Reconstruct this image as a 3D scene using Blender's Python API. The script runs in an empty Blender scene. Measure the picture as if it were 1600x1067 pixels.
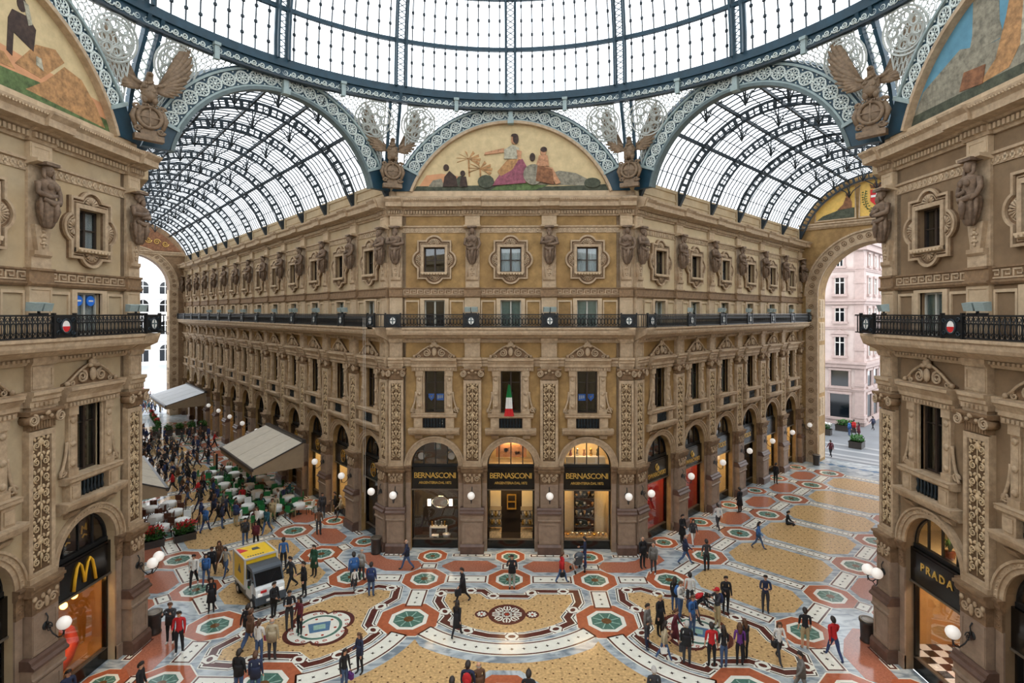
import bpy, bmesh, math, random
from math import sin, cos, pi, radians, sqrt, atan2, hypot
from mathutils import Vector, Matrix, geometry
random.seed(7)
SC = bpy.context.scene
COL = SC.collection
# ------------------------------------------------------------------ camera, sky, exposure
cd = bpy.data.cameras.new('camera'); cam = bpy.data.objects.new('camera', cd); COL.objects.link(cam)
cam.location = (0.716, -16.598, 14.283); cam.rotation_euler = (radians(90), 0, radians(1.1))
cd.sensor_width = 36; cd.lens = 36*869.37/1600; cd.shift_y = -(533.5-488.9)/1600; cd.clip_end = 600; cd.clip_start = .05
SC.camera = cam
W = bpy.data.worlds.new('overcast_sky'); SC.world = W; W.use_nodes = True
bg = W.node_tree.nodes['Background']; bg.inputs[0].default_value = (.93, .96, 1, 1); bg.inputs[1].default_value = 3.1
SC.view_settings.view_transform = 'Standard'; SC.view_settings.look = 'None'; SC.view_settings.gamma = 1
SC.view_settings.use_curve_mapping = False; SC.view_settings.exposure = .04
SC.cycles.max_bounces = 7; SC.cycles.diffuse_bounces = 2; SC.cycles.glossy_bounces = 2; SC.cycles.transmission_bounces = 2
SC.cycles.transparent_max_bounces = 14; SC.cycles.caustics_reflective = False; SC.cycles.caustics_refractive = False
SC.cycles.sample_clamp_indirect = 4

# ------------------------------------------------------------------ materials
MAT = {}
def lin(c):
    return tuple(((x/255)/12.92 if x/255 <= .04045 else ((x/255+.055)/1.055)**2.4) for x in c)
def mat(name, rgb, rough=.7, var=.25, scale=3., metal=0., bump=0., stain=None, emit=0., spec=.5, dark=None):
    """principled with two octaves of noise between a darker and a lighter tone, optional stain colour and fine bump"""
    m = bpy.data.materials.new(name); m.use_nodes = True; nt = m.node_tree; N = nt.nodes; L = nt.links
    b = N['Principled BSDF']; b.inputs['Roughness'].default_value = rough; b.inputs['Metallic'].default_value = metal
    b.inputs['Specular IOR Level'].default_value = spec
    c = lin(rgb)
    if var > 0:
        tc = N.new('ShaderNodeTexCoord'); no = N.new('ShaderNodeTexNoise'); no.inputs['Scale'].default_value = scale; no.inputs['Detail'].default_value = 5
        no.inputs['Roughness'].default_value = .65
        L.new(tc.outputs['Object'], no.inputs['Vector'])
        r = N.new('ShaderNodeValToRGB'); L.new(no.outputs['Fac'], r.inputs[0])
        d = lin(dark) if dark else tuple(x*(1-var) for x in c)
        r.color_ramp.elements[0].position = .32; r.color_ramp.elements[0].color = (*d, 1)
        r.color_ramp.elements[1].position = .68; r.color_ramp.elements[1].color = (*[min(1, x*(1+var*.6)) for x in c], 1)
        out = r.outputs[0]
        if stain:
            n2 = N.new('ShaderNodeTexNoise'); n2.inputs['Scale'].default_value = scale*.22; n2.inputs['Detail'].default_value = 7
            L.new(tc.outputs['Object'], n2.inputs['Vector'])
            r2 = N.new('ShaderNodeValToRGB'); L.new(n2.outputs['Fac'], r2.inputs[0])
            r2.color_ramp.elements[0].position = .48; r2.color_ramp.elements[0].color = (0, 0, 0, 1)
            r2.color_ramp.elements[1].position = .72; r2.color_ramp.elements[1].color = (.75, .75, .75, 1)
            mx = N.new('ShaderNodeMixRGB'); L.new(r2.outputs[0], mx.inputs[0]); L.new(out, mx.inputs[1]); mx.inputs[2].default_value = (*lin(stain), 1)
            out = mx.outputs[0]
        L.new(out, b.inputs['Base Color'])
        if bump:
            bp = N.new('ShaderNodeBump'); bp.inputs['Strength'].default_value = bump; bp.inputs['Distance'].default_value = .02
            n3 = N.new('ShaderNodeTexNoise'); n3.inputs['Scale'].default_value = scale*6; n3.inputs['Detail'].default_value = 4
            L.new(tc.outputs['Object'], n3.inputs['Vector']); L.new(n3.outputs['Fac'], bp.inputs['Height']); L.new(bp.outputs[0], b.inputs['Normal'])
    else:
        b.inputs['Base Color'].default_value = (*c, 1)
    if emit:
        b.inputs['Emission Color'].default_value = (*c, 1); b.inputs['Emission Strength'].default_value = emit
    MAT[name] = m
    return m
def marble(name, rgb, vein, rough=.14, scale=1.2):
    m = bpy.data.materials.new(name); m.use_nodes = True; nt = m.node_tree; N = nt.nodes; L = nt.links
    b = N['Principled BSDF']; b.inputs['Roughness'].default_value = rough
    tc = N.new('ShaderNodeTexCoord'); mp = N.new('ShaderNodeMapping'); mp.inputs['Rotation'].default_value = (0, 0, .6); mp.inputs['Scale'].default_value = (1, 2.6, 1)
    L.new(tc.outputs['Object'], mp.inputs[0])
    no = N.new('ShaderNodeTexNoise'); no.inputs['Scale'].default_value = scale; no.inputs['Detail'].default_value = 8; no.inputs['Distortion'].default_value = 1.4
    L.new(mp.outputs[0], no.inputs['Vector'])
    r = N.new('ShaderNodeValToRGB'); L.new(no.outputs['Fac'], r.inputs[0]); e = r.color_ramp.elements
    e[0].position = .36; e[0].color = (*lin(vein), 1); e[1].position = .56; e[1].color = (*lin(rgb), 1)
    e2 = e.new(.75); e2.color = (*[min(1, x*1.15) for x in lin(rgb)], 1)
    L.new(r.outputs[0], b.inputs['Base Color'])
    MAT[name] = m
def ochre_dots(name, rgb, dot):
    m = bpy.data.materials.new(name); m.use_nodes = True; nt = m.node_tree; N = nt.nodes; L = nt.links
    b = N['Principled BSDF']; b.inputs['Roughness'].default_value = .16
    tc = N.new('ShaderNodeTexCoord'); no = N.new('ShaderNodeTexNoise'); no.inputs['Scale'].default_value = 9; no.inputs['Detail'].default_value = 6
    L.new(tc.outputs['Object'], no.inputs['Vector'])
    r = N.new('ShaderNodeValToRGB'); L.new(no.outputs['Fac'], r.inputs[0]); c = lin(rgb)
    r.color_ramp.elements[0].position = .3; r.color_ramp.elements[0].color = (*[x*.62 for x in c], 1); r.color_ramp.elements[1].position = .7; r.color_ramp.elements[1].color = (*[x*1.2 for x in c], 1)
    mp = N.new('ShaderNodeMapping'); mp.inputs['Rotation'].default_value = (0, 0, pi/4); mp.inputs['Scale'].default_value = (2.2, 2.2, 2.2); L.new(tc.outputs['Object'], mp.inputs[0])
    fr = N.new('ShaderNodeVectorMath'); fr.operation = 'FRACTION'; L.new(mp.outputs[0], fr.inputs[0])
    sb = N.new('ShaderNodeVectorMath'); sb.operation = 'SUBTRACT'; L.new(fr.outputs[0], sb.inputs[0]); sb.inputs[1].default_value = (.5, .5, .5)
    ml = N.new('ShaderNodeVectorMath'); ml.operation = 'MULTIPLY'; L.new(sb.outputs[0], ml.inputs[0]); ml.inputs[1].default_value = (1, 1, 0)
    ln = N.new('ShaderNodeVectorMath'); ln.operation = 'LENGTH'; L.new(ml.outputs[0], ln.inputs[0])
    lt = N.new('ShaderNodeMath'); lt.operation = 'LESS_THAN'; L.new(ln.outputs['Value'], lt.inputs[0]); lt.inputs[1].default_value = .09
    mx = N.new('ShaderNodeMixRGB'); L.new(lt.outputs[0], mx.inputs[0]); L.new(r.outputs[0], mx.inputs[1]); mx.inputs[2].default_value = (*lin(dot), 1)
    L.new(mx.outputs[0], b.inputs['Base Color']); MAT[name] = m
def glass(name, tint, refl=.08, rough=.02, clear=.92, fr=.7):
    """thin pane: mostly clear, a little mirror"""
    m = bpy.data.materials.new(name); m.use_nodes = True; nt = m.node_tree; N = nt.nodes; L = nt.links
    N.remove(N['Principled BSDF']); o = N['Material Output']
    t = N.new('ShaderNodeBsdfTransparent'); t.inputs[0].default_value = (*[clear*x for x in tint], 1)
    g = N.new('ShaderNodeBsdfGlossy'); g.inputs['Roughness'].default_value = rough
    f = N.new('ShaderNodeFresnel'); f.inputs['IOR'].default_value = 1.45
    mu = N.new('ShaderNodeMath'); mu.operation = 'MULTIPLY_ADD'; L.new(f.outputs[0], mu.inputs[0]); mu.inputs[1].default_value = fr; mu.inputs[2].default_value = refl
    mx = N.new('ShaderNodeMixShader'); L.new(mu.outputs[0], mx.inputs[0]); L.new(t.outputs[0], mx.inputs[1]); L.new(g.outputs[0], mx.inputs[2])
    L.new(mx.outputs[0], o.inputs[0]); MAT[name] = m

mat('plaster_gold', (166, 133, 84), .85, .34, 1.6, bump=.25, stain=(118, 88, 54))
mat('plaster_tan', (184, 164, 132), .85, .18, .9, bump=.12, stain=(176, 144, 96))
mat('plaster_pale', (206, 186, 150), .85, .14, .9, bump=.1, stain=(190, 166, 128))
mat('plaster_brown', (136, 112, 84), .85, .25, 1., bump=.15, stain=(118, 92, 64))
mat('stone', (186, 162, 132), .75, .26, 5, bump=.4, stain=(150, 122, 90))
mat('stone_dark', (140, 112, 82), .8, .3, 5, bump=.4, stain=(106, 82, 58))
mat('stone_pale', (198, 174, 142), .75, .2, 3, bump=.25, stain=(178, 152, 120))
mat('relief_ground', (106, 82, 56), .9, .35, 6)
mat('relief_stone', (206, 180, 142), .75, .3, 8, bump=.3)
mat('carved', (128, 100, 72), .8, .4, 5, bump=.4, stain=(84, 62, 44))
mat('pier_stone', (152, 130, 110), .5, .25, 2.5, bump=.2, stain=(122, 98, 82))
mat('pier_plinth', (98, 74, 62), .45, .3, 3, bump=.15)
mat('statue', (126, 104, 84), .75, .4, 7, bump=.35, stain=(78, 60, 46))
mat('bronze_eagle', (126, 104, 80), .65, .4, 6, bump=.3)
mat('iron_blue', (18, 56, 72), .5, .3, 2)
mat('iron_dark', (26, 40, 48), .5, .3, 2)
mat('iron_black', (22, 24, 26), .45, .3, 3)
mat('iron_pale', (220, 228, 222), .6, .15, 4)
mat('iron_lattice', (186, 190, 184), .6, .12, 4)
mat('iron_mid', (92, 106, 106), .6, .2, 4)
mat('iron_grey', (150, 166, 164), .6, .15, 4)
mat('window_wood', (52, 40, 32), .5, .3, 3)
mat('window_white', (190, 190, 180), .6, .1, 3)
mat('shop_black', (16, 14, 13), .18, .3, 1.5)
mat('shop_trim', (120, 110, 96), .35, .2, 4, metal=.6)
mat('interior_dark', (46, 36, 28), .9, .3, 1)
mat('interior_warm', (190, 140, 76), .8, .25, 1)
mat('interior_red', (150, 20, 24), .6, .2, 2)
mat('interior_cream', (232, 214, 176), .8, .1, 1)
mat('curtain', (240, 242, 244), .9, .1, 6)
mat('shutter_green', (150, 170, 158), .6, .15, 5)
mat('gold_letter', (214, 172, 84), .35, .1, 5, metal=.3)
mat('gold_bright', (236, 178, 40), .4, .05, 5)
marble('floor_marble', (182, 190, 192), (122, 134, 142), .12, .9)
mat('inlay_orange', (176, 98, 66), .15, .22, 5)
mat('inlay_salmon', (172, 108, 84), .15, .3, 12)
mat('inlay_white', (232, 230, 216), .16, .08, 4)
mat('inlay_brown', (92, 50, 42), .15, .25, 5)
mat('inlay_black', (44, 34, 32), .15, .2, 5)
mat('inlay_green', (84, 120, 106), .14, .3, 6)
mat('inlay_pale_green', (150, 184, 168), .14, .2, 6)
mat('inlay_boss', (110, 78, 48), .15, .3, 9)
mat('inlay_red', (168, 62, 44), .15, .2, 5)
mat('inlay_blue', (86, 120, 150), .15, .2, 5)
ochre_dots('inlay_ochre', (206, 170, 118), (94, 64, 40))
mat('street_paving', (176, 182, 190), .4, .12, .5)
mat('street_grey', (112, 116, 120), .5, .15, .5)
mat('street_band', (150, 152, 154), .4, .08, 1)
glass('roof_glass', (.97, .99, 1.0), .01, .05, .99, .2)
glass('window_glass', (.9, .95, .96), .05, .02, .93, .5)
glass('shop_glass', (.97, .97, .97), .03, .01, .97, .4)
mat('globe', (240, 234, 226), .3, .03, 2, emit=.35)
mat('lamp_warm', (255, 184, 90), .5, 0, emit=14)
mat('lamp_soft', (255, 214, 156), .5, 0, emit=30)
mat('lamp_cool', (255, 238, 216), .5, 0, emit=90)
mat('lamp_shop', (255, 214, 150), .5, 0, emit=80)
mat('lamp_white', (255, 240, 214), .5, 0, emit=6)
mat('pink_stone', (202, 186, 180), .8, .1, 1, bump=.1, stain=(178, 160, 154))
mat('pink_trim', (184, 164, 158), .8, .12, 2)
mat('white_stone', (236, 234, 230), .8, .06, 1)
mat('awning_cloth', (196, 186, 168), .85, .08, 2)
mat('awning_pale', (206, 210, 214), .85, .06, 2)
mat('awning_under', (150, 130, 104), .85, .1, 2)
mat('table_cloth', (232, 234, 230), .85, .06, 3)
mat('chair_green', (34, 120, 64), .5, .15, 3)
mat('chair_wood', (92, 54, 36), .5, .2, 3)
mat('leaf', (58, 110, 44), .7, .4, 9)
mat('flower_red', (196, 40, 44), .6, .3, 6)
mat('flower_white', (236, 234, 228), .6, .1, 6)
mat('bin_metal', (54, 48, 44), .4, .25, 4)
mat('truck_yellow', (238, 196, 40), .35, .06, 2)
mat('truck_grey', (70, 78, 86), .35, .1, 2)
mat('truck_white', (220, 224, 224), .35, .05, 2)
mat('truck_frame', (198, 194, 186), .4, .08, 3)
mat('rubber', (20, 20, 22), .7, .1, 4)
mat('windscreen', (14, 20, 26), .08, 0)
mat('red_paint', (206, 36, 40), .5, .05, 3)
mat('white_paint', (238, 236, 230), .5, .05, 3)
mat('green_paint', (24, 140, 70), .6, .05, 3)
mat('silver', (214, 210, 200), .2, .08, 5, metal=.9)
mat('brass', (206, 160, 74), .25, .1, 5, metal=.8)
mat('mural_sky', (206, 184, 140), .8, .16, 2.2)
mat('mural_dusk', (206, 150, 108), .8, .16, 2.2)
mat('mural_blue', (96, 146, 166), .8, .16, 2.2)
mat('mural_grass', (92, 112, 66), .8, .5, 4.5)
mat('mural_dark', (74, 78, 62), .8, .5, 4.5)
mat('mural_straw', (178, 134, 88), .8, .5, 4.5)
mat('mural_rose', (146, 84, 98), .8, .5, 4.5)
mat('mural_cloth', (178, 172, 150), .8, .5, 4.5)
mat('mural_brown', (136, 92, 62), .8, .5, 4.5)
mat('mural_skin', (190, 140, 104), .8, .5, 4.5)
mat('mural_shadow', (66, 50, 42), .8, .5, 4.5)
mat('mural_stone', (140, 134, 116), .8, .5, 4.5)
mat('mosaic_gold', (226, 184, 92), .5, .15, 3)
mat('blue_sign', (36, 104, 196), .4, .05, 3, emit=.25)
mat('sofa_red', (224, 64, 30), .5, .1, 3)
mat('check_black', (28, 22, 24), .2, .1, 3)
mat('rope', (200, 196, 186), .7, .1, 3)

# ------------------------------------------------------------------ mesh building
class MB:
    """collects faces of one mesh; local axes: x along the wall, v out of the wall (= -y), z up when made with wall=True"""
    def __init__(s): s.v = []; s.f = []; s.mi = []; s.sm = []; s.cur = 0; s.smooth = False
    def add(s, vs, fs):
        o = len(s.v); s.v += [tuple(p) for p in vs]
        for f in fs: s.f.append([o+i for i in f]); s.mi.append(s.cur); s.sm.append(s.smooth)
        return s
    def box(s, x0, x1, y0, y1, z0, z1):
        p = [(x0,y0,z0),(x1,y0,z0),(x1,y1,z0),(x0,y1,z0),(x0,y0,z1),(x1,y0,z1),(x1,y1,z1),(x0,y1,z1)]
        return s.add(p, [(0,3,2,1),(4,5,6,7),(0,1,5,4),(1,2,6,5),(2,3,7,6),(3,0,4,7)])
    def wbox(s, u0, u1, v0, v1, z0, z1): return s.box(u0, u1, -v1, -v0, z0, z1)
    def prism(s, pts, a, b, fn):
        """polygon pts extruded between a and b; fn(p, q, t) -> xyz"""
        n = len(pts); vs = [fn(p, q, a) for p, q in pts]+[fn(p, q, b) for p, q in pts]
        fs = [list(range(n)), list(range(2*n-1, n-1, -1))]+[(i, i+n, (i+1) % n+n, (i+1) % n) for i in range(n)]
        return s.add(vs, fs)
    def wprism(s, pts, v0, v1): return s.prism(pts, v0, v1, lambda p, q, t: (p, -t, q))          # (u,z) polygon, thickness along v
    def fprism(s, pts, z0, z1): return s.prism(pts, z0, z1, lambda p, q, t: (p, q, t))           # (x,y) polygon, thickness along z
    def mould(s, prof, u0, u1): return s.prism(prof, u0, u1, lambda p, q, t: (t, -p, q))         # (v,z) profile run along u
    def holed(s, outer, holes, v0, v1, back=False, fn=None):
        """(u,z) plate with holes, front at v1, edges back to v0"""
        fn = fn or (lambda p, q, t: (p, -t, q))
        loops = [outer]+holes; flat = [p for l in loops for p in l]
        tris = geometry.tessellate_polygon([[Vector((p[0], p[1], 0)) for p in l] for l in loops])
        s.add([fn(p[0], p[1], v1) for p in flat], [tuple(t) for t in tris])
        if back: s.add([fn(p[0], p[1], v0) for p in flat], [tuple(t) for t in tris])
        for l in loops:
            n = len(l); s.add([fn(p, q, v1) for p, q in l]+[fn(p, q, v0) for p, q in l], [(i, (i+1) % n, (i+1) % n+n, i+n) for i in range(n)])
        return s
    def tube(s, pts, r, n=6, close=False, cap=True, flat=1.):
        pts = [Vector(p) for p in pts]; k = len(pts); R = r if isinstance(r, (list, tuple)) else [r]*k
        vs = []; up = Vector((0, 0, 1)); prev = None
        for i, p in enumerate(pts):
            a = pts[i-1] if (i > 0 or close) else p; b = pts[(i+1) % k] if (i < k-1 or close) else p
            d = (b-a); d = d.normalized() if d.length > 1e-9 else Vector((0, 0, 1))
            if prev is None:
                x = d.cross(up); x = d.cross(Vector((1, 0, 0))) if x.length < .05 else x
            else: x = prev-d*prev.dot(d)
            x = x.normalized() if x.length > 1e-9 else Vector((1, 0, 0)); prev = x; y = d.cross(x)
            for j in range(n):
                t = 2*pi*j/n; vs.append(p+x*(cos(t)*R[i])+y*(sin(t)*R[i]*flat))
        fs = []
        for i in range(k if close else k-1):
            i2 = (i+1) % k
            for j in range(n): fs.append((i*n+j, i*n+(j+1) % n, i2*n+(j+1) % n, i2*n+j))
        if cap and not close: fs += [tuple(range(n-1, -1, -1)), tuple((k-1)*n+j for j in range(n))]
        return s.add(vs, fs)
    def lathe(s, prof, n=12, c=(0, 0, 0), a0=0, a1=2*pi, fold=0, nf=0, sx=1, sy=1):
        full = abs(a1-a0-2*pi) < 1e-6; m = n if full else n+1; vs = []; fs = []
        for (r, z) in prof:
            for j in range(m):
                t = a0+(a1-a0)*j/n; rr = r*(1+fold*cos(nf*t)) if fold else r
                vs.append((c[0]+rr*cos(t)*sx, c[1]+rr*sin(t)*sy, c[2]+z))
        for i in range(len(prof)-1):
            for j in range(n): fs.append((i*m+j, i*m+(j+1) % m, (i+1)*m+(j+1) % m, (i+1)*m+j))
        if full and prof[0] != prof[-1]:
            if prof[0][0] > 1e-4: fs.append(tuple(range(m-1, -1, -1)))
            if prof[-1][0] > 1e-4: fs.append(tuple((len(prof)-1)*m+j for j in range(m)))
        return s.add(vs, fs)
    def ball(s, c, r, nu=8, nv=5, M=None):
        r = r if isinstance(r, (tuple, list)) else (r, r, r); vs = [];
        for i in range(nv+1):
            p = pi*i/nv
            for j in range(nu): t = 2*pi*j/nu; vs.append(Vector((r[0]*sin(p)*cos(t), r[1]*sin(p)*sin(t), r[2]*cos(p))))
        vs = [(M @ v if M else v)+Vector(c) for v in vs]
        fs = [(i*nu+j, (i+1)*nu+j, (i+1)*nu+(j+1) % nu, i*nu+(j+1) % nu) for i in range(nv) for j in range(nu)]
        return s.add(vs, fs)
    def bar(s, p, q, w, h=None, up=(0, 0, 1)):
        p = Vector(p); q = Vector(q); d = (q-p).normalized(); x = d.cross(Vector(up)); h = h or w
        if x.length < .01: x = d.cross(Vector((1, 0, 0)))
        x.normalize(); y = x.cross(d); x *= w/2; y *= h/2
        vs = [p-x-y, p+x-y, p+x+y, p-x+y, q-x-y, q+x-y, q+x+y, q-x+y]
        return s.add(vs, [(0,1,2,3),(7,6,5,4),(0,4,5,1),(1,5,6,2),(2,6,7,3),(3,7,4,0)])
    def strip(s, path, o0, o1, z0, z1, close=False):
        """flat band along a 2-D path between side offsets o0 and o1"""
        k = len(path); nrm = []
        for i in range(k):
            a = path[i-1] if (i or close) else path[i]; b = path[(i+1) % k] if (i < k-1 or close) else path[i]; p = path[i]
            d1 = Vector((p[0]-a[0], p[1]-a[1])); d2 = Vector((b[0]-p[0], b[1]-p[1]))
            d1 = d1.normalized() if d1.length > 1e-9 else d2.normalized(); d2 = d2.normalized() if d2.length > 1e-9 else d1
            m = Vector((-(d1+d2).y, (d1+d2).x)); m = m.normalized() if m.length > 1e-6 else Vector((-d1.y, d1.x))
            q = max(.45, m.dot(Vector((-d1.y, d1.x)))); nrm.append(m/q)
        A = [(p[0]+n.x*o0, p[1]+n.y*o0) for p, n in zip(path, nrm)]; B = [(p[0]+n.x*o1, p[1]+n.y*o1) for p, n in zip(path, nrm)]
        vs = [(*a, z1) for a in A]+[(*b, z1) for b in B]+[(*a, z0) for a in A]+[(*b, z0) for b in B]; fs = []
        for i in range(k if close else k-1):
            j = (i+1) % k; fs += [(i, j, k+j, k+i), (i, 2*k+i, 2*k+j, j), (k+i, k+j, 3*k+j, 3*k+i)]
        if not close: fs += [(0, k, 3*k, 2*k), (k-1, 3*k-1, 4*k-1, 2*k-1)]
        return s.add(vs, fs)
    def spiral(s, c, r0, turns, rt, side=1, n=16, ax='wall', start=0., lift=0., sides=5):
        pts = []; R = []
        for i in range(n):
            t = i/(n-1); a = start+side*turns*2*pi*t; r = r0*(1-.82*t)
            pts.append((c[0]+r*cos(a), c[1]-lift, c[2]+r*sin(a)) if ax == 'wall' else (c[0]+r*cos(a), c[1]+r*sin(a), c[2]+lift)); R.append(rt*(1-.4*t))
        return s.tube(pts, R, sides)
    def mesh(s, name, mats):
        me = bpy.data.meshes.new(name); me.from_pydata([tuple(v) for v in s.v], [], s.f)
        for m in (mats if isinstance(mats, (list, tuple)) else [mats]): me.materials.append(MAT[m] if isinstance(m, str) else m)
        if any(s.mi): me.polygons.foreach_set('material_index', s.mi)
        if any(s.sm): me.polygons.foreach_set('use_smooth', s.sm)
        bm = bmesh.new(); bm.from_mesh(me); bmesh.ops.recalc_face_normals(bm, faces=bm.faces); bm.to_mesh(me); bm.free(); me.update()
        return me
def put(name, me, parent=None, loc=(0, 0, 0), rz=0., sc=None, rot=None):
    o = bpy.data.objects.new(name, me); COL.objects.link(o); o.location = loc; o.rotation_euler = rot or (0, 0, rz)
    if sc is not None: o.scale = sc if isinstance(sc, (tuple, list)) else (sc, sc, sc)
    if parent is not None: o.parent = parent
    return o
def empty(name, loc=(0, 0, 0), rz=0., parent=None): return put(name, None, parent, loc, rz)
def tag(o, label=None, cat=None, group=None, kind=None):
    for k, v in (('label', label), ('category', cat), ('group', group), ('kind', kind)):
        if v: o[k] = v
    return o
ORD = ['first', 'second', 'third', 'fourth', 'fifth', 'sixth', 'seventh', 'eighth', 'ninth', 'tenth', 'eleventh', 'twelfth', 'thirteenth', 'fourteenth']
def arc(cx, cz, r, a0, a1, n): return [(cx+r*cos(radians(a0+(a1-a0)*i/n)), cz+r*sin(radians(a0+(a1-a0)*i/n))) for i in range(n+1)]
def rect(u0, u1, z0, z1): return [(u0, z0), (u1, z0), (u1, z1), (u0, z1)]
def text_mesh(s, size, depth, spacing=1., bold=0.):
    c = bpy.data.curves.new('letters', 'FONT'); c.body = s; c.size = size; c.extrude = depth; c.align_x = 'CENTER'; c.align_y = 'CENTER'; c.space_character = spacing; c.offset = bold; c.resolution_u = 2
    o = bpy.data.objects.new('letters', c); COL.objects.link(o); dg = bpy.context.evaluated_depsgraph_get(); dg.update()
    me = bpy.data.meshes.new_from_object(o.evaluated_get(dg)); bpy.data.objects.remove(o); bpy.data.curves.remove(c)
    return me
# ------------------------------------------------------------------ the octagon and its wings
A, HW, NX = 16.845, 7.315, 16.09           # front facade distance, half its width, distance of the two near facades
TL, TR = radians(41.77), radians(43.89)    # directions of the two wings
B, BL, BR, OL, OR = 4.59, 4.575, 4.72, 2.4, 3.0
ENDL, ENDR, WING = 59.7, 29.3, 12.9
dL, nL = Vector((-sin(TL), cos(TL), 0)), Vector((-cos(TL), -sin(TL), 0))
dR, nR = Vector((sin(TR), cos(TR), 0)), Vector((cos(TR), -sin(TR), 0))
CL, CR = Vector((-HW, A, 0)), Vector((HW, A, 0))
def PL(t, n, z=0): return CL+dL*t+nL*n+Vector((0, 0, z))
def PR(t, n, z=0): return CR+dR*t+nR*n+Vector((0, 0, z))
RZL, RZR = TL-pi/2, pi/2-TR
FR = {'front': (Vector((0, A, 0)), 0.), 'wing_left': (CL, RZL), 'wing_right': (CR, RZR), 'left': (Vector((-NX, 0, 0)), pi/2), 'right': (Vector((NX, 0, 0)), -pi/2)}
WALL = {}
for k, d in (('front', 'ochre corner facade with arched shopfronts under three lunettes of windows'), ('left', 'tan facade beside the burger restaurant'), ('right', 'brown facade beside the fashion shop'),
             ('wing_left', 'long wall of the wing with the café awnings'), ('wing_right', 'pale wall of the short wing ending in an arch')):
    o = empty('wall_'+k, FR[k][0], FR[k][1]); tag(o, d, 'wall', None, 'structure'); WALL[k] = o
def W2(k, u, v, z=0):
    loc, rz = FR[k]; return loc+Matrix.Rotation(rz, 3, 'Z') @ Vector((u, -v, z))
HB = B/2
# ---- bay pieces
def lower_panel(mt):
    m = MB(); out = [(-HB, 0), (-1.43, 0), (-1.43, 5.07)]+arc(0, 5.07, 1.43, 180, 0, 18)[1:-1]+[(1.43, 5.07), (1.43, 0), (HB, 0), (HB, 12.8), (-HB, 12.8)]
    m.holed(out, [rect(-.6, .6, 8.26, 10.8)], -.5, 0); return m.mesh('wall_panel', mt)
def upper_panel(mt):
    m = MB(); m.holed(rect(-HB, HB, 12.8, 20.35), [rect(-.62, .62, 13.42, 15.05), rect(-.64, .64, 16.73, 18.23)], -.5, 0); return m.mesh('wall_panel', mt)
MS = {}
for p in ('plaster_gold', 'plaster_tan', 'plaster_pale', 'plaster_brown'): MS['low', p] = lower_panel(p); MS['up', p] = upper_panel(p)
m = MB()
for r0, r1, v in ((1.43, 1.58, .07), (1.58, 1.74, .13), (1.74, 1.82, .2)):
    m.wprism(arc(0, 5.07, r1, 0, 180, 22)+arc(0, 5.07, r0, 180, 0, 22), 0, v)
m.smooth = True
for i in range(31): a = radians(4+i*172/30); m.ball((1.66*cos(a), -.13, 5.07+1.66*sin(a)), .035, 5, 3)
MS['archivolt'] = m.mesh('archivolt', 'stone')
def side_impost():
    m = MB()
    for s in (-1, 1):
        m.wbox(*sorted((s*1.43, s*1.74)), 0, .1, 4.08, 4.72); m.mould([(0, 4.72), (.12, 4.72), (.2, 4.85), (.2, 4.98), (.26, 5.02), (.26, 5.1), (0, 5.1)], *sorted((s*1.40, s*1.76)))
        m.smooth = True
        for z in (4.28, 4.5): m.spiral((s*1.585, -.1, z), .1, 1.4, .028, s, 10)
        m.smooth = False
    return m.mesh('side_impost', 'carved')
MS['side_impost'] = side_impost()
m = MB()
for s in (-1, 1): m.wbox(*sorted((s*1.43, s*1.72)), 0, .06, 0, 4.08); m.wbox(*sorted((s*1.43, s*1.78)), 0, .12, 0, .55)
MS['side_strip'] = m.mesh('side_strip', 'pier_stone')
# window surround of the main floor
m = MB()
for s in (-1, 1):
    m.wbox(*sorted((s*.6, s*.7)), -.1, .08, 8.26, 10.8); m.wbox(*sorted((s*.72, s*1.08)), 0, .14, 8.26, 10.75); m.wbox(*sorted((s*.68, s*1.12)), 0, .2, 10.5, 10.8); m.wbox(*sorted((s*.68, s*1.14)), 0, .2, 8.26, 8.5)
    m.wbox(*sorted((s*.78, s*1.02)), .14, .16, 8.6, 10.4)
    m.smooth = True
    for z in (10.3, 9.45, 8.7): m.lathe([(.0, .0), (.13, .02), (.13, .06), (.05, .08), (0, .08)], 10, (0, 0, 0)) if 0 else m.tube([(s*.9, -.14, z), (s*.9, -.21, z)], [.13, .1], 10)
    # scroll console beside the lower part of the frame
    pts = [(s*(1.12+.26*(1-(i/12))**2*1.2), -.1, 8.3+1.25*i/12) for i in range(13)]
    m.tube(pts, .06, 5); m.spiral((s*1.3, -.1, 8.46), .17, 1.5, .05, s, 14); m.smooth = False
MS['window_surround'] = m.mesh('window_surround', 'stone')
m = MB()
m.mould([(0, 8.0), (.3, 8.0), (.42, 8.1), (.42, 8.2), (.46, 8.26), (0, 8.26)], -1.36, 1.36)
for s in (-1, 1): m.wbox(*sorted((s*.7, s*1.2)), 0, .3, 7.38, 8.0); m.wbox(*sorted((s*.78, s*1.12)), .3, .34, 7.48, 7.92)
MS['window_sill'] = m.mesh('window_sill', 'stone')
m = MB(); m.mould([(0, 6.95), (.18, 6.95), (.26, 7.05), (.4, 7.08), (.46, 7.2), (.5, 7.3), (.5, 7.38), (0, 7.38)], -1.52, 1.52)
for s in (-1, 1): m.mould([(0, 6.72), (.12, 6.74), (.3, 6.95), (0, 6.95)], *sorted((s*.72, s*1.16)))
MS['corbel_ledge'] = m.mesh('corbel_ledge', 'stone')
m = MB(); m.wbox(-.7, .7, .02, .06, 7.38, 8.0); m.cur = 1; m.smooth = True
for i in range(7): m.lathe([(.03, 0), (.07, .12), (.03, .3), (.06, .5), (.03, .6)], 6, (-.54+.18*i, -.14, 7.39))
MS['parapet_grille'] = m.mesh('parapet_grille', ['iron_black', 'iron_dark'])
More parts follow.
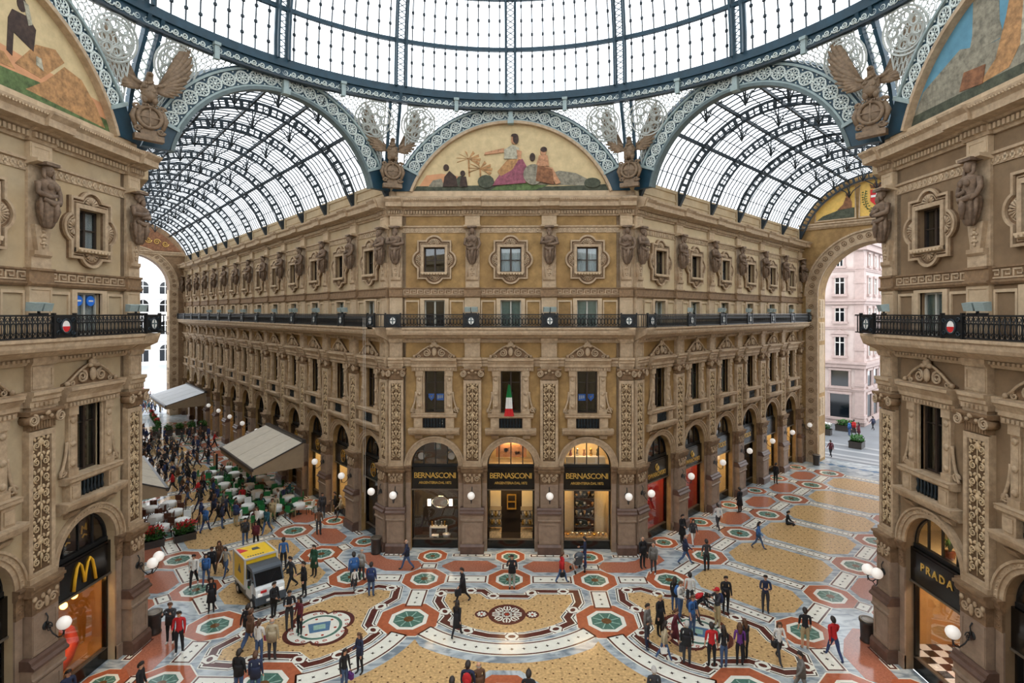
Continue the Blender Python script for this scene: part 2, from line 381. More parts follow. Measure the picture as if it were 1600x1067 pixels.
m = MB(); m.mould([(0, 10.8), (.2, 10.8), (.22, 11.0), (.3, 11.05), (.3, 11.2), (.42, 11.4), (.5, 11.45), (.5, 11.56), (0, 11.56)], -1.36, 1.36)
for i in range(15): m.wbox(-1.2+i*.165, -1.1+i*.165, .2, .3, 10.86, 10.98)
MS['window_entablature'] = m.mesh('window_entablature', 'stone')
m = MB(); top = [(-1.3, 11.56), (1.3, 11.56), (1.28, 11.68), (1.05, 11.75), (.8, 11.95), (.5, 12.16), (.2, 12.3), (-.2, 12.3), (-.5, 12.16), (-.8, 11.95), (-1.05, 11.75), (-1.28, 11.68)]
m.wprism(top, 0, .12); m.cur = 1; m.smooth = True
for s in (-1, 1):
    m.spiral((s*.46, -.16, 11.88), .24, 1.8, .055, s, 18, start=pi/2); m.spiral((s*.92, -.16, 11.7), .13, 1.4, .04, -s, 12, start=pi/2)
    m.tube([(s*1.25, -.14, 11.66), (s*1.0, -.18, 11.82), (s*.75, -.2, 12.04), (s*.45, -.2, 12.22), (s*.15, -.2, 12.36)], .05, 5); m.ball((s*1.2, -.18, 11.68), .1, 7, 4)
    m.ball((s*.16, -.22, 12.3), (.16, .1, .1), 6, 4)
m.ball((0, -.2, 12.4), (.2, .12, .17), 8, 5); m.ball((0, -.2, 11.95), (.16, .1, .26), 8, 5); m.ball((0, -.24, 12.56), .08, 6, 4)
MS['pediment'] = m.mesh('pediment', ['carved', 'stone'])
m = MB(); m.mould([(0, 11.08), (.06, 11.08), (.06, 11.25), (.12, 11.28), (.12, 11.42), (.2, 11.5), (.2, 11.6), (0, 11.6)], -HB, HB); MS['string_course'] = m.mesh('string_course', 'stone')
m = MB(); m.mould([(0, 12.5), (.12, 12.5), (.2, 12.62), (.2, 12.72), (.5, 12.8), (.72, 12.95), (.95, 13.0), (1.0, 13.12), (1.0, 13.26), (1.08, 13.32), (1.08, 13.42), (0, 13.42)], -HB, HB)
for i in range(26): m.wbox(-HB+.03+i*.177, -HB+.13+i*.177, .2, .3, 12.62, 12.72)
MS['balcony_slab'] = m.mesh('balcony_slab', 'stone')
# floor behind the balcony: panels and door surround
m = MB()
for s in (-1, 1):
    m.wbox(*sorted((s*.62, s*.86)), -.05, .1, 13.42, 15.05)
    a, b = sorted((s*1.0, s*1.72))
    m.holed(rect(a-.08, b+.08, 13.42, 15.05), [rect(a, b, 13.5, 14.95)], 0, .07)
m.wbox(-.86, .86, -.05, .1, 15.05, 15.16); MS['balcony_panels'] = m.mesh('balcony_panels', 'stone_pale')
m = MB(); m.mould([(0, 15.2), (.1, 15.2), (.16, 15.28), (.16, 15.34), (.07, 15.36), (.07, 15.72), (.12, 15.74), (.12, 15.8), (0, 15.8)], -HB, HB); MS['key_band'] = m.mesh('key_band', 'stone_dark')
m = MB(); n = 11; w = B/n
for i in range(n):
    x = -HB+i*w
    for a, b, c, d in ((0, w, .0, .05), (.0, .05, 0, .3), (.0, w*.8, .25, .3), (w*.75, w*.8, .1, .3), (w*.35, w*.8, .1, .15), (w*.35, w*.41, .1, .2)): m.wbox(x+a, x+b, .07, .1, 15.39+c, 15.39+d)
MS['meander'] = m.mesh('meander', 'stone')
# quatrefoil surround of the upper window
QZ = 17.48
def quatre(hw, hh, r, ext):
    pts = []; cx = hw+ext-r; cz = hh+ext-r
    ax = math.degrees(math.acos(min(1, (hw-cx)/r))); az = math.degrees(math.acos(min(1, (hh-cz)/r)))
    pts += arc(cx, 0, r, -ax, ax, 10)+[(hw, hh)]+arc(0, cz, r, 90-az, 90+az, 10)+[(-hw, hh)]+arc(-cx, 0, r, 180-ax, 180+ax, 10)+[(-hw, -hh)]+arc(0, -cz, r, 270-az, 270+az, 10)+[(hw, -hh)]
    return [(x, z+QZ) for x, z in pts]
m = MB(); m.cur = 1; m.holed(quatre(1.02, 1.16, .58, .31), [rect(-.64, .64, 16.73, 18.23)], 0, .1); m.cur = 0; m.holed(quatre(1.02, 1.16, .58, .31), [quatre(.93, 1.07, .5, .3)], .1, .2)
m.holed(rect(-.8, .8, 16.57, 18.39), [rect(-.64, .64, 16.73, 18.23)], .1, .2); m.holed(quatre(.86, 1.0, .4, .26), [quatre(.83, .97, .38, .25)], .1, .14)
m.smooth = True
for cx, cz, a in ((.8, 0, 0), (-.8, 0, 180), (0, .92, 90), (0, -.92, 270)):
    for i in range(7):
        b = radians(a-75+25*i); p = (cx+.05*cos(b), -.13, QZ+cz+.05*sin(b)); q = (cx+.3*cos(b), -.16, QZ+cz+.3*sin(b)); m.tube([p, q], [.015, .05], 5)
MS['quatrefoil_surround'] = m.mesh('quatrefoil_surround', ['stone', 'carved'])
m = MB(); m.mould([(0, 16.5), (.24, 16.6), (.3, 16.66), (.3, 16.73), (0, 16.73)], -.8, .8)
for i in range(9): m.wbox(-.72+i*.17, -.62+i*.17, .24, .33, 16.58, 16.66)
MS['upper_sill'] = m.mesh('upper_sill', 'stone_pale')
m = MB(); m.mould([(0, 19.1), (.05, 19.1), (.05, 19.4), (.14, 19.43), (.14, 19.52), (0, 19.52)], -HB, HB); MS['frieze_band'] = m.mesh('frieze_band', 'stone')
m = MB(); n = 17; w = B/n
for i in range(n): x = -HB+(i+.5)*w; m.wbox(x-.05, x+.05, .05, .08, 19.14, 19.38); m.wbox(x-.1, x+.1, .05, .08, 19.21, 19.31)
MS['frieze_cross'] = m.mesh('frieze_cross', 'stone_pale')
m = MB(); m.mould([(0, 20.1), (.1, 20.1), (.14, 20.2), (.14, 20.42), (.3, 20.46), (.36, 20.52), (.8, 20.56), (.82, 20.8), (.9, 20.88), (.98, 20.96), (1.0, 21.04), (.9, 21.06), (.1, 21.3), (0, 21.3)], -HB, HB)
MS['cornice'] = m.mesh('cornice', 'stone')
m = MB()
for i in range(27): x = -HB+(i+.5)*B/27; m.wbox(x-.05, x+.05, .14, .27, 20.22, 20.4)
for i in range(40): x = -HB+(i+.5)*B/40; m.ball((x, -.95, 20.93), .045, 5, 3)
MS['dentil'] = m.mesh('dentil', 'stone_pale')
m = MB(); m.mould([(0, 21.2), (.05, 21.2), (.05, 21.62), (0, 21.62), (-.5, 21.62), (-.5, 21.2)], -HB, HB); MS['attic_block'] = m.mesh('attic_block', 'stone_pale')
m = MB(); m.mould([(-.3, 21.2), (.0, 21.2), (.0, 22.1), (.08, 22.14), (.08, 22.34), (-.3, 22.34)], -HB, HB); m.wbox(-HB, HB, 0, .05, 21.6, 21.72); MS['attic_wing'] = m.mesh('attic_block', 'plaster_tan')
# ---- pilaster pieces (centred on u = 0)
def pil(name, mt, fn):
    m = MB(); fn(m); MS[name] = m.mesh(name, mt)
def f(m):
    m.mould([(0, 0), (.56, 0), (.56, .42), (.48, .55), (0, .55)], -.7, .7)
pil('pier_base', 'pier_plinth', f)
def f(m):
    m.wbox(-.62, .62, 0, .44, .55, 1.9); m.holed(rect(-.56, .56, .62, 1.84), [rect(-.42, .42, .78, 1.68)], .44, .47)
    m.mould([(0, 1.9), (.5, 1.9), (.52, 1.98), (.46, 2.02), (.46, 2.24), (.52, 2.28), (.52, 2.34), (0, 2.34)], -.68, .68)
pil('pedestal', 'pier_stone', f)
def f(m): m.mould([(0, 2.34), (.58, 2.34), (.58, 2.42), (.48, 2.5), (.46, 2.6), (.38, 2.68), (0, 2.68)], -.72, .72)
pil('pedestal_cap', 'pier_plinth', f)
pil('pier_shaft', 'pier_stone', lambda m: (m.wbox(-.53, .53, 0, .34, 2.6, 4.08), m.holed(rect(-.5, .5, 2.72, 4.04), [rect(-.4, .4, 2.84, 3.94)], .34, .36)))
def f(m):
    m.wbox(-.53, .53, 0, .34, 4.08, 4.74); m.cur = 1; m.smooth = True
    for s in (-1, 1): m.spiral((s*.28, -.36, 4.38), .17, 1.6, .045, s, 14); m.ball((s*.44, -.36, 4.6), (.1, .05, .1), 6, 4); m.ball((s*.12, -.36, 4.6), (.09, .05, .1), 6, 4)
    m.ball((0, -.38, 4.36), (.09, .07, .2), 7, 5)
pil('carved_frieze', ['carved', 'stone'], f)
pil('impost', 'stone_dark', lambda m: m.mould([(0, 4.74), (.36, 4.74), (.44, 4.86), (.44, 4.98), (.52, 5.02), (.52, 5.12), (0, 5.12)], -.66, .66))
def f(m):
    m.wbox(-.53, .53, 0, .14, 5.12, 10.3); m.holed(rect(-.53, .53, 5.2, 10.25), [rect(-.37, .37, 5.42, 10.05)], .14, .24); m.wbox(-.56, .56, 0, .3, 5.12, 5.3)
pil('pilaster_shaft', 'stone', f)
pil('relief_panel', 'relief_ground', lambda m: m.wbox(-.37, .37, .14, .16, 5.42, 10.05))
def f(m):
    m.smooth = True; m.tube([(0, -.18, 5.5+.3*i) for i in range(16)], .022, 4)
    for i in range(8):
        z = 5.62+.57*i; a = 1 if i % 2 else -1
        for s in (-1, 1):
            m.spiral((s*.18, -.19, z+.12), .14, 1.5, .036, s*a, 12, start=-pi/2*a, sides=4); m.ball((s*.27, -.19, z+.36), (.075, .03, .1), 5, 3, Matrix.Rotation(s*.6, 3, 'Y')); m.ball((s*.1, -.19, z+.4), (.06, .03, .09), 5, 3, Matrix.Rotation(-s*.7, 3, 'Y'))
            m.ball((s*.3, -.18, z-.06), (.05, .03, .05), 5, 3)
        if i % 3 == 1: m.lathe([(.0, -.1), (.1, -.06), (.13, .06), (.06, .12), (.1, .17), (0, .18)], 8, (0, -.17, z+.2), sy=.5)
        else: m.ball((0, -.2, z+.28), (.065, .04, .12), 6, 4)
pil('relief_ornament', 'relief_stone', f)
def f(m):
    m.wbox(-.5, .5, 0, .26, 10.3, 10.62); m.mould([(0, 10.82), (.4, 10.82), (.46, 10.9), (.46, 10.97), (0, 10.97)], -.72, .72); m.wbox(-.56, .56, 0, .34, 10.6, 10.82)
    for i in range(9): m.wbox(-.45+i*.11, -.4+i*.11, .26, .29, 10.32, 10.58)
    m.smooth = True
    for s in (-1, 1):
        m.cur = 0; m.tube([(s*.55, -.02, 10.66), (s*.55, -.4, 10.66)], .17, 12); m.cur = 1; m.spiral((s*.55, -.42, 10.66), .2, 2, .045, s, 20, start=pi/2); m.ball((s*.2, -.38, 10.72), (.09, .05, .07), 6, 4)
    m.ball((0, -.42, 10.86), (.12, .08, .1), 7, 4)
pil('capital', ['stone_dark', 'stone'], f)
def f(m):
    m.wbox(-.5, .5, 0, .28, 10.97, 11.1); m.mould([(0, 11.08), (.3, 11.08), (.3, 11.26), (.36, 11.3), (.36, 11.42), (.44, 11.5), (.44, 11.62), (0, 11.62)], -.56, .56); m.wbox(-.46, .46, 0, .24, 11.62, 12.5)
    m.holed(rect(-.42, .42, 11.68, 12.44), [rect(-.34, .34, 11.78, 12.36)], .24, .27); m.mould([(0, 12.5), (.3, 12.5), (.36, 12.62), (.36, 12.8), (0, 12.8)], -.5, .5)
    for i in range(5): m.wbox(-.4+i*.18, -.32+i*.18, .3, .36, 11.1, 11.22)
pil('entablature_block', 'stone', f)
pil('marble_block', 'stone_pale', lambda m: (m.wbox(-.46, .46, 0, .16, 13.42, 15.2), m.holed(rect(-.46, .46, 13.42, 15.2), [rect(-.38, .38, 13.6, 15.08)], .16, .19)))
pil('band_block', 'stone_dark', lambda m: m.mould([(0, 15.2), (.24, 15.2), (.3, 15.28), (.3, 15.34), (.22, 15.36), (.22, 15.72), (.28, 15.74), (.28, 15.82), (0, 15.82)], -.5, .5))
def f(m):
    m.wbox(-.42, .42, 0, .1, 15.82, 19.5); m.wbox(-.4, .4, 0, .2, 15.82, 16.2); m.mould([(0, 16.2), (.22, 16.2), (.28, 16.28), (.28, 16.42), (0, 16.42)], -.36, .36)
    q = [(-.2, 16.42), (.2, 16.42), (.33, 17.3), (-.33, 17.3)]; m.wprism(q, .1, .26); m.smooth = True
    for z, r in ((17.1, .07), (16.95, .1), (16.8, .07), (16.68, .09), (16.56, .05)): m.ball((0, -.28, z), (r, .05, .07), 6, 4)
    for s in (-1, 1): m.ball((s*.1, -.28, 16.9), (.06, .04, .05), 5, 3); m.ball((s*.1, -.28, 16.66), (.05, .04, .04), 5, 3)
pil('herm_support', 'stone', f)
pil('upper_block', 'stone_pale', lambda m: (m.wbox(-.44, .44, 0, .2, 19.52, 20.1), m.holed(rect(-.4, .4, 19.58, 20.04), [rect(-.3, .3, 19.68, 19.94)], .2, .22), m.mould([(0, 19.3), (.5, 19.42), (.52, 19.52), (0, 19.52)], -.5, .5)))
def f(m):
    m.mould([(0, 20.1), (.24, 20.1), (.28, 20.2), (.28, 20.42), (.42, 20.46), (.5, 20.52), (.94, 20.56), (.96, 20.8), (1.04, 20.88), (1.12, 20.96), (1.14, 21.04), (1.04, 21.06), (.1, 21.32), (0, 21.32)], -.56, .56)
    for i in range(6): m.wbox(-.46+i*.17, -.37+i*.17, .28, .4, 20.22, 20.4)
pil('cornice_break', 'stone', f)
pil('attic_pier', 'plaster_tan', lambda m: m.wbox(-.3, .3, 0, .1, 21.2, 22.2))
PIL = ['pier_base', 'pedestal', 'pedestal_cap', 'pier_shaft', 'carved_frieze', 'impost', 'pilaster_shaft', 'capital', 'entablature_block', 'marble_block', 'band_block', 'herm_support', 'upper_block', 'cornice_break']
BAY = ['archivolt', 'side_impost', 'side_strip', 'window_surround', 'window_sill', 'corbel_ledge', 'parapet_grille', 'window_entablature', 'pediment', 'string_course', 'balcony_slab', 'balcony_panels', 'key_band', 'quatrefoil_surround', 'upper_sill', 'frieze_band', 'frieze_cross', 'cornice', 'dentil']
def bay(k, u, sx, low, up, wing):
    p = WALL[k]
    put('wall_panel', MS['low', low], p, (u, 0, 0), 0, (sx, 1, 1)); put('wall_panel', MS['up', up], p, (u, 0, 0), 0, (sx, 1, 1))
    for b in BAY: put(b, MS[b], p, (u, 0, 0), 0, (sx, 1, 1))
    if not wing: put('meander', MS['meander'], p, (u, 0, 0), 0, (sx, 1, 1))
    put('attic_block', MS['attic_wing' if wing else 'attic_block'], p, (u, 0, 0), 0, (sx, 1, 1))
def pilaster(k, u, sx, wing):
    p = WALL[k]
    for b in PIL: put(b, MS[b], p, (u, 0, 0), 0, (sx, 1, 1))
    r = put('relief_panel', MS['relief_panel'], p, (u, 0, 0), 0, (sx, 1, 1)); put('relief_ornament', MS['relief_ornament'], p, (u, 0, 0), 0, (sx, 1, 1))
    if wing: put('attic_pier', MS['attic_pier'], p, (u, 0, 0), 0, (sx, 1, 1))
BAYS = []      # (wall, u, sx, index) of every bay; index counts away from the octagon corner
PILS = []
for i, u in enumerate((-B, 0, B)): BAYS.append(('front', u, 1, i)); bay('front', u, 1, 'plaster_gold', 'plaster_gold', False)
for i, u in enumerate((-1.5*B, -.5*B, .5*B, 1.5*B)): PILS.append(('front', u, .82 if i in (0, 3) else 1, i)); pilaster('front', u, PILS[-1][2], False)
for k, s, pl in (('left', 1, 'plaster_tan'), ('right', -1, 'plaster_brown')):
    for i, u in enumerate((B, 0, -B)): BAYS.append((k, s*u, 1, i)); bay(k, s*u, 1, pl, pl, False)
    for i, u in enumerate((1.5*B, .5*B, -.5*B, -1.5*B)): PILS.append((k, s*u, .82 if i in (0, 3) else 1, i)); pilaster(k, s*u, PILS[-1][2], False)
for k, s, n, b, o, up in (('wing_left', -1, 13, BL, OL, 'plaster_tan'), ('wing_right', 1, 6, BR, OR, 'plaster_pale')):
    for i in range(n): BAYS.append((k, s*(o+b*i), b/B, i)); bay(k, s*(o+b*i), b/B, 'plaster_gold', up, True)
    for i in range(n+1): PILS.append((k, s*(.44 if i == 0 else o-b/2+b*i), .82 if i == 0 else 1, i)); pilaster(k, PILS[-1][1], PILS[-1][2], True)
# strips that close the corners of the octagon
cm = MB(); cm.wbox(-.5, .5, -.5, 0, 0, 21.6); cm.mould([(0, 12.5), (.2, 12.62), (.5, 12.8), (.95, 13.0), (1.08, 13.32), (1.08, 13.42), (0, 13.42)], -.5, .44); cm.mould([(0, 20.1), (.14, 20.2), (.36, 20.52), (.8, 20.56), (1., 21.04), (.1, 21.3), (0, 21.3)], -.5, .42)
cmm = cm.mesh('corner_strip', 'stone')
for k, u, s in (('front', -HW+.49, -1), ('front', HW-.49, 1), ('left', HW-.49, 1), ('right', -HW+.49, -1), ('wing_left', -.3, 1), ('wing_right', .3, -1), ('left', -HW+.49, -1), ('right', HW-.49, 1)):
    put('corner_strip', cmm, WALL[k], (u, 0, 0), 0, (s, 1, 1))
em = MB(); em.wbox(-.6, .6, -.5, 0, 0, 22.3); emm = em.mesh('wall_panel', 'plaster_gold')
put('wall_panel', emm, WALL['wing_left'], (-(ENDL-.5), 0, 0)); put('wall_panel', emm, WALL['wing_right'], (.45, 0, 0), 0, (.4, 1, 1)); put('wall_panel', emm, WALL['wing_right'], (ENDR-.4, 0, 0), 0, (.6, 1, 1))
# plain outer walls of the two wings, seen only past the near facades
m = MB(); m.box(0, ENDL, -.3, .3, 0, 22.3); m.box(0, ENDL, -1, .3, 12.6, 13.4); m.box(0, ENDL, -.9, .3, 20.4, 21.1)
o = put('wall_wing_left_outer', m.mesh('wall', 'plaster_tan'), None, PL(0, WING+.3), atan2(dL.y, dL.x))
tag(o, 'plain far side wall of the long wing', 'wall', None, 'structure')
o = put('wall_wing_right_outer', m.mesh('wall', 'plaster_tan'), None, PR(0, WING+.3), atan2(dR.y, dR.x)); o.scale = (ENDR/ENDL, -1, 1)
tag(o, 'plain far side wall of the short wing', 'wall', None, 'structure')
# ------------------------------------------------------------------ windows and shopfronts
def openbox(m, u0, u1, v0, v1, z0, z1):
    """five sides of a room behind an opening, open towards the front (v1)"""
    p = [(u0, -v0, z0), (u1, -v0, z0), (u1, -v0, z1), (u0, -v0, z1), (u0, -v1, z0), (u1, -v1, z0), (u1, -v1, z1), (u0, -v1, z1)]
    return m.add(p, [(0, 1, 2, 3), (0, 4, 5, 1), (3, 2, 6, 7), (0, 3, 7, 4), (1, 5, 6, 2)])
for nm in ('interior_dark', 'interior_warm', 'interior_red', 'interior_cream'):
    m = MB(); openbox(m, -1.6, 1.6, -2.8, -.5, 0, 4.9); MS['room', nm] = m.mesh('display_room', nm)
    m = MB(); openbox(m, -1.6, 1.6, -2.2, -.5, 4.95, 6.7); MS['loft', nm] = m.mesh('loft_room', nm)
m = MB(); m.wprism(arc(0, 5.07, 1.43, 0, 180, 20)+arc(0, 5.07, 1.36, 180, 0, 20), -.45, -.33)
for u in (-.72, 0, .72): m.wbox(u-.03, u+.03, -.44, -.36, 5.07, 5.07+sqrt(1.4**2-u*u))
m.wbox(-1.43, 1.43, -.46, -.3, 4.95, 5.1); MS['fan_frame'] = m.mesh('fan_frame', 'iron_black')
m = MB(); m.wprism(arc(0, 5.07, 1.38, 0, 180, 18), -.41, -.4); MS['fan_pane'] = m.mesh('fan_pane', 'shop_glass')
m = MB(); m.wbox(-1.43, 1.43, -.5, -.18, 3.62, 4.95); MS['fascia'] = m.mesh('fascia', 'shop_black')
m = MB(); m.wbox(-1.43, 1.43, -.46, -.14, 3.56, 3.64); m.wbox(-1.43, 1.43, -.46, -.3, .5, .56); MS['transom'] = m.mesh('transom', 'shop_trim')
m = MB(); m.wbox(-1.43, 1.43, -.5, -.3, 0, .5)
for s in (-1, 1): m.wbox(*sorted((s*1.34, s*1.43)), -.48, -.3, .5, 3.6)
MS['shop_frame'] = m.mesh('shop_frame', 'shop_black')
m = MB(); m.wbox(-1.34, 1.34, -.41, -.4, .56, 3.56); MS['shop_pane'] = m.mesh('shop_pane', 'shop_glass')
def win_meshes(key, hw, z0, z1, bars, wood):
    m = MB()
    for s in (-1, 1): m.wbox(*sorted((s*(hw-.07), s*hw)), -.42, -.3, z0, z1)
    m.wbox(-hw, hw, -.42, -.3, z0, z0+.07); m.wbox(-hw, hw, -.42, -.3, z1-.07, z1); m.wbox(-.045, .045, -.42, -.28, z0, z1)
    for b in bars: m.wbox(-hw, hw, -.4, -.32, z0+(z1-z0)*b-.02, z0+(z1-z0)*b+.02)
    MS[key, 'frame'] = m.mesh('frame', wood)
    m = MB(); m.wbox(-hw+.07, -.045, -.37, -.36, z0+.07, z1-.07); MS[key, 'pane'] = m.mesh('pane', 'window_glass')
    m = MB(); m.wbox(.045, hw-.07, -.37, -.36, z0+.07, z1-.07); MS[key, 'pane2'] = m.mesh('pane', 'window_glass')
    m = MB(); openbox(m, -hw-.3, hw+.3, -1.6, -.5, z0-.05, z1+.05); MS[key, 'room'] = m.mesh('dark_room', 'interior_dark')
    for nm, mt in (('curtain', 'curtain'), ('shutter', 'shutter_green')):
        m = MB()
        if nm == 'curtain':
            pts = [(-hw+2*hw*i/24, -(-.46+.03*(i % 2))) for i in range(25)]
            m.add([(x, y, z0) for x, y in pts]+[(x, y, z1) for x, y in pts], [(i, i+1, i+26, i+25) for i in range(24)])
        else:
            for s in (-1, 1):
                m.wbox(*sorted((s*.03, s*(hw-.06))), -.47, -.43, z0, z1)
                for j in range(3): m.wbox(*sorted((s*.12, s*(hw-.14))), -.43, -.415, z0+.1+(z1-z0)*j/3, z0-.06+(z1-z0)*(j+1)/3)
        MS[key, nm] = m.mesh(nm, mt)
win_meshes('main', .6, 8.26, 10.8, (.72,), 'window_wood')
win_meshes('door', .62, 13.42, 15.05, (), 'window_white')
win_meshes('upper', .64, 16.73, 18.23, (.5,), 'window_wood')
WN = [0]; DN = [0]
WALLTXT = {'front': 'ochre corner facade', 'left': 'burger restaurant facade', 'right': 'fashion shop facade', 'wing_left': 'long awning wing', 'wing_right': 'short wing'}
def window(k, u, sx, key, fill, desc):
    if key == 'door': DN[0] += 1; nm = 'door_%d' % DN[0]
    else: WN[0] += 1; nm = 'window_%d' % WN[0]
    o = empty(nm, W2(k, u, 0), FR[k][1]); o.scale = (sx, 1, 1)
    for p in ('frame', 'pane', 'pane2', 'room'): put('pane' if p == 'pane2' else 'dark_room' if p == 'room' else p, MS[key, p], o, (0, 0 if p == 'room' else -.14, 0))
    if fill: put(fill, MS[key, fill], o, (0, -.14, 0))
    tag(o, desc, 'door' if key == 'door' else 'window', None, 'structure'); return o
FILL = {('front', 0): ('', 'shutter', ''), ('front', 1): ('', 'shutter', 'curtain'), ('front', 2): ('', 'shutter', 'curtain'), ('left', 0): ('', 'curtain', 'curtain'), ('right', 0): ('', 'shutter', '')}
SHOPS = {}
ROOMS = {('front', 0): ('interior_dark', 'interior_dark'), ('front', 1): ('interior_dark', 'interior_cream'), ('front', 2): ('interior_cream', 'interior_cream'), ('left', 0): ('interior_warm', 'interior_dark'), ('right', 0): ('interior_warm', 'interior_cream'),
         ('wing_right', 0): ('interior_red', 'interior_dark'), ('wing_right', 1): ('interior_red', 'interior_dark'), ('wing_right', 2): ('interior_cream', 'interior_cream'), ('wing_right', 3): ('interior_dark', 'interior_dark'), ('wing_right', 4): ('interior_cream', 'interior_dark'), ('wing_right', 5): ('interior_cream', 'interior_dark'),
         ('wing_left', 1): ('interior_cream', 'interior_dark'), ('wing_left', 2): ('interior_cream', 'interior_dark')}
LIT = {('front', 0): .5, ('front', 1): 1.2, ('front', 2): 2.2, ('left', 0): .9, ('right', 0): 1.4, ('wing_right', 0): .9, ('wing_right', 1): .9, ('wing_right', 2): 1.2, ('wing_right', 4): 1.1, ('wing_right', 5): 1.1, ('wing_left', 1): 1.6, ('wing_left', 2): 1.4,
       ('wing_left', 6): .9, ('wing_left', 7): .9, ('wing_left', 8): .9, ('wing_left', 9): .9}
m = MB(); m.wbox(-.9, .9, -1.4, -1.1, 4.82, 4.88); SPOT = m.mesh('ceiling_lamp', 'lamp_shop')
m = MB(); m.wbox(-.7, .7, -1.3, -1.1, 6.3, 6.34); SPOT2 = m.mesh('ceiling_lamp', 'lamp_soft')
m = MB(); m.wbox(-.9, .9, -2.2, -1.6, 4.82, 4.88); SPOT3 = m.mesh('ceiling_lamp', 'lamp_cool')
for k, u, sx, i in BAYS:
    where = f'{ORD[i]} bay of the {WALLTXT[k]}'
    fl = FILL.get((k, i), ('', 'shutter' if (i*7+len(k)) % 3 else '', 'curtain' if (i*5+len(k)) % 4 == 0 else ''))
    window(k, u, sx, 'main', fl[0] or ('shutter' if k.startswith('wing') and i % 3 else ''), 'tall main floor window in the '+where)
    if (k, i) == ('front', 0): fl = ('', '', '')
    window(k, u, sx, 'door', fl[1], 'balcony door in the '+where)
    window(k, u, sx, 'upper', fl[2], 'small window in a quatrefoil surround in the '+where)
    WN[0] += 1
    o = empty('window_%d' % WN[0], W2(k, u, 0), FR[k][1]); o.scale = (sx, 1, 1); SHOPS[k, i] = o
    for p in ('fan_frame', 'fan_pane', 'fascia', 'transom', 'shop_frame'): put(p, MS[p], o)
    if (k, i) != ('front', 1): put('shop_pane', MS['shop_pane'], o)
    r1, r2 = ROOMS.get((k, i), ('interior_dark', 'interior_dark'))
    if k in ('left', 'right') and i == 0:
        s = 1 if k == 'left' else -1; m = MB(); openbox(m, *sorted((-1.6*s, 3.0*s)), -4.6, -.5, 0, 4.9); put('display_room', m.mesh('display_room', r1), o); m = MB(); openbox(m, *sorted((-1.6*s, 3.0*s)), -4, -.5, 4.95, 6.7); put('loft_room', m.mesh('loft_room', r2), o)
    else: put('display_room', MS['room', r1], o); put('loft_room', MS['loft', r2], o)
    if (k, i) in LIT: put('ceiling_lamp', SPOT3 if k == 'right' else SPOT, o)
    if k in ('front', 'right') and i < 3: put('loft_lamp', SPOT2, o)
    tag(o, 'arched shopfront in the '+where, 'shop window', None, 'structure')
# ------------------------------------------------------------------ signs
def sign(k, i, parts, label, board=True):
    """lettering on the fascia of a shopfront: parts = (text, size, z, spacing, bold)"""
    u = [b[1] for b in BAYS if b[0] == k and b[3] == i][0]
    o = empty('shop_sign', W2(k, u, -.18, 4.28), FR[k][1])
    m = MB(); m.wbox(-1.3, 1.3, 0, .03, -.55, .58); put('sign_board', m.mesh('sign_board', 'shop_black'), o)
    for t, size, z, sp, bold, mt, *dx in parts:
        me = text_mesh(t, size, .012, sp, bold); me.materials.append(MAT[mt]); put('lettering', me, o, (dx[0] if dx else 0, -.045, z), rot=(pi/2, 0, 0))
    tag(o, label, 'sign'); return o
for i, w in enumerate(('first', 'middle', 'last')):
    sign('front', i, [('BERNASCONI', .47, .16, .86, .004, 'gold_letter'), ('ARGENTERIA', .21, -.27, .92, .002, 'gold_letter', -.4), ('DAL', .21, -.27, .92, .002, 'gold_letter', .4), ('1872', .21, -.27, .92, .002, 'gold_letter', .8)], ['black fascia with gold BERNASCONI lettering over the dim window with the oval mirror', 'black fascia with gold BERNASCONI lettering over the open shop doorway', 'black fascia with gold BERNASCONI lettering over the bright display of silverware'][i])
sw = []
for i, w in ((0, 'beside the octagon corner pier'), (1, 'one bay further into the short wing')):
    o = sign('wing_right', i, [('SWAROVSKI', .4, -.3, .95, .004, 'gold_letter')], 'dark fascia with gold SWAROVSKI lettering and swan '+w)
    m = MB(); m.smooth = True; m.tube([(-.18, -.05, .02), (.0, -.05, .0), (.16, -.05, .08), (.22, -.05, .2)], [.03, .1, .07, .01], 8); m.tube([(-.14, -.05, .05), (-.2, -.05, .2), (-.1, -.05, .32), (-.0, -.05, .36), (.04, -.05, .3)], [.05, .035, .03, .035, .012], 8)
    m.tube([(-.02, -.07, .06), (.08, -.07, .3)], [.07, .01], 6); put('swan_emblem', m.mesh('swan_emblem', 'gold_letter'), o)
for i, w in ((2, 'over the bright window with a handbag'), (3, 'over the pink window deeper in the short wing')):
    sign('wing_right', i, [("TOD'S", .5, 0, .9, .01, 'gold_letter')], "dark fascia with gold TOD'S lettering "+w)
o = sign('right', 0, [('PRADA', .42, .1, 1.35, .008, 'gold_letter')], 'black fascia with gold PRADA lettering over the chequered window')
o = sign('left', 0, [], 'black fascia with the golden letter M arches of the burger restaurant')
m = MB(); m.smooth = True
for s in (-1, 1):
    pts = [(s*.02, -.06, -.38), (s*.06, -.06, -.05), (s*.16, -.06, .32), (s*.27, -.06, .46), (s*.38, -.06, .3), (s*.48, -.06, -.1), (s*.54, -.06, -.5)]
    m.tube(pts, [.055, .06, .06, .055, .07, .075, .08], 8, flat=.6)
put('golden_arches', m.mesh('golden_arches', 'gold_bright'), o)
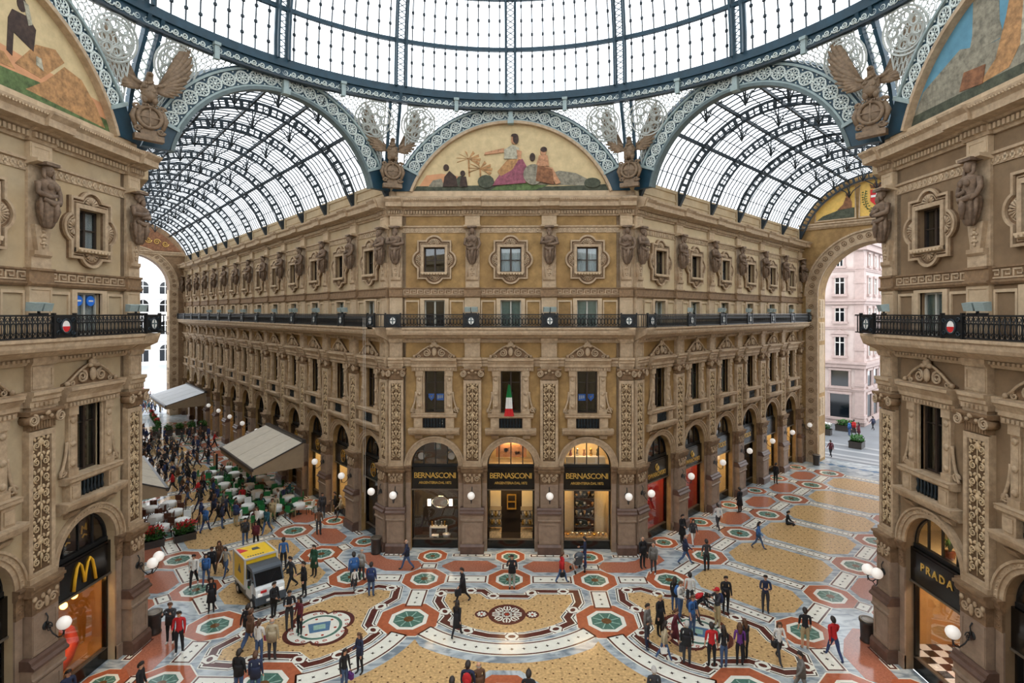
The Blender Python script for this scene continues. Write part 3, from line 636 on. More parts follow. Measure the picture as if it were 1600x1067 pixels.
for i, nm in ((0, 'beside the octagon corner'), (1, 'one bay further in'), (2, 'beside the open awning'), (3, 'above the awning')):
    o = sign('wing_left', i, [], 'dark glass fascia with a bronze emblem '+nm)
    m = MB(); m.smooth = True; m.tube([(.32*cos(2*pi*j/20), -.05, .42*sin(2*pi*j/20)) for j in range(20)], .025, 5, close=True); m.tube([(0, -.05, -.38), (0, -.05, .38)], .02, 5)
    for s in (-1, 1): m.spiral((s*.14, -.05, 0), .14, 1.3, .022, s, 12)
    put('emblem', m.mesh('emblem', 'brass'), o)
# posters behind the fan window of the burger restaurant
for j, u in enumerate((-.42, .4)):
    o = empty('poster', W2('left', B+u, -.5, 5.35), FR['left'][1]); m = MB(); m.wbox(-.24, .24, 0, .02, 0, .75); put('sheet', m.mesh('sheet', 'interior_dark'), o)
    m = MB(); m.tube([(-.14, -.04, .28), (-.1, -.04, .58), (0, -.04, .42), (.08, -.04, .62), (.1, -.04, .36)], .03, 5); m.tube([(-.1, -.04, .12), (.0, -.04, .22), (.12, -.04, .16)], .035, 5); put('squiggle', m.mesh('squiggle', 'gold_bright'), o)
    tag(o, ['dark poster with a yellow squiggle in the fan window, nearer the street lamp', 'dark poster with a yellow squiggle in the fan window, nearer the wing'][j], 'poster')
# blue round signs on the balcony doors over the burger restaurant
for j, u in enumerate((-.3, .3)):
    m = MB(); m.tube([(0, 0, 0), (0, .03, 0)], .2, 18); m.cur = 1; m.wbox(-.11, .11, 0, .012, -.03, .03); o = put('round_sign', m.mesh('round_sign', ['blue_sign', 'white_paint']), None, W2('left', B+u, -.12, 14.75), FR['left'][1])
    tag(o, ['blue round sign on the balcony door leaf nearer the camera', 'blue round sign on the balcony door leaf nearer the wing'][j], 'sign')
# blue sports signs in the main floor windows of the corner facade
for i, u in ((0, -B), (2, B)):
    for s, txt in ((-1, 0), (1, 1)):
        if i == 2: txt = 1-txt
        o = empty('lit_sign', W2('front', u+s*.27, -.5, 9.15), 0)
        m = MB()
        if txt: m.wbox(-.22, .22, 0, .02, -.2, .2)
        else: m.wprism([(-.18, .2), (-.18, -.02), (0, -.24), (.18, -.02), (.18, .2)], 0, .02)
        put('panel', m.mesh('panel', 'blue_sign'), o)
        m = MB()
        if txt: [m.wbox(-.17+.12*q, -.09+.12*q, .02, .03, -.1+.02*q, .12) for q in range(3)]
        else: m.wprism([(-.12, .1), (-.03, .02), (.03, .02), (.12, .1), (.05, .06), (0, -.08), (-.05, .06)], .02, .03)
        put('white_mark', m.mesh('white_mark', 'white_paint'), o)
        tag(o, ('square' if txt else 'shield shaped')+' blue lit sign in the main floor window '+('above the dim shop window' if i == 0 else 'above the bright display'), 'sign')
# ------------------------------------------------------------------ floor and its inlays
FZ = .0
m = MB(); m.box(-75, 75, -17.5, 85, -.3, 0)
# the floor: one slab of grey marble under octagon and wings, the street paving outside
fl = MB()
poly = [(-NX-.6, -17), (NX+.6, -17)]+[tuple((CR+nR*(WING+.6)-dR*1)[:2])]+[tuple(PR(ENDR+2.6, WING+.6)[:2]), tuple(PR(ENDR+2.6, -.6)[:2]), tuple((CR+Vector((0, .6, 0)))[:2]), tuple((CL+Vector((0, .6, 0)))[:2]), tuple(PL(ENDL+2.6, -.6)[:2]), tuple(PL(ENDL+2.6, WING+.6)[:2]), tuple((CL+nL*(WING+.6)-dL*1)[:2])]
fl.fprism(poly, -.3, 0)
FLOOR = put('floor', fl.mesh('floor', 'floor_marble')); tag(FLOOR, 'polished marble floor with coloured inlays', 'floor', None, 'structure')
def octo(r, cx=0, cy=0, a=pi/8): R = r/cos(pi/8); return [(cx+R*cos(a+i*pi/4), cy+R*sin(a+i*pi/4)) for i in range(8)]
def flat(fn, mt): m = MB(); fn(m); return m.mesh('inlay', mt)
def ringoct(m, r0, r1, z): m.holed(octo(r1), [octo(r0)], 0, z, fn=lambda p, q, t: (p, q, t))
IN = {}
IN['line'] = flat(lambda m: ringoct(m, 1.16, 1.22, .004), 'inlay_white')
IN['border'] = flat(lambda m: ringoct(m, .74, 1.16, .006), 'inlay_orange')
IN['border2'] = flat(lambda m: ringoct(m, .74, 1.16, .006), 'inlay_salmon')
IN['band'] = flat(lambda m: ringoct(m, .58, .74, .008), 'inlay_white')
IN['core'] = flat(lambda m: m.fprism(octo(.58), 0, .005), 'inlay_green')
IN['boss'] = flat(lambda m: m.fprism([(.2*cos(i*pi/8), .2*sin(i*pi/8)) for i in range(16)], 0, .009), 'inlay_boss')
def pet(m):
    for i in range(8):
        a = i*pi/4; m.fprism([(.22*cos(a-.3), .22*sin(a-.3)), (.5*cos(a-.3), .5*sin(a-.3)), (.56*cos(a), .56*sin(a)), (.5*cos(a+.3), .5*sin(a+.3)), (.22*cos(a+.3), .22*sin(a+.3))], 0, .007) if i % 1 == 0 else None
def petl(m):
    for i in range(8): a = (i+.5)*pi/4; m.strip([(.2*cos(a), .2*sin(a)), (.55*cos(a), .55*sin(a))], -.022, .022, 0, .008)
IN['ray'] = flat(petl, 'inlay_pale_green')
def oct_inlay(x, y, r=1.1, a=0., warm=True):
    s = r/1.16
    for nm, k in (('octagon_outline', 'line'), ('octagon_border', 'border' if warm else 'border2'), ('octagon_band', 'band'), ('octagon_core', 'core'), ('octagon_ray', 'ray'), ('octagon_boss', 'boss')):
        o = put(nm, IN[k], FLOOR, (x, y, 0), a, (s, s, 1))
IN['bw'] = flat(lambda m: m.fprism(rect(-.5, .5, -.5, .5), 0, .004), 'inlay_white'); IN['bd'] = flat(lambda m: m.fprism(rect(-.5, .5, -.5, .5), 0, .006), 'inlay_brown'); IN['bc'] = flat(lambda m: m.fprism(rect(-.5, .5, -.5, .5), 0, .008), 'inlay_white')
STARS = MB()
def star(x, y, a, r=.1): STARS.fprism([(x+(r if i % 2 == 0 else r*.38)*cos(a+i*pi/4), y+(r if i % 2 == 0 else r*.38)*sin(a+i*pi/4)) for i in range(8)], .008, .0095)
def bar_inlay(x, y, l, w, a, n):
    for nm, k, d in (('bar_outline', 'bw', .0), ('bar_border', 'bd', .1), ('bar_field', 'bc', .26)): put(nm, IN[k], FLOOR, (x, y, 0), a, (l-d, w-d, 1))
    for i in range(n): t = ((i+.5)/n-.5)*(l-.4); star(x+cos(a)*t, y+sin(a)*t, a)
def panel_inlay(pts, mt, nm, z=.005, x=0, y=0, a=0):
    m = MB(); m.fprism(pts, 0, z); return put(nm, m.mesh(nm, mt), FLOOR, (x, y, 0), a)
def cham(l, w, c): l /= 2; w /= 2; return [(-l+c, -w), (l-c, -w), (l, -w+c), (l, w-c), (l-c, w), (-l+c, w), (-l, w-c), (-l, -w+c)]
HEX = flat(lambda m: m.fprism(cham(3.1, 1.36, .6), 0, .005), 'inlay_salmon'); HEXL = flat(lambda m: m.fprism(cham(3.22, 1.48, .63), 0, .003), 'inlay_white')
HEXA = flat(lambda m: m.fprism(cham(2.9, 1.7, .62), 0, .005), 'inlay_salmon')
def side(T, ang, near):
    """the border field along one facade; T maps (x along, y) to the world"""
    for x in (-4.57, 0, 4.57):
        oct_inlay(*T(x, 15.5 if near else 16.0), .82, ang); oct_inlay(*T(x, 13.22), 1.12, ang); bar_inlay(*T(x, 14.5 if near else 14.72), .95, .5 if near else .72, ang, 1)
    for x in (-6.75, -2.28, 2.28, 6.75): bar_inlay(*T(x, 15.6 if near else 16.15), 2.3 if abs(x) < 5 else 1.6, .42, ang, 4)
    for x in (-2.28, 2.28): put('salmon_panel', HEX, FLOOR, (*T(x, 14.74), 0), ang); bar_inlay(*T(x, 13.22), 2.2, .86, ang, 3)
    for s in (-1, 1):
        bar_inlay(*T(s*6.6, 13.27), 1.6, .86, ang, 3); oct_inlay(*T(s*8.55, 13.34), 1.15, ang+s*pi/8)
        p = [(5.35, 14.1), (6.9, 14.1), (8.0, 14.75), (8.9, 15.65), (8.75, 16.35), (8.1, 16.5), (7.2, 15.6), (6.6, 15.4), (5.3, 15.38), (4.95, 14.75)]
        panel_inlay([T(s*a, b) for a, b in p][::s], 'inlay_salmon', 'salmon_panel')
        d = 0; bar_inlay(*T(s*4.6, 11.2+d*.6), 1.75-d, .95, ang+pi/2, 3); oct_inlay(*T(s*4.6, 9.27+d), 1.36, ang)
TF = lambda x, y: (x, y); TLf = lambda x, y: (-y, x); TRt = lambda x, y: (y, -x)
side(TF, 0, False); side(TLf, pi/2, True); side(TRt, -pi/2, True)
# wings
def wing(P, d, n_, b, t0, k, end, rot):
    for i in range(k):
        t = t0+b*i
        if t < end:
            p = P(t, .62); oct_inlay(p.x, p.y, .82, rot); p = P(t, 3.36); oct_inlay(p.x, p.y, 1.12, rot, i < 1); p = P(t, 9.95); oct_inlay(p.x, p.y, 1.12, rot, i < 1); p = P(t, 12.6); oct_inlay(p.x, p.y, .8, rot)
            p = P(t, 1.95); bar_inlay(p.x, p.y, .95, .72, rot, 1); p = P(t, 11.4); bar_inlay(p.x, p.y, .95, .72, rot, 1)
            p = P(t, 6.65); bar_inlay(p.x, p.y, 4.2, .7, rot+pi/2, 12)
        t = t0+b*(i+.5)
        if t < end-1:
            for n in (1.95, 11.3): p = P(t, n); put('salmon_panel', HEXA, FLOOR, (p.x, p.y, 0), rot)
            for n in (3.36, 9.95): p = P(t, n); bar_inlay(p.x, p.y, 2.2, .86, rot, 4)
            for n in (.3,): p = P(t, n); bar_inlay(p.x, p.y, 2.4, .4, rot, 3)
            p = P(t, 6.65); panel_inlay(cham(3.5, 5.1, .8), 'inlay_ochre', 'ochre_panel', .005, p.x, p.y, rot)
rl = atan2(dL.y, dL.x); rr = atan2(dR.y, dR.x)
wing(PL, dL, nL, 4.6, 2.1, 12, 56, rl); wing(PR, dR, nR, 4.77, 2.5, 6, 27.5, rr)
for P, rot in ((PL, rl), (PR, rr)):
    p = P(-1.85, 6.6); bar_inlay(p.x, p.y, 4.3, .75, rot+pi/2, 12); p = P(.25, 6.65); panel_inlay(cham(2.9, 5.1, .8), 'inlay_ochre', 'ochre_panel', .005, p.x, p.y, rot)
    for n in (3.3, 9.95): p = P(.3, n); bar_inlay(p.x, p.y, 2.0, .86, rot, 4)
# medallion panels with their ribbon borders
def dense(pts):
    out = []
    for a, b in zip(pts, pts[1:]+pts[:1]):
        n = max(1, int(hypot(b[0]-a[0], b[1]-a[1])/.9))
        out += [(a[0]+(b[0]-a[0])*i/n, a[1]+(b[1]-a[1])*i/n) for i in range(n)]
    return out
def ribbon(pts, T):
    w = [T(*p) for p in pts]
    ar = sum(a[0]*b[1]-b[0]*a[1] for a, b in zip(w, w[1:]+w[:1]))
    if ar < 0: w = w[::-1]
    panel_inlay(w, 'inlay_ochre', 'ochre_panel', .004)
    for nm, o0, mt, z in (('ribbon_outline', .31, 'inlay_white', .005), ('ribbon_line', .27, 'inlay_black', .006), ('ribbon_margin', .22, 'inlay_white', .007), ('ribbon_band', .15, 'inlay_brown', .008)):
        m = MB(); m.strip(w, -o0, o0, 0, z, close=True); put(nm, m.mesh(nm, mt), FLOOR)
    m = MB(); m2 = MB(); L = len(w); acc = 0; nxt = .9
    for a, b in zip(w, w[1:]+w[:1]):
        d = hypot(b[0]-a[0], b[1]-a[1]); ang = atan2(b[1]-a[1], b[0]-a[0])
        while acc+d > nxt:
            t = (nxt-acc)/d; t = min(max(t, .3), .7) if d > 1 else t; x, y = a[0]+(b[0]-a[0])*t, a[1]+(b[1]-a[1])*t
            c, s = cos(ang), sin(ang); q = lambda u, v: (x+c*u-s*v, y+s*u+c*v)
            m.fprism([q(*p) for p in rect(-.3, .3, -.27, .27)], 0, .0095); m2.fprism([q(.17*cos(i*pi/5), .12*sin(i*pi/5)) for i in range(10)], 0, .011)
            for e in (-1, 1):
                for e2 in (-1, 1): m2.fprism([q(e*.3, e2*.05), q(e*.3, e2*.12), q(e*.2, e2*.27), q(e*.12, e2*.27)][::e*e2], 0, .0105)
            nxt += 2.1
        acc += d
    o = put('ribbon_knot', m.mesh('ribbon_knot', 'inlay_white'), FLOOR); o['kind'] = 'stuff'; o = put('ribbon_eye', m2.mesh('ribbon_eye', 'inlay_brown'), FLOOR); o['kind'] = 'stuff'
def sym(half): return half+[(-x, y) for x, y in half[::-1] if abs(x) > .01]
front_half = [(0, 11.45), (.9, 11.45), (1.32, 11.97), (3.42, 11.97), (3.48, 10.9), (2.8, 9.55), (2.95, 9.1), (2.3, 8.62), (1.55, 8.25), (.8, 8.0), (0, 7.93)]
fr = front_half+[(-x, y) for x, y in front_half[-2:0:-1]]
s2 = sqrt(.5)
DL = lambda a, w: ((a-w)*s2+.0, (a+w)*s2); DR = lambda a, w: (-(a-w)*s2, (a+w)*s2)
dg_half = [(0, 14.42), (1.9, 14.42), (2.6, 13.85), (3.9, 13.55), (4.48, 12.65), (3.85, 11.9), (2.55, 11.6), (1.7, 10.7), (1.6, 9.8), (1.05, 9.6), (0, 9.5)]
dgp = dg_half+[(-x, y) for x, y in dg_half[-2:0:-1]]
ribbon(fr, TF); ribbon(dgp, DL); ribbon(dgp, DR); ribbon(fr, TLf); ribbon(fr, TRt)
T2L = lambda x, y: (-y, x); T2R = lambda x, y: (y, -x)
# arcs of white marble with stars round the centre
def arcbar(cx, cy, R, a0, a1, T):
    for nm, w, mt, z in (('arc_outline', .48, 'inlay_white', .004), ('arc_border', .42, 'inlay_brown', .006), ('arc_field', .34, 'inlay_white', .008)):
        m = MB(); e = (.48-w)/R; m.strip([T(cx+R*cos(a0+e+(a1-a0-2*e)*i/20), cy+R*sin(a0+e+(a1-a0-2*e)*i/20)) for i in range(21)], -w, w, 0, z); put(nm, m.mesh(nm, mt), FLOOR)
    n = int(R*(a1-a0)/.5)
    for i in range(n): a = a0+(a1-a0)*(i+.5)/n; star(*T(cx+R*cos(a), cy+R*sin(a)), a, .1)
for T in (TF, T2L, T2R):
    e = math.asin(4.57/5.8); g = 1.15/5.8; arcbar(0, 12.82, 5.8, -pi/2-e+g, -pi/2+e-g, T)
for T in (DL, DR):
    e = math.asin(3.32/5.2); g = 1.1/5.2; arcbar(0, 13.78, 5.2, -pi/2-e+g, -pi/2+e-g, T)
# central ochre field bounded by the arcs
def inner(cx, cy, R, e, T): return [T(cx+R*cos(-pi/2-e+2*e*i/14), cy+R*sin(-pi/2-e+2*e*i/14)) for i in range(15)]
q = inner(0, 13.78, 6.1, .44, DL)+inner(0, 12.82, 6.75, .58, TF)+inner(0, 13.78, 6.1, .44, DR)[::-1]+inner(0, 12.82, 6.75, .58, T2R)
ql = inner(0, 12.82, 6.75, .58, T2L)
pts = q+[(x, -y) for x, y in q[::-1]]+ql
pts = list({round(atan2(p[1], p[0]), 3): p for p in sorted(pts, key=lambda p: atan2(p[1], p[0]))}.values())
panel_inlay(pts, 'inlay_ochre', 'ochre_panel', .004)
for i in range(8):
    a = pi/2+i*pi/4; x, y = 4.12*cos(a), 4.12*sin(a); panel_inlay(octo(1.5), 'floor_marble', 'grey_octagon', .005, x, y, a)
    panel_inlay(octo(1.22), 'inlay_orange', 'orange_octagon', .006, x, y, a); panel_inlay(octo(.74), 'inlay_white', 'white_octagon', .007, x, y, a); panel_inlay(octo(.5), 'inlay_green', 'green_octagon', .008, x, y, a)
# rosette medallion in front of the corner facade
def disc(r, n=28, cx=0, cy=0): return [(cx+r*cos(2*pi*i/n), cy+r*sin(2*pi*i/n)) for i in range(n)]
panel_inlay(disc(.9), 'inlay_brown', 'medallion_rim', .006, -.03, 9.76); panel_inlay(disc(.78), 'inlay_brown', 'medallion_disc', .007, -.03, 9.76)
m = MB()
for i in range(8):
    a = i*pi/4; m.strip([(.14*cos(a), .14*sin(a)), (.7*cos(a), .7*sin(a))], -.035, .035, 0, .0085)
    for s in (-1, 1): m.strip([(.3*cos(a), .3*sin(a)), (.42*cos(a+s*.28), .42*sin(a+s*.28)), (.58*cos(a+s*.3), .58*sin(a+s*.3)), (.7*cos(a+s*.14), .7*sin(a+s*.14))], -.032, .032, 0, .0085)
    m.strip([(.24*cos(a), .24*sin(a)), (.24*cos(a+pi/4), .24*sin(a+pi/4))], -.03, .03, 0, .0085)
o = put('medallion_star', m.mesh('medallion_star', 'inlay_white'), FLOOR, (-.03, 9.76, 0)); panel_inlay(disc(.1, 12), 'inlay_red', 'medallion_eye', .009, -.03, 9.76)
for s in (-1, 1):
    x = -.03+s*1.2; panel_inlay(disc(.33, 18), 'inlay_brown', 'small_medallion', .0065, x, 9.76)
    m = MB(); [m.strip([(0, 0), (.22*cos(i*pi/4), .22*sin(i*pi/4))], -.045, .045, 0, .008) for i in range(8)]; put('small_star', m.mesh('small_star', 'inlay_white'), FLOOR, (x, 9.76, 0)); panel_inlay(disc(.06, 8), 'inlay_red', 'small_eye', .009, x, 9.76)
# coat of arms medallions on the two diagonals
for T, ang, bull in ((DL, pi/4, 0), (DR, -pi/4, 1)):
    x, y = T(0, 12.05); Q = []
    for i in range(48):
        a = 2*pi*i/48; r = 1.12+.38*abs(sin(2*a))**.6; Q.append((r*cos(a+pi/4), r*sin(a+pi/4)))
    sc = lambda f: [(p*f, q_*f) for p, q_ in Q]
    panel_inlay(sc(1.08), 'inlay_brown', 'medallion_rim', .006, x, y, ang); panel_inlay(sc(.94), 'inlay_white', 'medallion_field', .007, x, y, ang)
    panel_inlay(disc(1.0), 'inlay_green', 'medallion_ring', .008, x, y); panel_inlay(disc(.86), 'inlay_white', 'medallion_disc', .009, x, y)
    m = MB()
    for i in range(8):
        for s in (-1, 1):
            a = i*pi/4+pi/8; c = (1.2*cos(a+s*.13), 1.2*sin(a+s*.13)); m.strip([(c[0]+.1*(1-j/12)*cos(s*j*.8), c[1]+.1*(1-j/12)*sin(s*j*.8)) for j in range(10)], -.02, .02, 0, .009)
    o = put('medallion_scroll', m.mesh('medallion_scroll', 'inlay_red'), FLOOR, (x, y, 0)); o['kind'] = 'stuff'
    panel_inlay([(-.42, -.4), (.42, -.4), (.5, .38), (-.5, .38)], 'inlay_blue', 'shield', .0105, x, y, .35*(1 if not bull else -1))
    panel_inlay(rect(-.26, .26, -.2, .2), 'inlay_pale_green', 'shield_field', .0115, x, y, .35*(1 if not bull else -1))
    for i in range(6): a = i*pi/3; panel_inlay(disc(.07, 8), 'inlay_red', 'medallion_flower', .011, x+.72*cos(a), y+.72*sin(a))
o = put('inlay_star', STARS.mesh('inlay_star', 'inlay_black'), FLOOR); o['kind'] = 'stuff'
# paving outside the two end arches
m = MB(); p = [PL(ENDL+2.6, -90), PL(ENDL+2.6, 100), PL(ENDL+190, 100), PL(ENDL+190, -90)]; m.fprism([tuple(v[:2]) for v in p], -.3, -.01)
o = put('ground_piazza', m.mesh('ground', 'street_paving')); tag(o, 'pale paving of the square beyond the long wing', 'paving', None, 'structure')
m = MB(); p = [PR(ENDR+2.6, -50), PR(ENDR+2.6, 80), PR(ENDR+90, 80), PR(ENDR+90, -50)]; m.fprism([tuple(v[:2]) for v in p], -.3, -.01)
o = put('ground_street', m.mesh('ground', 'street_grey')); tag(o, 'grey paved street beyond the short wing', 'paving', None, 'structure')
for t in (3.6, 5.0, 7.5, 10): 
    m = MB(); m.box(-.35, .35, -14, 14, 0, .012); p = PR(ENDR+t, 6, -.01); put('paving_band', m.mesh('paving_band', 'street_band'), o, p, rr)
for i in range(14):
    m = MB(); m.fprism([(-.5, 0), (0, -.35), (.5, 0), (0, .35)], 0, .008); p = PR(ENDR+.4, .8+.9*i); put('grey_diamond', m.mesh('grey_diamond', 'inlay_blue'), FLOOR, p, rr+pi/2)
# ------------------------------------------------------------------ roof: arches, dome, barrel vaults
RD, ZD = 16.5, 26.85            # radius and height of the dome's ring beam
ZB, ZA = 21.6, 25.8            # foot and crown of the arches' inner edge
corners = [Vector((-HW, -A, 0)), Vector((-NX, -HW, 0)), Vector((-NX, HW, 0)), CL, CR, Vector((NX, HW, 0)), Vector((NX, -HW, 0)), Vector((HW, -A, 0))]
ARCHES = [('left', 1, 2), ('wing_left', 2, 3), ('front', 3, 4), ('wing_right', 4, 5), ('right', 5, 6)]
def circ(c, s): R = (c*c+s*s)/(2*s); return R, math.asin(min(1, c/R))
CEIL = empty('ceiling_dome'); tag(CEIL, 'glass and iron dome over the octagon', 'dome', None, 'structure')
# rosette used along the arch bands and the lattice
m = MB(); m.smooth = True; m.tube([(.27*cos(2*pi*i/18), -.03, .27*sin(2*pi*i/18)) for i in range(18)], .03, 4, close=True)
for i in range(8):
    a = i*pi/4; m.tube([((.09+.15*(1-cos(t))/2)*cos(a+.32*sin(t)), -.03, (.09+.15*(1-cos(t))/2)*sin(a+.32*sin(t))) for t in [2*pi*j/8 for j in range(8)]], .018, 4, close=True)
m.ball((0, -.04, 0), (.07, .04, .07), 6, 4); ROSE = m.mesh('rosette', 'iron_pale')
m = MB(); m.smooth = True
for s in (-1, 1): m.spiral((s*.07, -.03, .12), .08, 1.2, .018, s, 8, sides=4); m.spiral((s*.07, -.03, -.12), .08, 1.2, .018, -s, 8, sides=4)
m.ball((0, -.03, 0), (.05, .03, .05), 5, 3); m.ball((0, -.03, .3), (.05, .03, .04), 5, 3); m.ball((0, -.03, -.3), (.05, .03, .04), 5, 3); FILLER = m.mesh('band_scroll', 'iron_pale')
arch_pts = {}
def arch_ring(k, i0, i1):
    a, b = corners[i0], corners[i1]; L = (b-a).length; mid = (a+b)/2; ux = (a-b).normalized() if k in ('x',) else (b-a).normalized()
    c = L/2-1.25; R, e = circ(c, ZA-ZB); zc = ZA-R
    rz = atan2(ux.y, ux.x)
    # outward normal must face the octagon centre: local -y
    if (Matrix.Rotation(rz, 3, 'Z') @ Vector((0, -1, 0))).dot(-mid) < 0: rz += pi
    o = empty('ceiling_arch', mid, rz); tag(o, 'iron arch band with rosettes over the '+{'front': 'corner facade', 'left': 'facade of the burger restaurant', 'right': 'facade of the fashion shop', 'wing_left': 'long wing', 'wing_right': 'short wing'}[k], 'arch', None, 'structure')
    def band(r0, r1, v0, v1, mt, nm, e0=e, n=40):
        m = MB(); pts = [(r1*sin(-e0+2*e0*j/n), zc+r1*cos(-e0+2*e0*j/n)) for j in range(n+1)]+[(r0*sin(e0-2*e0*j/n), zc+r0*cos(e0-2*e0*j/n)) for j in range(n+1)]
        m.wprism(pts, v0, v1); return put(nm, m.mesh(nm, mt), o)
    e1 = e*.86
    band(R-.16, R+.0, -.25, .2, 'iron_mid' if k.startswith('wing') else 'stone', 'inner_edge'); band(R, R+.9, -.2, .05, 'iron_blue', 'band_plate', e1); band(R, R+.09, .05, .14, 'iron_grey', 'band_rim', e1); band(R+.81, R+.92, .05, .16, 'iron_grey', 'band_rim', e1)
    band(R+.92, R+1.0, -.2, .1, 'iron_blue', 'band_edge', e1)
    n = 21 if k in ('front', 'left', 'right') else 19
    for j in range(n):
        t = -e1+2*e1*(j+.5)/n; r = R+.45; put('rosette', ROSE, o, (r*sin(t), -.05, zc+r*cos(t)), sc=(1.12, 1, 1.12))
        t += e1/n
        if j < n-1: put('band_scroll', FILLER, o, (r*sin(t), -.05, zc+r*cos(t)), rot=(0, t, 0))
    for s in (-1, 1):   # blue foot under each end of the band
        m = MB(); t = s*e1; p = [(R*sin(t), zc+R*cos(t)), ((R+1)*sin(t), zc+(R+1)*cos(t)), (s*(c+1.1), ZB), (s*(c+.02), ZB)]; m.wprism(p, -.2, .12); put('arch_foot', m.mesh('arch_foot', 'iron_blue'), o)
        m = MB(); p = [(R*sin(t)-s*.05, zc+R*cos(t)-.1), ((R+1)*sin(t)+s*.05, zc+(R+1)*cos(t)-.1), ((R+1)*sin(t)+s*.02, zc+(R+1)*cos(t)+.06), (R*sin(t)-s*.05, zc+R*cos(t)+.06)]; m.wprism(p, -.2, .22); put('band_cap', m.mesh('band_cap', 'iron_grey'), o)
    m = MB(); m.smooth = True; m.spiral((0, -.3, ZA+.75), .16, 1.4, .06, 1, 12); m.smooth = False; m.wbox(-.13, .13, .05, .34, ZA-.2, ZA+1.3); m.wbox(-.18, .18, .05, .42, ZA-.25, ZA+.05); put('keystone_bracket', m.mesh('keystone_bracket', 'iron_grey'), o)
    arch_pts[k] = [(mid+Matrix.Rotation(rz, 3, 'Z') @ Vector(((R+1)*sin(t), 0, zc+(R+1)*cos(t)))) for t in [-e1+2*e1*j/60 for j in range(61)]]
    return o, c, R, e, zc, mid, rz
AR = {}
for k, i0, i1 in ARCHES: AR[k] = arch_ring(k, i0, i1)
# pendentives: lattice between the arch bands and the ring beam
def pend(pa, pb, s, t):
    """point on the ruled surface from arch point at angle to ring"""
    return pa+(pb-pa)*t
def lattice(k):
    pts = arch_pts[k]; pts = pts if pts[0].x <= pts[-1].x or k in ('left', 'right') else pts
    ths = [atan2(p.y, p.x) for p in pts]
    o = empty('ceiling_lattice'); tag(o, 'white pierced iron lattice above the arch band of the '+k.replace('_', ' '), 'lattice', None, 'structure')
    def S(a, f):
        """a: 0..1 along the arch, f: 0 arch..1 ring"""
        x = a*60; i = min(59, int(x)); p = pts[i].lerp(pts[i+1], x-i); th = atan2(p.y, p.x)
        return p.lerp(Vector((RD*cos(th), RD*sin(th), ZD-.5)), f)
    m = MB()
    def seg(path, r): m.tube([S(*q) for q in path], r, 4)
    for j in range(45):    # net of small rings, only where there is room
        a = (j+.5)/45; h = (S(a, 1)-S(a, 0)).length; n = int(h/.26)
        for q in range(n):
            f = (q+.5)/n; w = .012
            m.tube([S(min(1, max(0, a+w*cos(t)*.9)), min(1, max(0, f+sin(t)*.5/n*.92))) for t in [2*pi*i/8 for i in range(8)]], .026, 3, close=True)
    o2 = put('lattice_net', m.mesh('lattice_net', 'iron_lattice'), o); o2['kind'] = 'stuff'
    m = MB()
    for e in (0, 1): m.tube([S(e, f/8) for f in range(9)], .04, 4)
    m.tube([S(j/30, .97) for j in range(31)], .04, 4)
    put('lattice_edge', m.mesh('lattice_edge', 'iron_lattice'), o)
    # great rose windows near each end
    for e in (0, 1):
        m = MB(); a0 = .085 if e == 0 else .915; f0 = .56; c = S(a0, f0); ua = (S(a0+.03, f0)-S(a0-.03, f0)).normalized(); h = (S(a0, 1)-S(a0, 0)).length
        uf = (S(a0, f0+.1)-S(a0, f0-.1)); uf = (uf-ua*uf.dot(ua)).normalized(); nn = ua.cross(uf); nn = nn if nn.dot(-c) > 0 else -nn; c = c+nn*.06; R = min(1.15, h*.4)
        P = lambda r, t: c+ua*(r*cos(t))+uf*(r*sin(t))
        for rr_ in (R, R*.84): m.tube([P(rr_, 2*pi*i/28) for i in range(28)], .05, 4, close=True)
        for i in range(8):
            t = i*pi/4; cc = P(R*.56, t); m.tube([cc+ua*(R*.2*cos(x))+uf*(R*.2*sin(x)) for x in [2*pi*j/12 for j in range(12)]], .045, 4, close=True)
            m.tube([P(R*.36, t+pi/8), P(R*.7, t+pi/8+.0)], .04, 4); m.tube([P(R*.28, t), P(R*.36, t+pi/8), P(R*.28, t+pi/4)], .04, 4)
            m.tube([P(R*.92+.06*R*cos(x), t+.08*sin(x)) for x in [2*pi*j/8 for j in range(8)]], .028, 3, close=True)
        put('rose', m.mesh('rose', 'iron_lattice'), o)
    m = MB(); n = 60
    m.add([S(j/n, 0) for j in range(n+1)]+[S(j/n, 1) for j in range(n+1)], [(j, j+1, n+2+j, n+1+j) for j in range(n)]); put('lattice_pane', m.mesh('lattice_pane', 'roof_glass'), o)
for k in arch_pts: lattice(k)
# ring beam, scroll frieze, ribs, rings, glazing
def ringprof(prof, mt, nm, a0=0, a1=2*pi, n=96):
    m = MB(); m.smooth = False; m.lathe(prof+[prof[0]], n, (0, 0, 0), a0, a1); return put(nm, m.mesh(nm, mt), CEIL)
ringprof([(RD-.25, ZD), (RD-.25, ZD+.42), (RD+.25, ZD+.42), (RD+.25, ZD)], 'iron_blue', 'ring_beam')
ringprof([(RD-.12, ZD-.5), (RD-.12, ZD), (RD+.1, ZD), (RD+.1, ZD-.5)], 'iron_blue', 'frieze_plate')
ringprof([(RD-.2, ZD-.56), (RD-.2, ZD-.46), (RD+.1, ZD-.46), (RD+.1, ZD-.56)], 'iron_dark', 'frieze_rail')
m = MB(); m.smooth = True; nsp = 16*9
for i in range(-4, 5): pass
sp = MB(); sp.smooth = True
for i in range(8):
    x = -1.42+i*.405; sp.spiral((x, -.03, 0), .15, 1.6, .035, 1, 14, start=pi, sides=4); sp.tube([(x-.15, -.03, 0), (x-.2, -.03, -.12), (x-.33, -.03, -.15)], .025, 4)
SPM = sp.mesh('scroll_frieze', 'iron_pale')
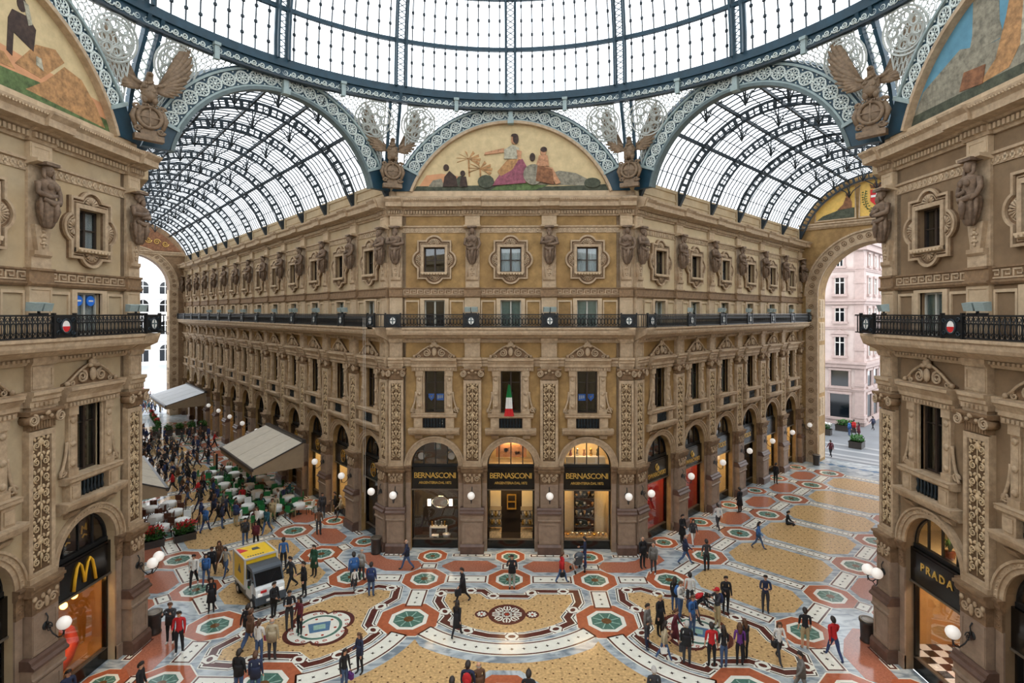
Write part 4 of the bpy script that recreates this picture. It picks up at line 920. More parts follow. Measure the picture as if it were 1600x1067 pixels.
for i in range(32):
    a = (i+.5)*2*pi/32; put('scroll_frieze', SPM, CEIL, ((RD-.14)*cos(a), (RD-.14)*sin(a), ZD-.24), a-pi/2+pi if 0 else a-pi/2)
brk = MB(); brk.wbox(-.11, .11, 0, .2, -.75, .02); brk.wbox(-.15, .15, 0, .26, -.12, .02); BRK = brk.mesh('frieze_bracket', 'iron_grey')
for i in range(32):
    a = i*2*pi/32
    if i % 2: put('frieze_bracket', BRK, CEIL, ((RD-.1)*cos(a), (RD-.1)*sin(a), ZD), a-pi/2)
def dome(al, th, r=RD): return Vector((r*cos(al)*cos(th), r*cos(al)*sin(th), ZD+.3+r*sin(al)))
# one rib, built along the +x meridian, twin rails with cross lattice
m = MB(); N = 20; top = radians(76)
for s in (-1, 1):
    for d, w in ((0, .15), (-.42, .1)):
        pts = [dome(top*i/N, 0, RD+d)+Vector((0, s*.27, 0)) for i in range(N+1)]
        for p, q in zip(pts, pts[1:]): m.bar(p, q, w, .16)
m2 = MB()
for i in range(70):
    a = dome(top*i/70, 0); b = dome(top*(i+1)/70, 0); y = Vector((0, .25, 0))
    m2.bar(a-y, b+y, .035); m2.bar(a+y, b-y, .035)
RIBM = m.mesh('rib_rails', 'iron_blue'); RIBL = m2.mesh('rib_lattice', 'iron_blue')
# lower part of a rib, from the eagle up to the ring
for i in range(16):
    r = put('rib', RIBM, CEIL, (0, 0, 0), i*pi/8); put('rib_lattice', RIBL, r); r.parent = CEIL
RINGA = [radians(x) for x in (9.3, 18.7, 28, 37.5, 47, 57, 67, 76)]
for al in RINGA:
    m = MB(); pts = [dome(al, 2*pi*i/96) for i in range(96)]
    for p, q in zip(pts, pts[1:]+pts[:1]): m.bar(p, q, .17, .22)
    put('dome_ring', m.mesh('dome_ring', 'iron_blue'), CEIL)
m = MB()
for lo, hi, nb in zip([0]+RINGA, RINGA, [10, 10, 10, 9, 8, 7, 5, 4]):
    for s in range(16):
        for b in range(1, nb):
            th = s*pi/8+pi/8*b/nb
            for q in range(2): m.bar(dome(lo+(hi-lo)*q/2, th), dome(lo+(hi-lo)*(q+1)/2, th), .058)
            if lo < .5:
                for q in (.3, .58, .86): c = dome(lo+(hi-lo)*q, th, RD-.03); m.box(c.x-.065, c.x+.065, c.y-.065, c.y+.065, c.z-.065, c.z+.065)
o = put('glazing_bar', m.mesh('glazing_bar', 'iron_dark'), CEIL); o['kind'] = 'stuff'
# panes: single ones in the lowest two tiers that show, the rest joined
for ti in range(2):
    lo, hi = ([0]+RINGA)[ti], RINGA[ti]; m = MB(); w = pi/80*.97
    m.add([dome(lo, -w), dome(lo, w), dome((lo+hi)/2, w), dome((lo+hi)/2, -w), dome(hi, w), dome(hi, -w)], [(0, 1, 2, 3), (3, 2, 4, 5)]); pm = m.mesh('pane', 'roof_glass')
    for j in range(160):
        th = (j+.5)*pi/80
        if sin(th) > .2: put('pane', pm, CEIL, (0, 0, 0), th)
m = MB()
for ti in range(8):
    lo, hi = ([0]+RINGA)[ti], RINGA[ti]
    for j in range(160):
        th = (j+.5)*pi/80
        if ti > 1 or sin(th) <= .2:
            w = pi/160; m.add([dome(lo, th-w), dome(lo, th+w), dome(hi, th+w), dome(hi, th-w)], [(0, 1, 2, 3)])
o = put('upper_panes', m.mesh('upper_panes', 'roof_glass'), CEIL); o['kind'] = 'stuff'
m = MB(); m.lathe([(RD*cos(radians(76)), ZD+.3+RD*sin(radians(76))), (3.6, ZD+17.6), (0, ZD+18.6)], 32); put('lantern_glass', m.mesh('lantern_glass', 'roof_glass'), CEIL)
# curved feet of the ribs at the corners of the octagon
m = MB()
for s in (-1, 1):
    pts = [Vector((1.45, s*.28, -4.6)), Vector((1.2, s*.28, -3.2)), Vector((.75, s*.28, -1.9)), Vector((.2, s*.28, -.8)), Vector((-.12, s*.28, .1))]
    for p, q in zip(pts, pts[1:]): m.bar(p, q, .16, .3)
m2 = MB()
for i in range(12):
    f = i/12; g = (i+1)/12; P = lambda t: Vector((1.45-1.57*t**1.6, 0, -4.6+4.7*t)); y = Vector((0, .24, 0)); m2.bar(P(f)-y, P(g)+y, .05); m2.bar(P(f)+y, P(g)-y, .05)
FOOT = m.mesh('rib_foot', 'iron_blue'); FOOTL = m2.mesh('foot_lattice', 'iron_pale')
CANG = [atan2(c.y, c.x) for c in corners[1:7]]
for a in CANG:
    o = put('rib_foot', FOOT, CEIL, (RD*cos(a), RD*sin(a), ZD), a); put('foot_lattice', FOOTL, o)
# barrel vaults over the wings
def vault(P, d, n_, end, nb, b, t0, key, text):
    o = empty('ceiling_vault_'+key); tag(o, text, 'vault', None, 'structure')
    half = WING/2; sag = 4.6; R, e = circ(half, sag); zc = 22.25+sag-R; rot = atan2(d.y, d.x); flip = 1 if n_.dot(Vector((-d.y, d.x, 0))) > 0 else -1
    def S(t, q, r=0): a = -e+2*e*q; return P(t, half+(R+r)*sin(a), zc+(R+r)*cos(a))
    NS = 24
    # one truss rib in local axes (x along wing, y across from the wall, z up)
    def L(q, r=0, x=0): a = -e+2*e*q; return Vector((x, flip*(half+(R+r)*sin(a)), zc+(R+r)*cos(a)))
    m = MB()
    for r, w in ((-.05, .14), (-.55, .12)):
        for i in range(NS): m.bar(L(i/NS, r), L((i+1)/NS, r), w, .12, (1, 0, 0))
    for s in (0, 1): m.add([L(s, .1, -.12), L(s, -.6, -.12), L(s, .1, -.12)+Vector((0, 0, -1.5)), L(s, .1, .12), L(s, -.6, .12), L(s, .1, .12)+Vector((0, 0, -1.5))], [(0, 1, 2), (3, 5, 4), (0, 3, 4, 1), (1, 4, 5, 2), (2, 5, 3, 0)])
    rib = m.mesh('rib', 'iron_dark'); m = MB()
    for i in range(40):
        p = L((i+.5)/40, -.08); q = L((i+.5)/40, -.52); m.bar(p, q, .2 if i % 2 else .08, .1, (1, 0, 0))
    post = m.mesh('rib_post', 'iron_dark')
    m = MB(); m.smooth = True
    for q in (.36, .5, .64):
        a = L(q, -.5); m.bar(a, a+Vector((0, 0, -1.2)), .06)
        for s in (-1, 1):
            m.tube([a+Vector((0, 0, -1.15)), a+Vector((s*.25, 0, -.6)), a+Vector((s*.9, 0, -.12))], .04, 4); m.tube([a+Vector((0, 0, -1.15)), a+Vector((0, s*.3, -.6)), a+Vector((0, s*.9, -.2))], .04, 4)
    fan = m.mesh('fan_strut', 'iron_dark')
    for i in range(nb+1):
        t = t0+b*i
        if t > end-.3: break
        r = put('rib', rib, o, P(t, 0), rot); put('rib_post', post, r); put('fan_strut', fan, r)
    for q in (.2, .36, .5, .64, .8):
        m = MB(); m.bar(S(.4, q, -.1), S(end, q, -.1), .13, .2); put('purlin', m.mesh('purlin', 'iron_dark'), o)
    m = MB(); nbar = int(end/.57)
    for i in range(nbar):
        t = .4+i*.57
        for j in range(12): m.bar(S(t, j/12, 0), S(t, (j+1)/12, 0), .058)
    for j in range(1, 16):
        if j % 3: m.bar(S(.4, j/16, .03), S(end, j/16, .03), .042)
    g = put('glazing_bar', m.mesh('glazing_bar', 'iron_dark'), o); g['kind'] = 'stuff'
    for i in range(nb):
        a, c = t0+b*i, min(end, t0+b*(i+1))
        if a >= end-.2: break
        for j in range(6):
            m = MB(); m.add([S(a, j/6, .06), S(c, j/6, .06), S(c, (j+.5)/6, .06), S(a, (j+.5)/6, .06), S(c, (j+1)/6, .06), S(a, (j+1)/6, .06)], [(0, 1, 2, 3), (3, 2, 4, 5)]); put('pane', m.mesh('pane', 'roof_glass'), o)
    # coping behind the arch band that closes the vault towards the octagon
    m = MB(); [m.bar(S(.35, j/24, .1), S(.35, (j+1)/24, .1), .3, .5, (1, 0, 0)) for j in range(24)]; put('end_rib', m.mesh('end_rib', 'iron_blue'), o)
vault(PL, dL, nL, ENDL, 13, BL, OL-BL/2+BL*0+.1, 'left', 'glass barrel vault over the long wing'); vault(PR, dR, nR, ENDR, 6, BR, OR-BR/2, 'right', 'glass barrel vault over the short wing')
# ------------------------------------------------------------------ end walls of the wings with their great arches
def endwall(P, d, t, hwid, zs, key, plaster, text, wid=WING):
    rot = atan2(d.y, d.x)-pi/2; o = empty('wall_end_'+key, P(t, WING/2), rot); tag(o, text, 'wall', None, 'structure')
    half = WING/2; sag = 4.7; R, e = circ(half+.2, sag); zc = 22.25+sag-R
    out = [(-half-.2, 0), (-hwid, 0), (-hwid, zs)]+arc(0, zs, hwid, 180, 0, 24)[1:-1]+[(hwid, zs), (hwid, 0), (half+.2, 0), (half+.2, 22.3)]+[(R*sin(e-2*e*i/24), zc+R*cos(e-2*e*i/24)) for i in range(25)]+[(-half-.2, 22.3)]
    m = MB(); m.holed(out, [], -2.2, 0, back=True); put('wall_face', m.mesh('wall_face', plaster), o)
    m = MB(); m.wprism(arc(0, zs, hwid+1.05, 0, 180, 32)+arc(0, zs, hwid, 180, 0, 32), 0, .1); m.wprism(arc(0, zs, hwid+1.15, 0, 180, 32)+arc(0, zs, hwid+1.0, 180, 0, 32), 0, .22); m.wprism(arc(0, zs, hwid+.16, 0, 180, 32)+arc(0, zs, hwid-.02, 180, 0, 32), 0, .2)
    for s in (-1, 1): m.wbox(*sorted((s*hwid, s*(hwid+1.05))), 0, .08, 0, zs); m.wbox(*sorted((s*(hwid-.02), s*(hwid+.14))), 0, .16, 0, zs)
    put('archivolt', m.mesh('archivolt', 'stone'), o)
    m = MB(); m.smooth = True
    for i in range(25):
        a = pi*(i+.5)/25; r = hwid+.58; c = (r*cos(a), -.1, zs+r*sin(a))
        m.tube([(c[0]+.2*cos(x), -.11, c[2]+.2*sin(x)) for x in [2*pi*j/10 for j in range(10)]], .04, 4, close=True); m.ball((c[0], -.11, c[2]), .09, 6, 3)
    for s in (-1, 1):
        for j in range(int(zs)): m.tube([(s*(hwid+.58)+.2*cos(x), -.09, .9+j+.2*sin(x)) for x in [2*pi*q/10 for q in range(10)]], .04, 4, close=True); m.ball((s*(hwid+.58), -.09, .9+j), .09, 6, 3)
    put('archivolt_ornament', m.mesh('archivolt_ornament', 'stone_dark'), o)
    m = MB()
    for s in (-1, 1):   # panelled reveal
        for z0, z1 in ((.3, 2.6), (4.4, 6.2), (6.6, 11.2), (11.6, 13.4), (13.8, zs-.3)):
            x = s*(hwid-.03); m.box(min(x, x+s*.06), max(x, x+s*.06), .3, 1.9, z0, z1)
            if z1-z0 < 2.2 and z0 > 3: [m.box(min(x-s*.06, x), max(x-s*.06, x), .45+.7*a, 1.0+.7*a, z0+.15+.55*b_, z0+.6+.55*b_) for a in (0, 1) for b_ in range(3)]
    put('reveal_panel', m.mesh('reveal_panel', 'stone_pale'), o)
    m = MB(); m.mould([(0, 22.2), (.1, 22.2), (.24, 22.4), (.24, 22.55), (.34, 22.62), (.34, 22.75), (0, 22.75)], -half, half); put('string_course', m.mesh('string_course', 'stone'), o)
    for s in (-1, 1):
        m = MB(); m.wbox(*sorted((s*(hwid+1.1), s*(half+.1))), 0, .3, 13.0, 14.6) if key == 'left' else m.wbox(*sorted((s*(hwid+1.1), s*(half+.1))), 0, .2, 0, 3.2); put('impost_block', m.mesh('impost_block', 'stone_dark'), o)
    return o, zc, R
eo, ezc, eR = endwall(PL, dL, ENDL, 4.5, 17.8, 'left', 'stone_dark', 'end wall of the long wing with a great round arch')
m = MB(); m.wprism([(-5.9, 22.9)]+[((eR-.7)*sin(x), max(22.9, ezc+(eR-.7)*cos(x))) for x in [-.8+1.6*j/20 for j in range(21)]]+[(5.9, 22.9)], 0, .06); put('gilded_field', m.mesh('gilded_field', 'mural_brown'), eo)
m = MB(); m.smooth = True
for i in range(9):
    u = -4+i; m.spiral((u, -.1, 23.5+.9*cos(u*.3)), .42, 1.6, .06, 1 if i % 2 else -1, 14)
put('gilded_scroll', m.mesh('gilded_scroll', 'mosaic_gold'), eo)
ro, rzc, rR = endwall(PR, dR, ENDR, 4.85, 15.9, 'right', 'plaster_gold', 'end wall of the short wing with a great round arch')
top = lambda u: rzc+sqrt((rR-.75)**2-u*u)
for u0, u1, nm in ((-5.0, -1.75, 'mosaic_field'), (-1.35, 1.35, 'mosaic_field'), (1.75, 5.0, 'mosaic_field')):
    m = MB(); up = [(u1+(u0-u1)*i/12, max(23.05, top(u1+(u0-u1)*i/12))) for i in range(13)]; m.wprism([(u0, 23.0), (u1, 23.0)]+up, 0, .05); put(nm, m.mesh(nm, 'mosaic_gold'), ro)
    m = MB(); m.holed([(u0-.12, 22.88), (u1+.12, 22.88)]+[(u, z+.12) for u, z in up], [[(u0, 23.0), (u1, 23.0)]+up], 0, .14); put('mosaic_frame', m.mesh('mosaic_frame', 'stone'), ro)
m = MB(); m.wprism([(-.55, 25.3), (-.55, 24.3), (0, 23.7), (.55, 24.3), (.55, 25.3)], .05, .09); m.cur = 1; m.wbox(-.1, .1, .09, .11, 23.95, 25.2); m.wbox(-.5, .5, .09, .11, 24.6, 24.8)
put('shield', m.mesh('shield', ['red_paint', 'white_paint']), ro)
m = MB(); m.wprism([(-.5, 25.42), (.5, 25.42), (.62, 25.85), (.36, 25.66), (.2, 25.95), (0, 25.68), (-.2, 25.95), (-.36, 25.66), (-.62, 25.85)], .05, .09); put('crown', m.mesh('crown', 'mural_brown'), ro)
m = MB(); m.smooth = True
for s in (-1, 1):
    m.tube([(s*.1, -.08, 23.25), (s*.8, -.08, 23.7), (s*1.0, -.08, 24.6), (s*.9, -.08, 25.3)], .03, 4)
    for j in range(9): z = 23.4+.22*j; x = .45+.55*sin(min(1, j/5)*pi/2); m.ball((s*(x-.14), -.08, z+.05), (.1, .02, .05), 5, 3); m.ball((s*(x+.14), -.08, z), (.1, .02, .05), 5, 3)
put('laurel', m.mesh('laurel', 'mural_grass'), ro)
for s in (-1, 1):
    m = MB(); m.wprism([(s*4.9, 23.02), (s*1.8, 23.02), (s*1.8, 23.9), (s*2.6, 24.0), (s*3.4, 23.7), (s*4.4, 23.4)][::-s], .05, .08); put('dark_bench', m.mesh('dark_bench', 'mural_dark'), ro)
    m = MB(); m.wprism([(s*2.0, 23.9), (s*3.2, 23.8), (s*2.7, 24.3), (s*2.5, 24.9), (s*2.15, 24.9), (s*2.0, 24.4)][::s], .08, .1); m.wprism([(s*2.3+.2*cos(x), 25.1+.24*sin(x)) for x in [2*pi*j/10 for j in range(10)]], .08, .1); put('seated_figure', m.mesh('seated_figure', 'mural_brown'), ro)
# ------------------------------------------------------------------ painted lunettes
def lunette(k, sky, items, label):
    o, c, R, e, zc, mid, rz = AR[k]; g = empty('lunette_mural', mid+Vector((0, 0, ZB)), rz); tag(g, label, 'mural')
    n = 36; rr = R-.12; e2 = math.acos((ZB-zc)/rr); pts = [(rr*sin(-e2+2*e2*j/n), zc+rr*cos(-e2+2*e2*j/n)-ZB) for j in range(n+1)][::-1]
    m = MB(); m.wprism(pts, -.28, -.1); put('painted_ground', m.mesh('painted_ground', sky), g)
    for nm, mt, polys in items:
        for p in polys: LV[0] += .003; m = MB(); m.wprism([(x, z) for x, z in p], -.1, -.1+LV[0]); put(nm, m.mesh(nm, mt), g)
    LV[0] = 0
    return g
LV = [0]
ell = lambda x, z, a, b, n=12: [(x+a*cos(2*pi*i/n), z+b*sin(2*pi*i/n)) for i in range(n)]
def palm(x, z, h): return [[(x-.05, z), (x+.05, z), (x+.0, z+h), (x-.1, z+h)]]+[[(x-.05, z+h), (x-.05+.75*cos(a), z+h+.55*sin(a)-.05), (x-.05+.7*cos(a-.2), z+h+.5*sin(a-.2)-.12)] for a in (.1, .6, 1.2, 1.9, 2.5, 3.0, -.4, 3.5)]
lunette('front', 'mural_sky', [
    ('dusk_band', 'mural_dusk', [[(-5.6, .25), (-2.6, .25), (-2.9, .9), (-4.2, 1.1), (-5.1, 1.0)]]),
    ('meadow', 'mural_dark', [[(-5.9, .02), (5.9, .02), (5.7, .42), (2.5, .3), (-1, .38), (-5.7, .34)]]), ('grass_patch', 'mural_grass', [[(-1.2, .1), (1.4, .08), (2.6, .5), (1.0, .52), (-.8, .36)]]),
    ('hill', 'mural_stone', [[(1.6, .4), (5.2, .34), (4.6, .75), (3.9, 1.1), (2.9, 1.25), (2.0, .9)], [(-5.0, .3), (-4.0, .3), (-4.2, .8), (-4.7, .7)]]), ('palm_tree', 'mural_straw', palm(-2.5, .9, 1.1)+palm(-1.8, .5, .9)),
    ('bushes', 'mural_dark', [ell(-1.5, .6, .5, .4), ell(4.9, .5, .5, .3), ell(-3.0, .6, .3, .35)]), ('crouching_figure', 'mural_shadow', [[(-4.1, .3), (-3.2, .3), (-3.3, .9), (-3.7, 1.25), (-4.0, .9)], ell(-3.9, 1.45, .17, .2), ell(-2.9, 1.1, .15, .17), [(-3.1, .3), (-2.6, .3), (-2.7, .9), (-3.0, .9)]]),
    ('skirt', 'mural_rose', [[(-1.1, .35), (.9, .5), (1.0, 1.4), (.7, 1.95), (-.3, 1.5), (-.9, .7)]]), ('mantle', 'mural_straw', [[(-.8, 1.2), (-.2, 1.9), (.5, 1.95), (.1, 1.3), (-.6, .9)]]), ('blouse', 'mural_cloth', [[(-.4, 1.95), (.45, 1.95), (.5, 2.6), (.1, 2.8), (-.4, 2.5)]]),
    ('arms_and_head', 'mural_skin', [[(-1.6, 2.2), (-.4, 2.35), (-.4, 2.6), (-1.55, 2.35)], ell(.2, 3.1, .19, .26), [(.35, 2.5), (.65, 2.4), (.6, 1.9), (.4, 1.9)], ell(1.95, 2.35, .17, .22), [(1.5, 1.5), (2.3, 1.5), (2.2, 2.15), (1.7, 2.15)], [(2.0, 1.5), (2.5, 1.4), (3.0, .5), (2.7, .4)]]),
    ('hair', 'mural_shadow', [ell(.3, 3.15, .17, .3), ell(.22, 3.36, .2, .1), ell(1.98, 2.5, .2, .16), ell(1.3, 2.05, .17, .24)]), ('round_shield', 'mural_stone', [ell(1.35, 1.0, .6, .62, 18)]), ('robe', 'mural_brown', [[(1.5, .6), (2.6, .4), (2.5, 1.3), (1.6, 1.55)]])], 'half-round mural with a rose skirted seated figure above the corner facade')
lunette('left', 'mural_sky', [('dusk_band', 'mural_dusk', [[(-5.8, .3), (5.8, .3), (5.4, 1.1), (0, 1.5), (-5.4, 1.1)]]), ('field', 'mural_grass', [[(-6, .02), (6, .02), (5.9, .5), (2.5, .75), (-1, .6), (-5.9, .5)]]),
    ('straw_heap', 'mural_straw', [[(2.0, .3), (5.6, .15), (5.1, .9), (4.4, 1.6), (3.6, 1.75), (2.8, .9)], [(1.6, 1.0), (2.6, .9), (3.6, 1.9), (3.2, 2.2), (2.4, 2.0)], [(-.5, .7), (1.6, .8), (1.2, 1.2), (.2, 1.1)]]), ('worker', 'mural_shadow', [[(1.55, 2.0), (2.3, 1.7), (2.4, 2.5), (2.1, 2.8), (1.5, 2.75), (1.35, 2.4), (1.3, 1.3), (1.5, 1.2)], ell(1.85, 3.1, .18, .26)]), ('white_cloth', 'mural_cloth', [[(1.9, 3.25), (2.1, 3.2), (2.25, 2.6), (2.1, 2.5)], [(2.4, 1.3), (2.7, 1.2), (2.6, 1.6), (2.4, 1.6)]]),
    ('oxen', 'mural_brown', [[(-4, .5), (-1.2, .5), (-.8, 1.6), (-2, 1.9), (-3.8, 1.7)]])], 'half-round mural with a dark worker and straw heaps above the burger restaurant')
lunette('right', 'mural_blue', [('plinth', 'mural_stone', [[(-6, .02), (6, .02), (5.6, 1.2), (-2.2, 1.6), (-3.4, 2.0), (-5.2, 1.2)]]), ('dark_step', 'mural_dark', [[(-6, .02), (6, .02), (5.8, .4), (-5.8, .45)]]), ('pillar', 'mural_stone', [[(-3.0, 1.6), (-1.6, 1.6), (-1.75, 2.2), (-1.8, 4.0), (-2.8, 3.7), (-2.85, 2.2)]]),
    ('saffron_robe', 'mural_straw', [[(-2.6, .4), (-1.4, .5), (-.9, 1.2), (-.6, 3.4), (-1.2, 3.5), (-1.5, 2.2), (-1.9, 1.0)]]), ('pale_robe', 'mural_cloth', [[(-1.0, 1.0), (.3, .9), (.4, 3.6), (-.3, 4.0), (-.8, 3.4)]]), ('purple_mantle', 'mural_rose', [[(.0, 1.4), (1.8, 1.2), (1.9, 3.2), (.6, 3.7), (.1, 3.0)]]), ('heads', 'mural_skin', [ell(.3, 3.9, .2, .18), ell(2.4, 2.9, .18, .24)]), ('offering', 'mural_brown', [[(-3.4, .5), (-2.4, .4), (-2.3, 1.0), (-3.2, 1.1)]])], 'half-round mural with robed figures and a grey column above the fashion shop')
# ------------------------------------------------------------------ the half of the octagon behind the camera, plain
m = MB(); m.box(-HW, HW, 0, .5, 0, 21.6); m.box(-HW, HW, 0, .9, 12.9, 13.3); o = put('wall_back', m.mesh('wall', 'plaster_gold'), None, (0, -A-.75, 0)); tag(o, 'plain opposite facade behind the viewpoint', 'wall', None, 'structure')
for nm, c, d in (('wall_rear_wing_left_inner', Vector((-HW, -A, 0)), (-1, -1)), ('wall_rear_wing_left_outer', Vector((-NX, -HW, 0)), (-1, -1)), ('wall_rear_wing_right_inner', Vector((HW, -A, 0)), (1, -1)), ('wall_rear_wing_right_outer', Vector((NX, -HW, 0)), (1, -1))):
    m = MB(); m.box(0, 45, -.3, .3, 0, 21.6); m.box(0, 45, -.9, .9, 12.9, 13.3); m.box(0, 45, -.8, .8, 20.4, 21); o = put(nm, m.mesh('wall', 'plaster_tan'), None, c, atan2(d[1], d[0])); tag(o, 'plain wall of a wing behind the viewpoint', 'wall', None, 'structure')
m = MB(); p = [(-50, -50), (50, -50), (17, -16.9), (-17, -16.9)]; m.fprism(p, -.3, 0); o = put('floor_rear', m.mesh('floor', 'floor_marble')); tag(o, 'marble floor of the wings behind the viewpoint', 'floor', None, 'structure')
# ------------------------------------------------------------------ statues, lamps, railings
m = MB(); m.smooth = True
m.lathe([(.14, 0), (.22, .1), (.29, .32), (.35, .6), (.37, .8), (.33, .93)], 32, (0, -.36, 0), fold=.12, nf=8, sy=.8)
for s in (-1, 1): m.tube([(s*.34, -.38, .97), (s*.38, -.44, .75), (s*.36, -.42, .45), (s*.28, -.4, .2)], [.05, .08, .07, .02], 7)
m.tube([(-.36, -.52, .95), (-.1, -.68, .82), (.2, -.66, .86), (.38, -.5, .98)], [.07, .1, .1, .06], 7); m.tube([(.02, -.66, .84), (.05, -.7, .55), (0, -.66, .2)], [.1, .12, .05], 7)
DRAPE = m.mesh('drapery', 'statue')
def torso(fem):
    m = MB(); m.smooth = True
    m.lathe([(.3, .85), (.3, 1.05), (.31, 1.2), (.38, 1.4), (.42, 1.52), (.3, 1.62), (.13, 1.68), (.12, 1.78)], 16, (0, -.36, 0), sy=.68)
    if fem:
        for s in (-1, 1): m.ball((s*.15, -.6, 1.38), (.12, .1, .12), 8, 5)
        m.tube([(-.44, -.36, 1.5), (-.5, -.42, 1.15), (-.2, -.66, 1.02), (.1, -.66, 1.1)], [.11, .1, .08, .06], 8); m.tube([(.44, -.36, 1.5), (.54, -.4, 1.2), (.46, -.5, .95), (.3, -.6, .82)], [.11, .1, .08, .06], 8)
    else:
        m.tube([(-.44, -.36, 1.52), (-.55, -.48, 1.22), (-.2, -.7, 1.2), (.22, -.66, 1.32)], [.13, .12, .09, .07], 8); m.tube([(.44, -.36, 1.52), (.56, -.46, 1.2), (.2, -.72, 1.1), (-.22, -.66, 1.12)], [.13, .12, .09, .07], 8)
    return m.mesh('torso', 'statue')
def headm(fem):
    m = MB(); m.smooth = True; m.ball((0, -.42, 1.92), (.15, .18, .2), 10, 7); m.ball((0, -.6, 1.9), (.03, .05, .05), 5, 3)
    for s in (-1, 1): m.ball((s*.06, -.575, 1.95), (.025, .02, .015), 5, 3)
    m.smooth = True; m.ball((0, -.36, 1.98), (.19, .2, .2), 9, 6)
    if fem:
        for s in (-1, 1): m.tube([(s*.16, -.36, 1.98), (s*.22, -.4, 1.75), (s*.18, -.48, 1.58)], [.08, .07, .03], 6)
    else:
        m.ball((0, -.56, 1.74), (.12, .1, .17), 8, 5)
        for s in (-1, 1): m.ball((s*.12, -.45, 1.84), (.07, .1, .13), 6, 4)
    m.smooth = False; m.wbox(-.32, .32, .1, .6, 2.1, 2.2); return m.mesh('head', 'statue')
TOR = [torso(0), torso(1)]; HEAD = [headm(0), headm(1)]
def caryatid(k, u, i, label):
    o = empty('caryatid', W2(k, u, .08, 17.2), FR[k][1]); o.scale = (.86, .92, 1.02); put('drapery', DRAPE, o); put('torso', TOR[i % 2], o); put('head', HEAD[i % 2], o)
    tag(o, label, 'statue', 'carved figures on the upper floor')
fig = ['bearded stone figure with folded arms', 'long haired carved stone figure']
for k, u, sx, i in PILS:
    if k == 'front': lab = f'{fig[i % 2]}, {ORD[i]} along the ochre corner facade' if i < 3 else f'{fig[1]} at the end of the corner facade facing the short wing'
    elif k in ('left', 'right'):
        lab = f'{fig[i % 2]} {["at the wing end", "between the first two windows", "further along", "at the far end"][i]} of the {WALLTXT[k]}'
        if i > 2: continue
    else: lab = f'{fig[i % 2]}, {ORD[i]} from the octagon on the {WALLTXT[k]}'
    caryatid(k, u, i, lab)
# eagles on medallions at the corners
m = MB(); m.smooth = True
m.ball((0, -.1, 1.55), (.34, .3, .5), 10, 7, Matrix.Rotation(-.25, 3, 'X')); m.ball((0, -.2, 1.25), (.3, .26, .35), 9, 6)
for i in range(26): a = random.uniform(-1.3, 1.3); z = random.uniform(1.1, 1.95); r = .33*sqrt(max(.1, 1-((z-1.55)/.55)**2)); m.ball((r*sin(a), -.12-r*cos(a)*.9, z), (.08, .04, .09), 5, 3)
EB = m.mesh('body', 'bronze_eagle')
m = MB(); m.smooth = True; m.tube([(0, -.12, 1.85), (0, -.2, 2.05), (0, -.28, 2.2)], [.2, .15, .14], 9); m.ball((0, -.32, 2.24), (.14, .18, .14), 9, 6); m.tube([(0, -.44, 2.26), (0, -.56, 2.24), (0, -.6, 2.15)], [.07, .05, .01], 6)
for s in (-1, 1): m.ball((s*.09, -.4, 2.28), .03, 5, 3)
EH = m.mesh('head', 'bronze_eagle')
def wingm(s):
    m = MB(); m.smooth = True
    for i in range(9):
        f = i/8; b = Vector((s*(.22+.25*f), .02, 1.75+.1*f)); a = radians(14+52*f); L = 1.15+2.0*f
        tip = b+Vector((s*cos(a)*L*.85, .1, sin(a)*L)); mid = b.lerp(tip, .5)+Vector((s*.05, -.04, 0)); m.tube([b, mid, b.lerp(tip, .85), tip], [.05, .07, .06, .012], 6, flat=2.6)
    for i in range(7):
        f = i/6; b = Vector((s*(.2+.22*f), -.06, 1.6+.2*f)); a = radians(-8+58*f); L = .8+.8*f; m.tube([b, b+Vector((s*cos(a)*L*.6, 0, sin(a)*L*.6)), b+Vector((s*cos(a)*L, .03, sin(a)*L))], [.045, .055, .02], 6, flat=2.6)
    m.tube([(s*.15, -.05, 1.75), (s*.5, -.06, 1.9), (s*.9, 0, 2.3), (s*1.2, .06, 2.85)], [.12, .1, .07, .03], 6); return m.mesh('wing', 'bronze_eagle')
EW = [wingm(-1), wingm(1)]
m = MB(); m.smooth = True
for s in (-1, 1):
    m.tube([(s*.16, -.18, 1.15), (s*.2, -.3, .95), (s*.18, -.26, .78)], [.16, .12, .05], 7)
    for q in (-1, 0, 1): m.tube([(s*.18, -.28, .76), (s*.18+q*.09, -.42, .72), (s*.18+q*.1, -.46, .62)], [.04, .035, .01], 5)
m.tube([(0, .05, 1.1), (0, .1, .8), (0, .1, .6)], [.2, .24, .2], 7, flat=.4); EL = m.mesh('leg', 'bronze_eagle')
m = MB(); m.smooth = True; m.tube([(.44*cos(2*pi*i/22), -.3, .12+.52*sin(2*pi*i/22)) for i in range(22)], .09, 6, close=True); m.ball((0, -.2, .12), (.42, .14, .5), 14, 6); m.smooth = False; m.wbox(-.03, .03, .3, .36, -.36, .6); m.wbox(-.4, .4, .3, .36, .09, .15); m.smooth = True
for s in (-1, 1): m.spiral((s*.46, -.24, .62), .16, 1.4, .08, s, 12); m.spiral((s*.42, -.24, -.5), .16, 1.4, .08, -s, 12); m.tube([(s*.5, -.2, .5), (s*.62, -.2, .1), (s*.5, -.2, -.4)], [.1, .13, .09], 6)
m.smooth = False; m.wbox(-.55, .55, -.1, .3, -1.0, -.72); m.wprism([(-.3, -.72), (.3, -.72), (.45, -.45), (-.45, -.45)], -.05, .25); EM = m.mesh('medallion', 'bronze_eagle')
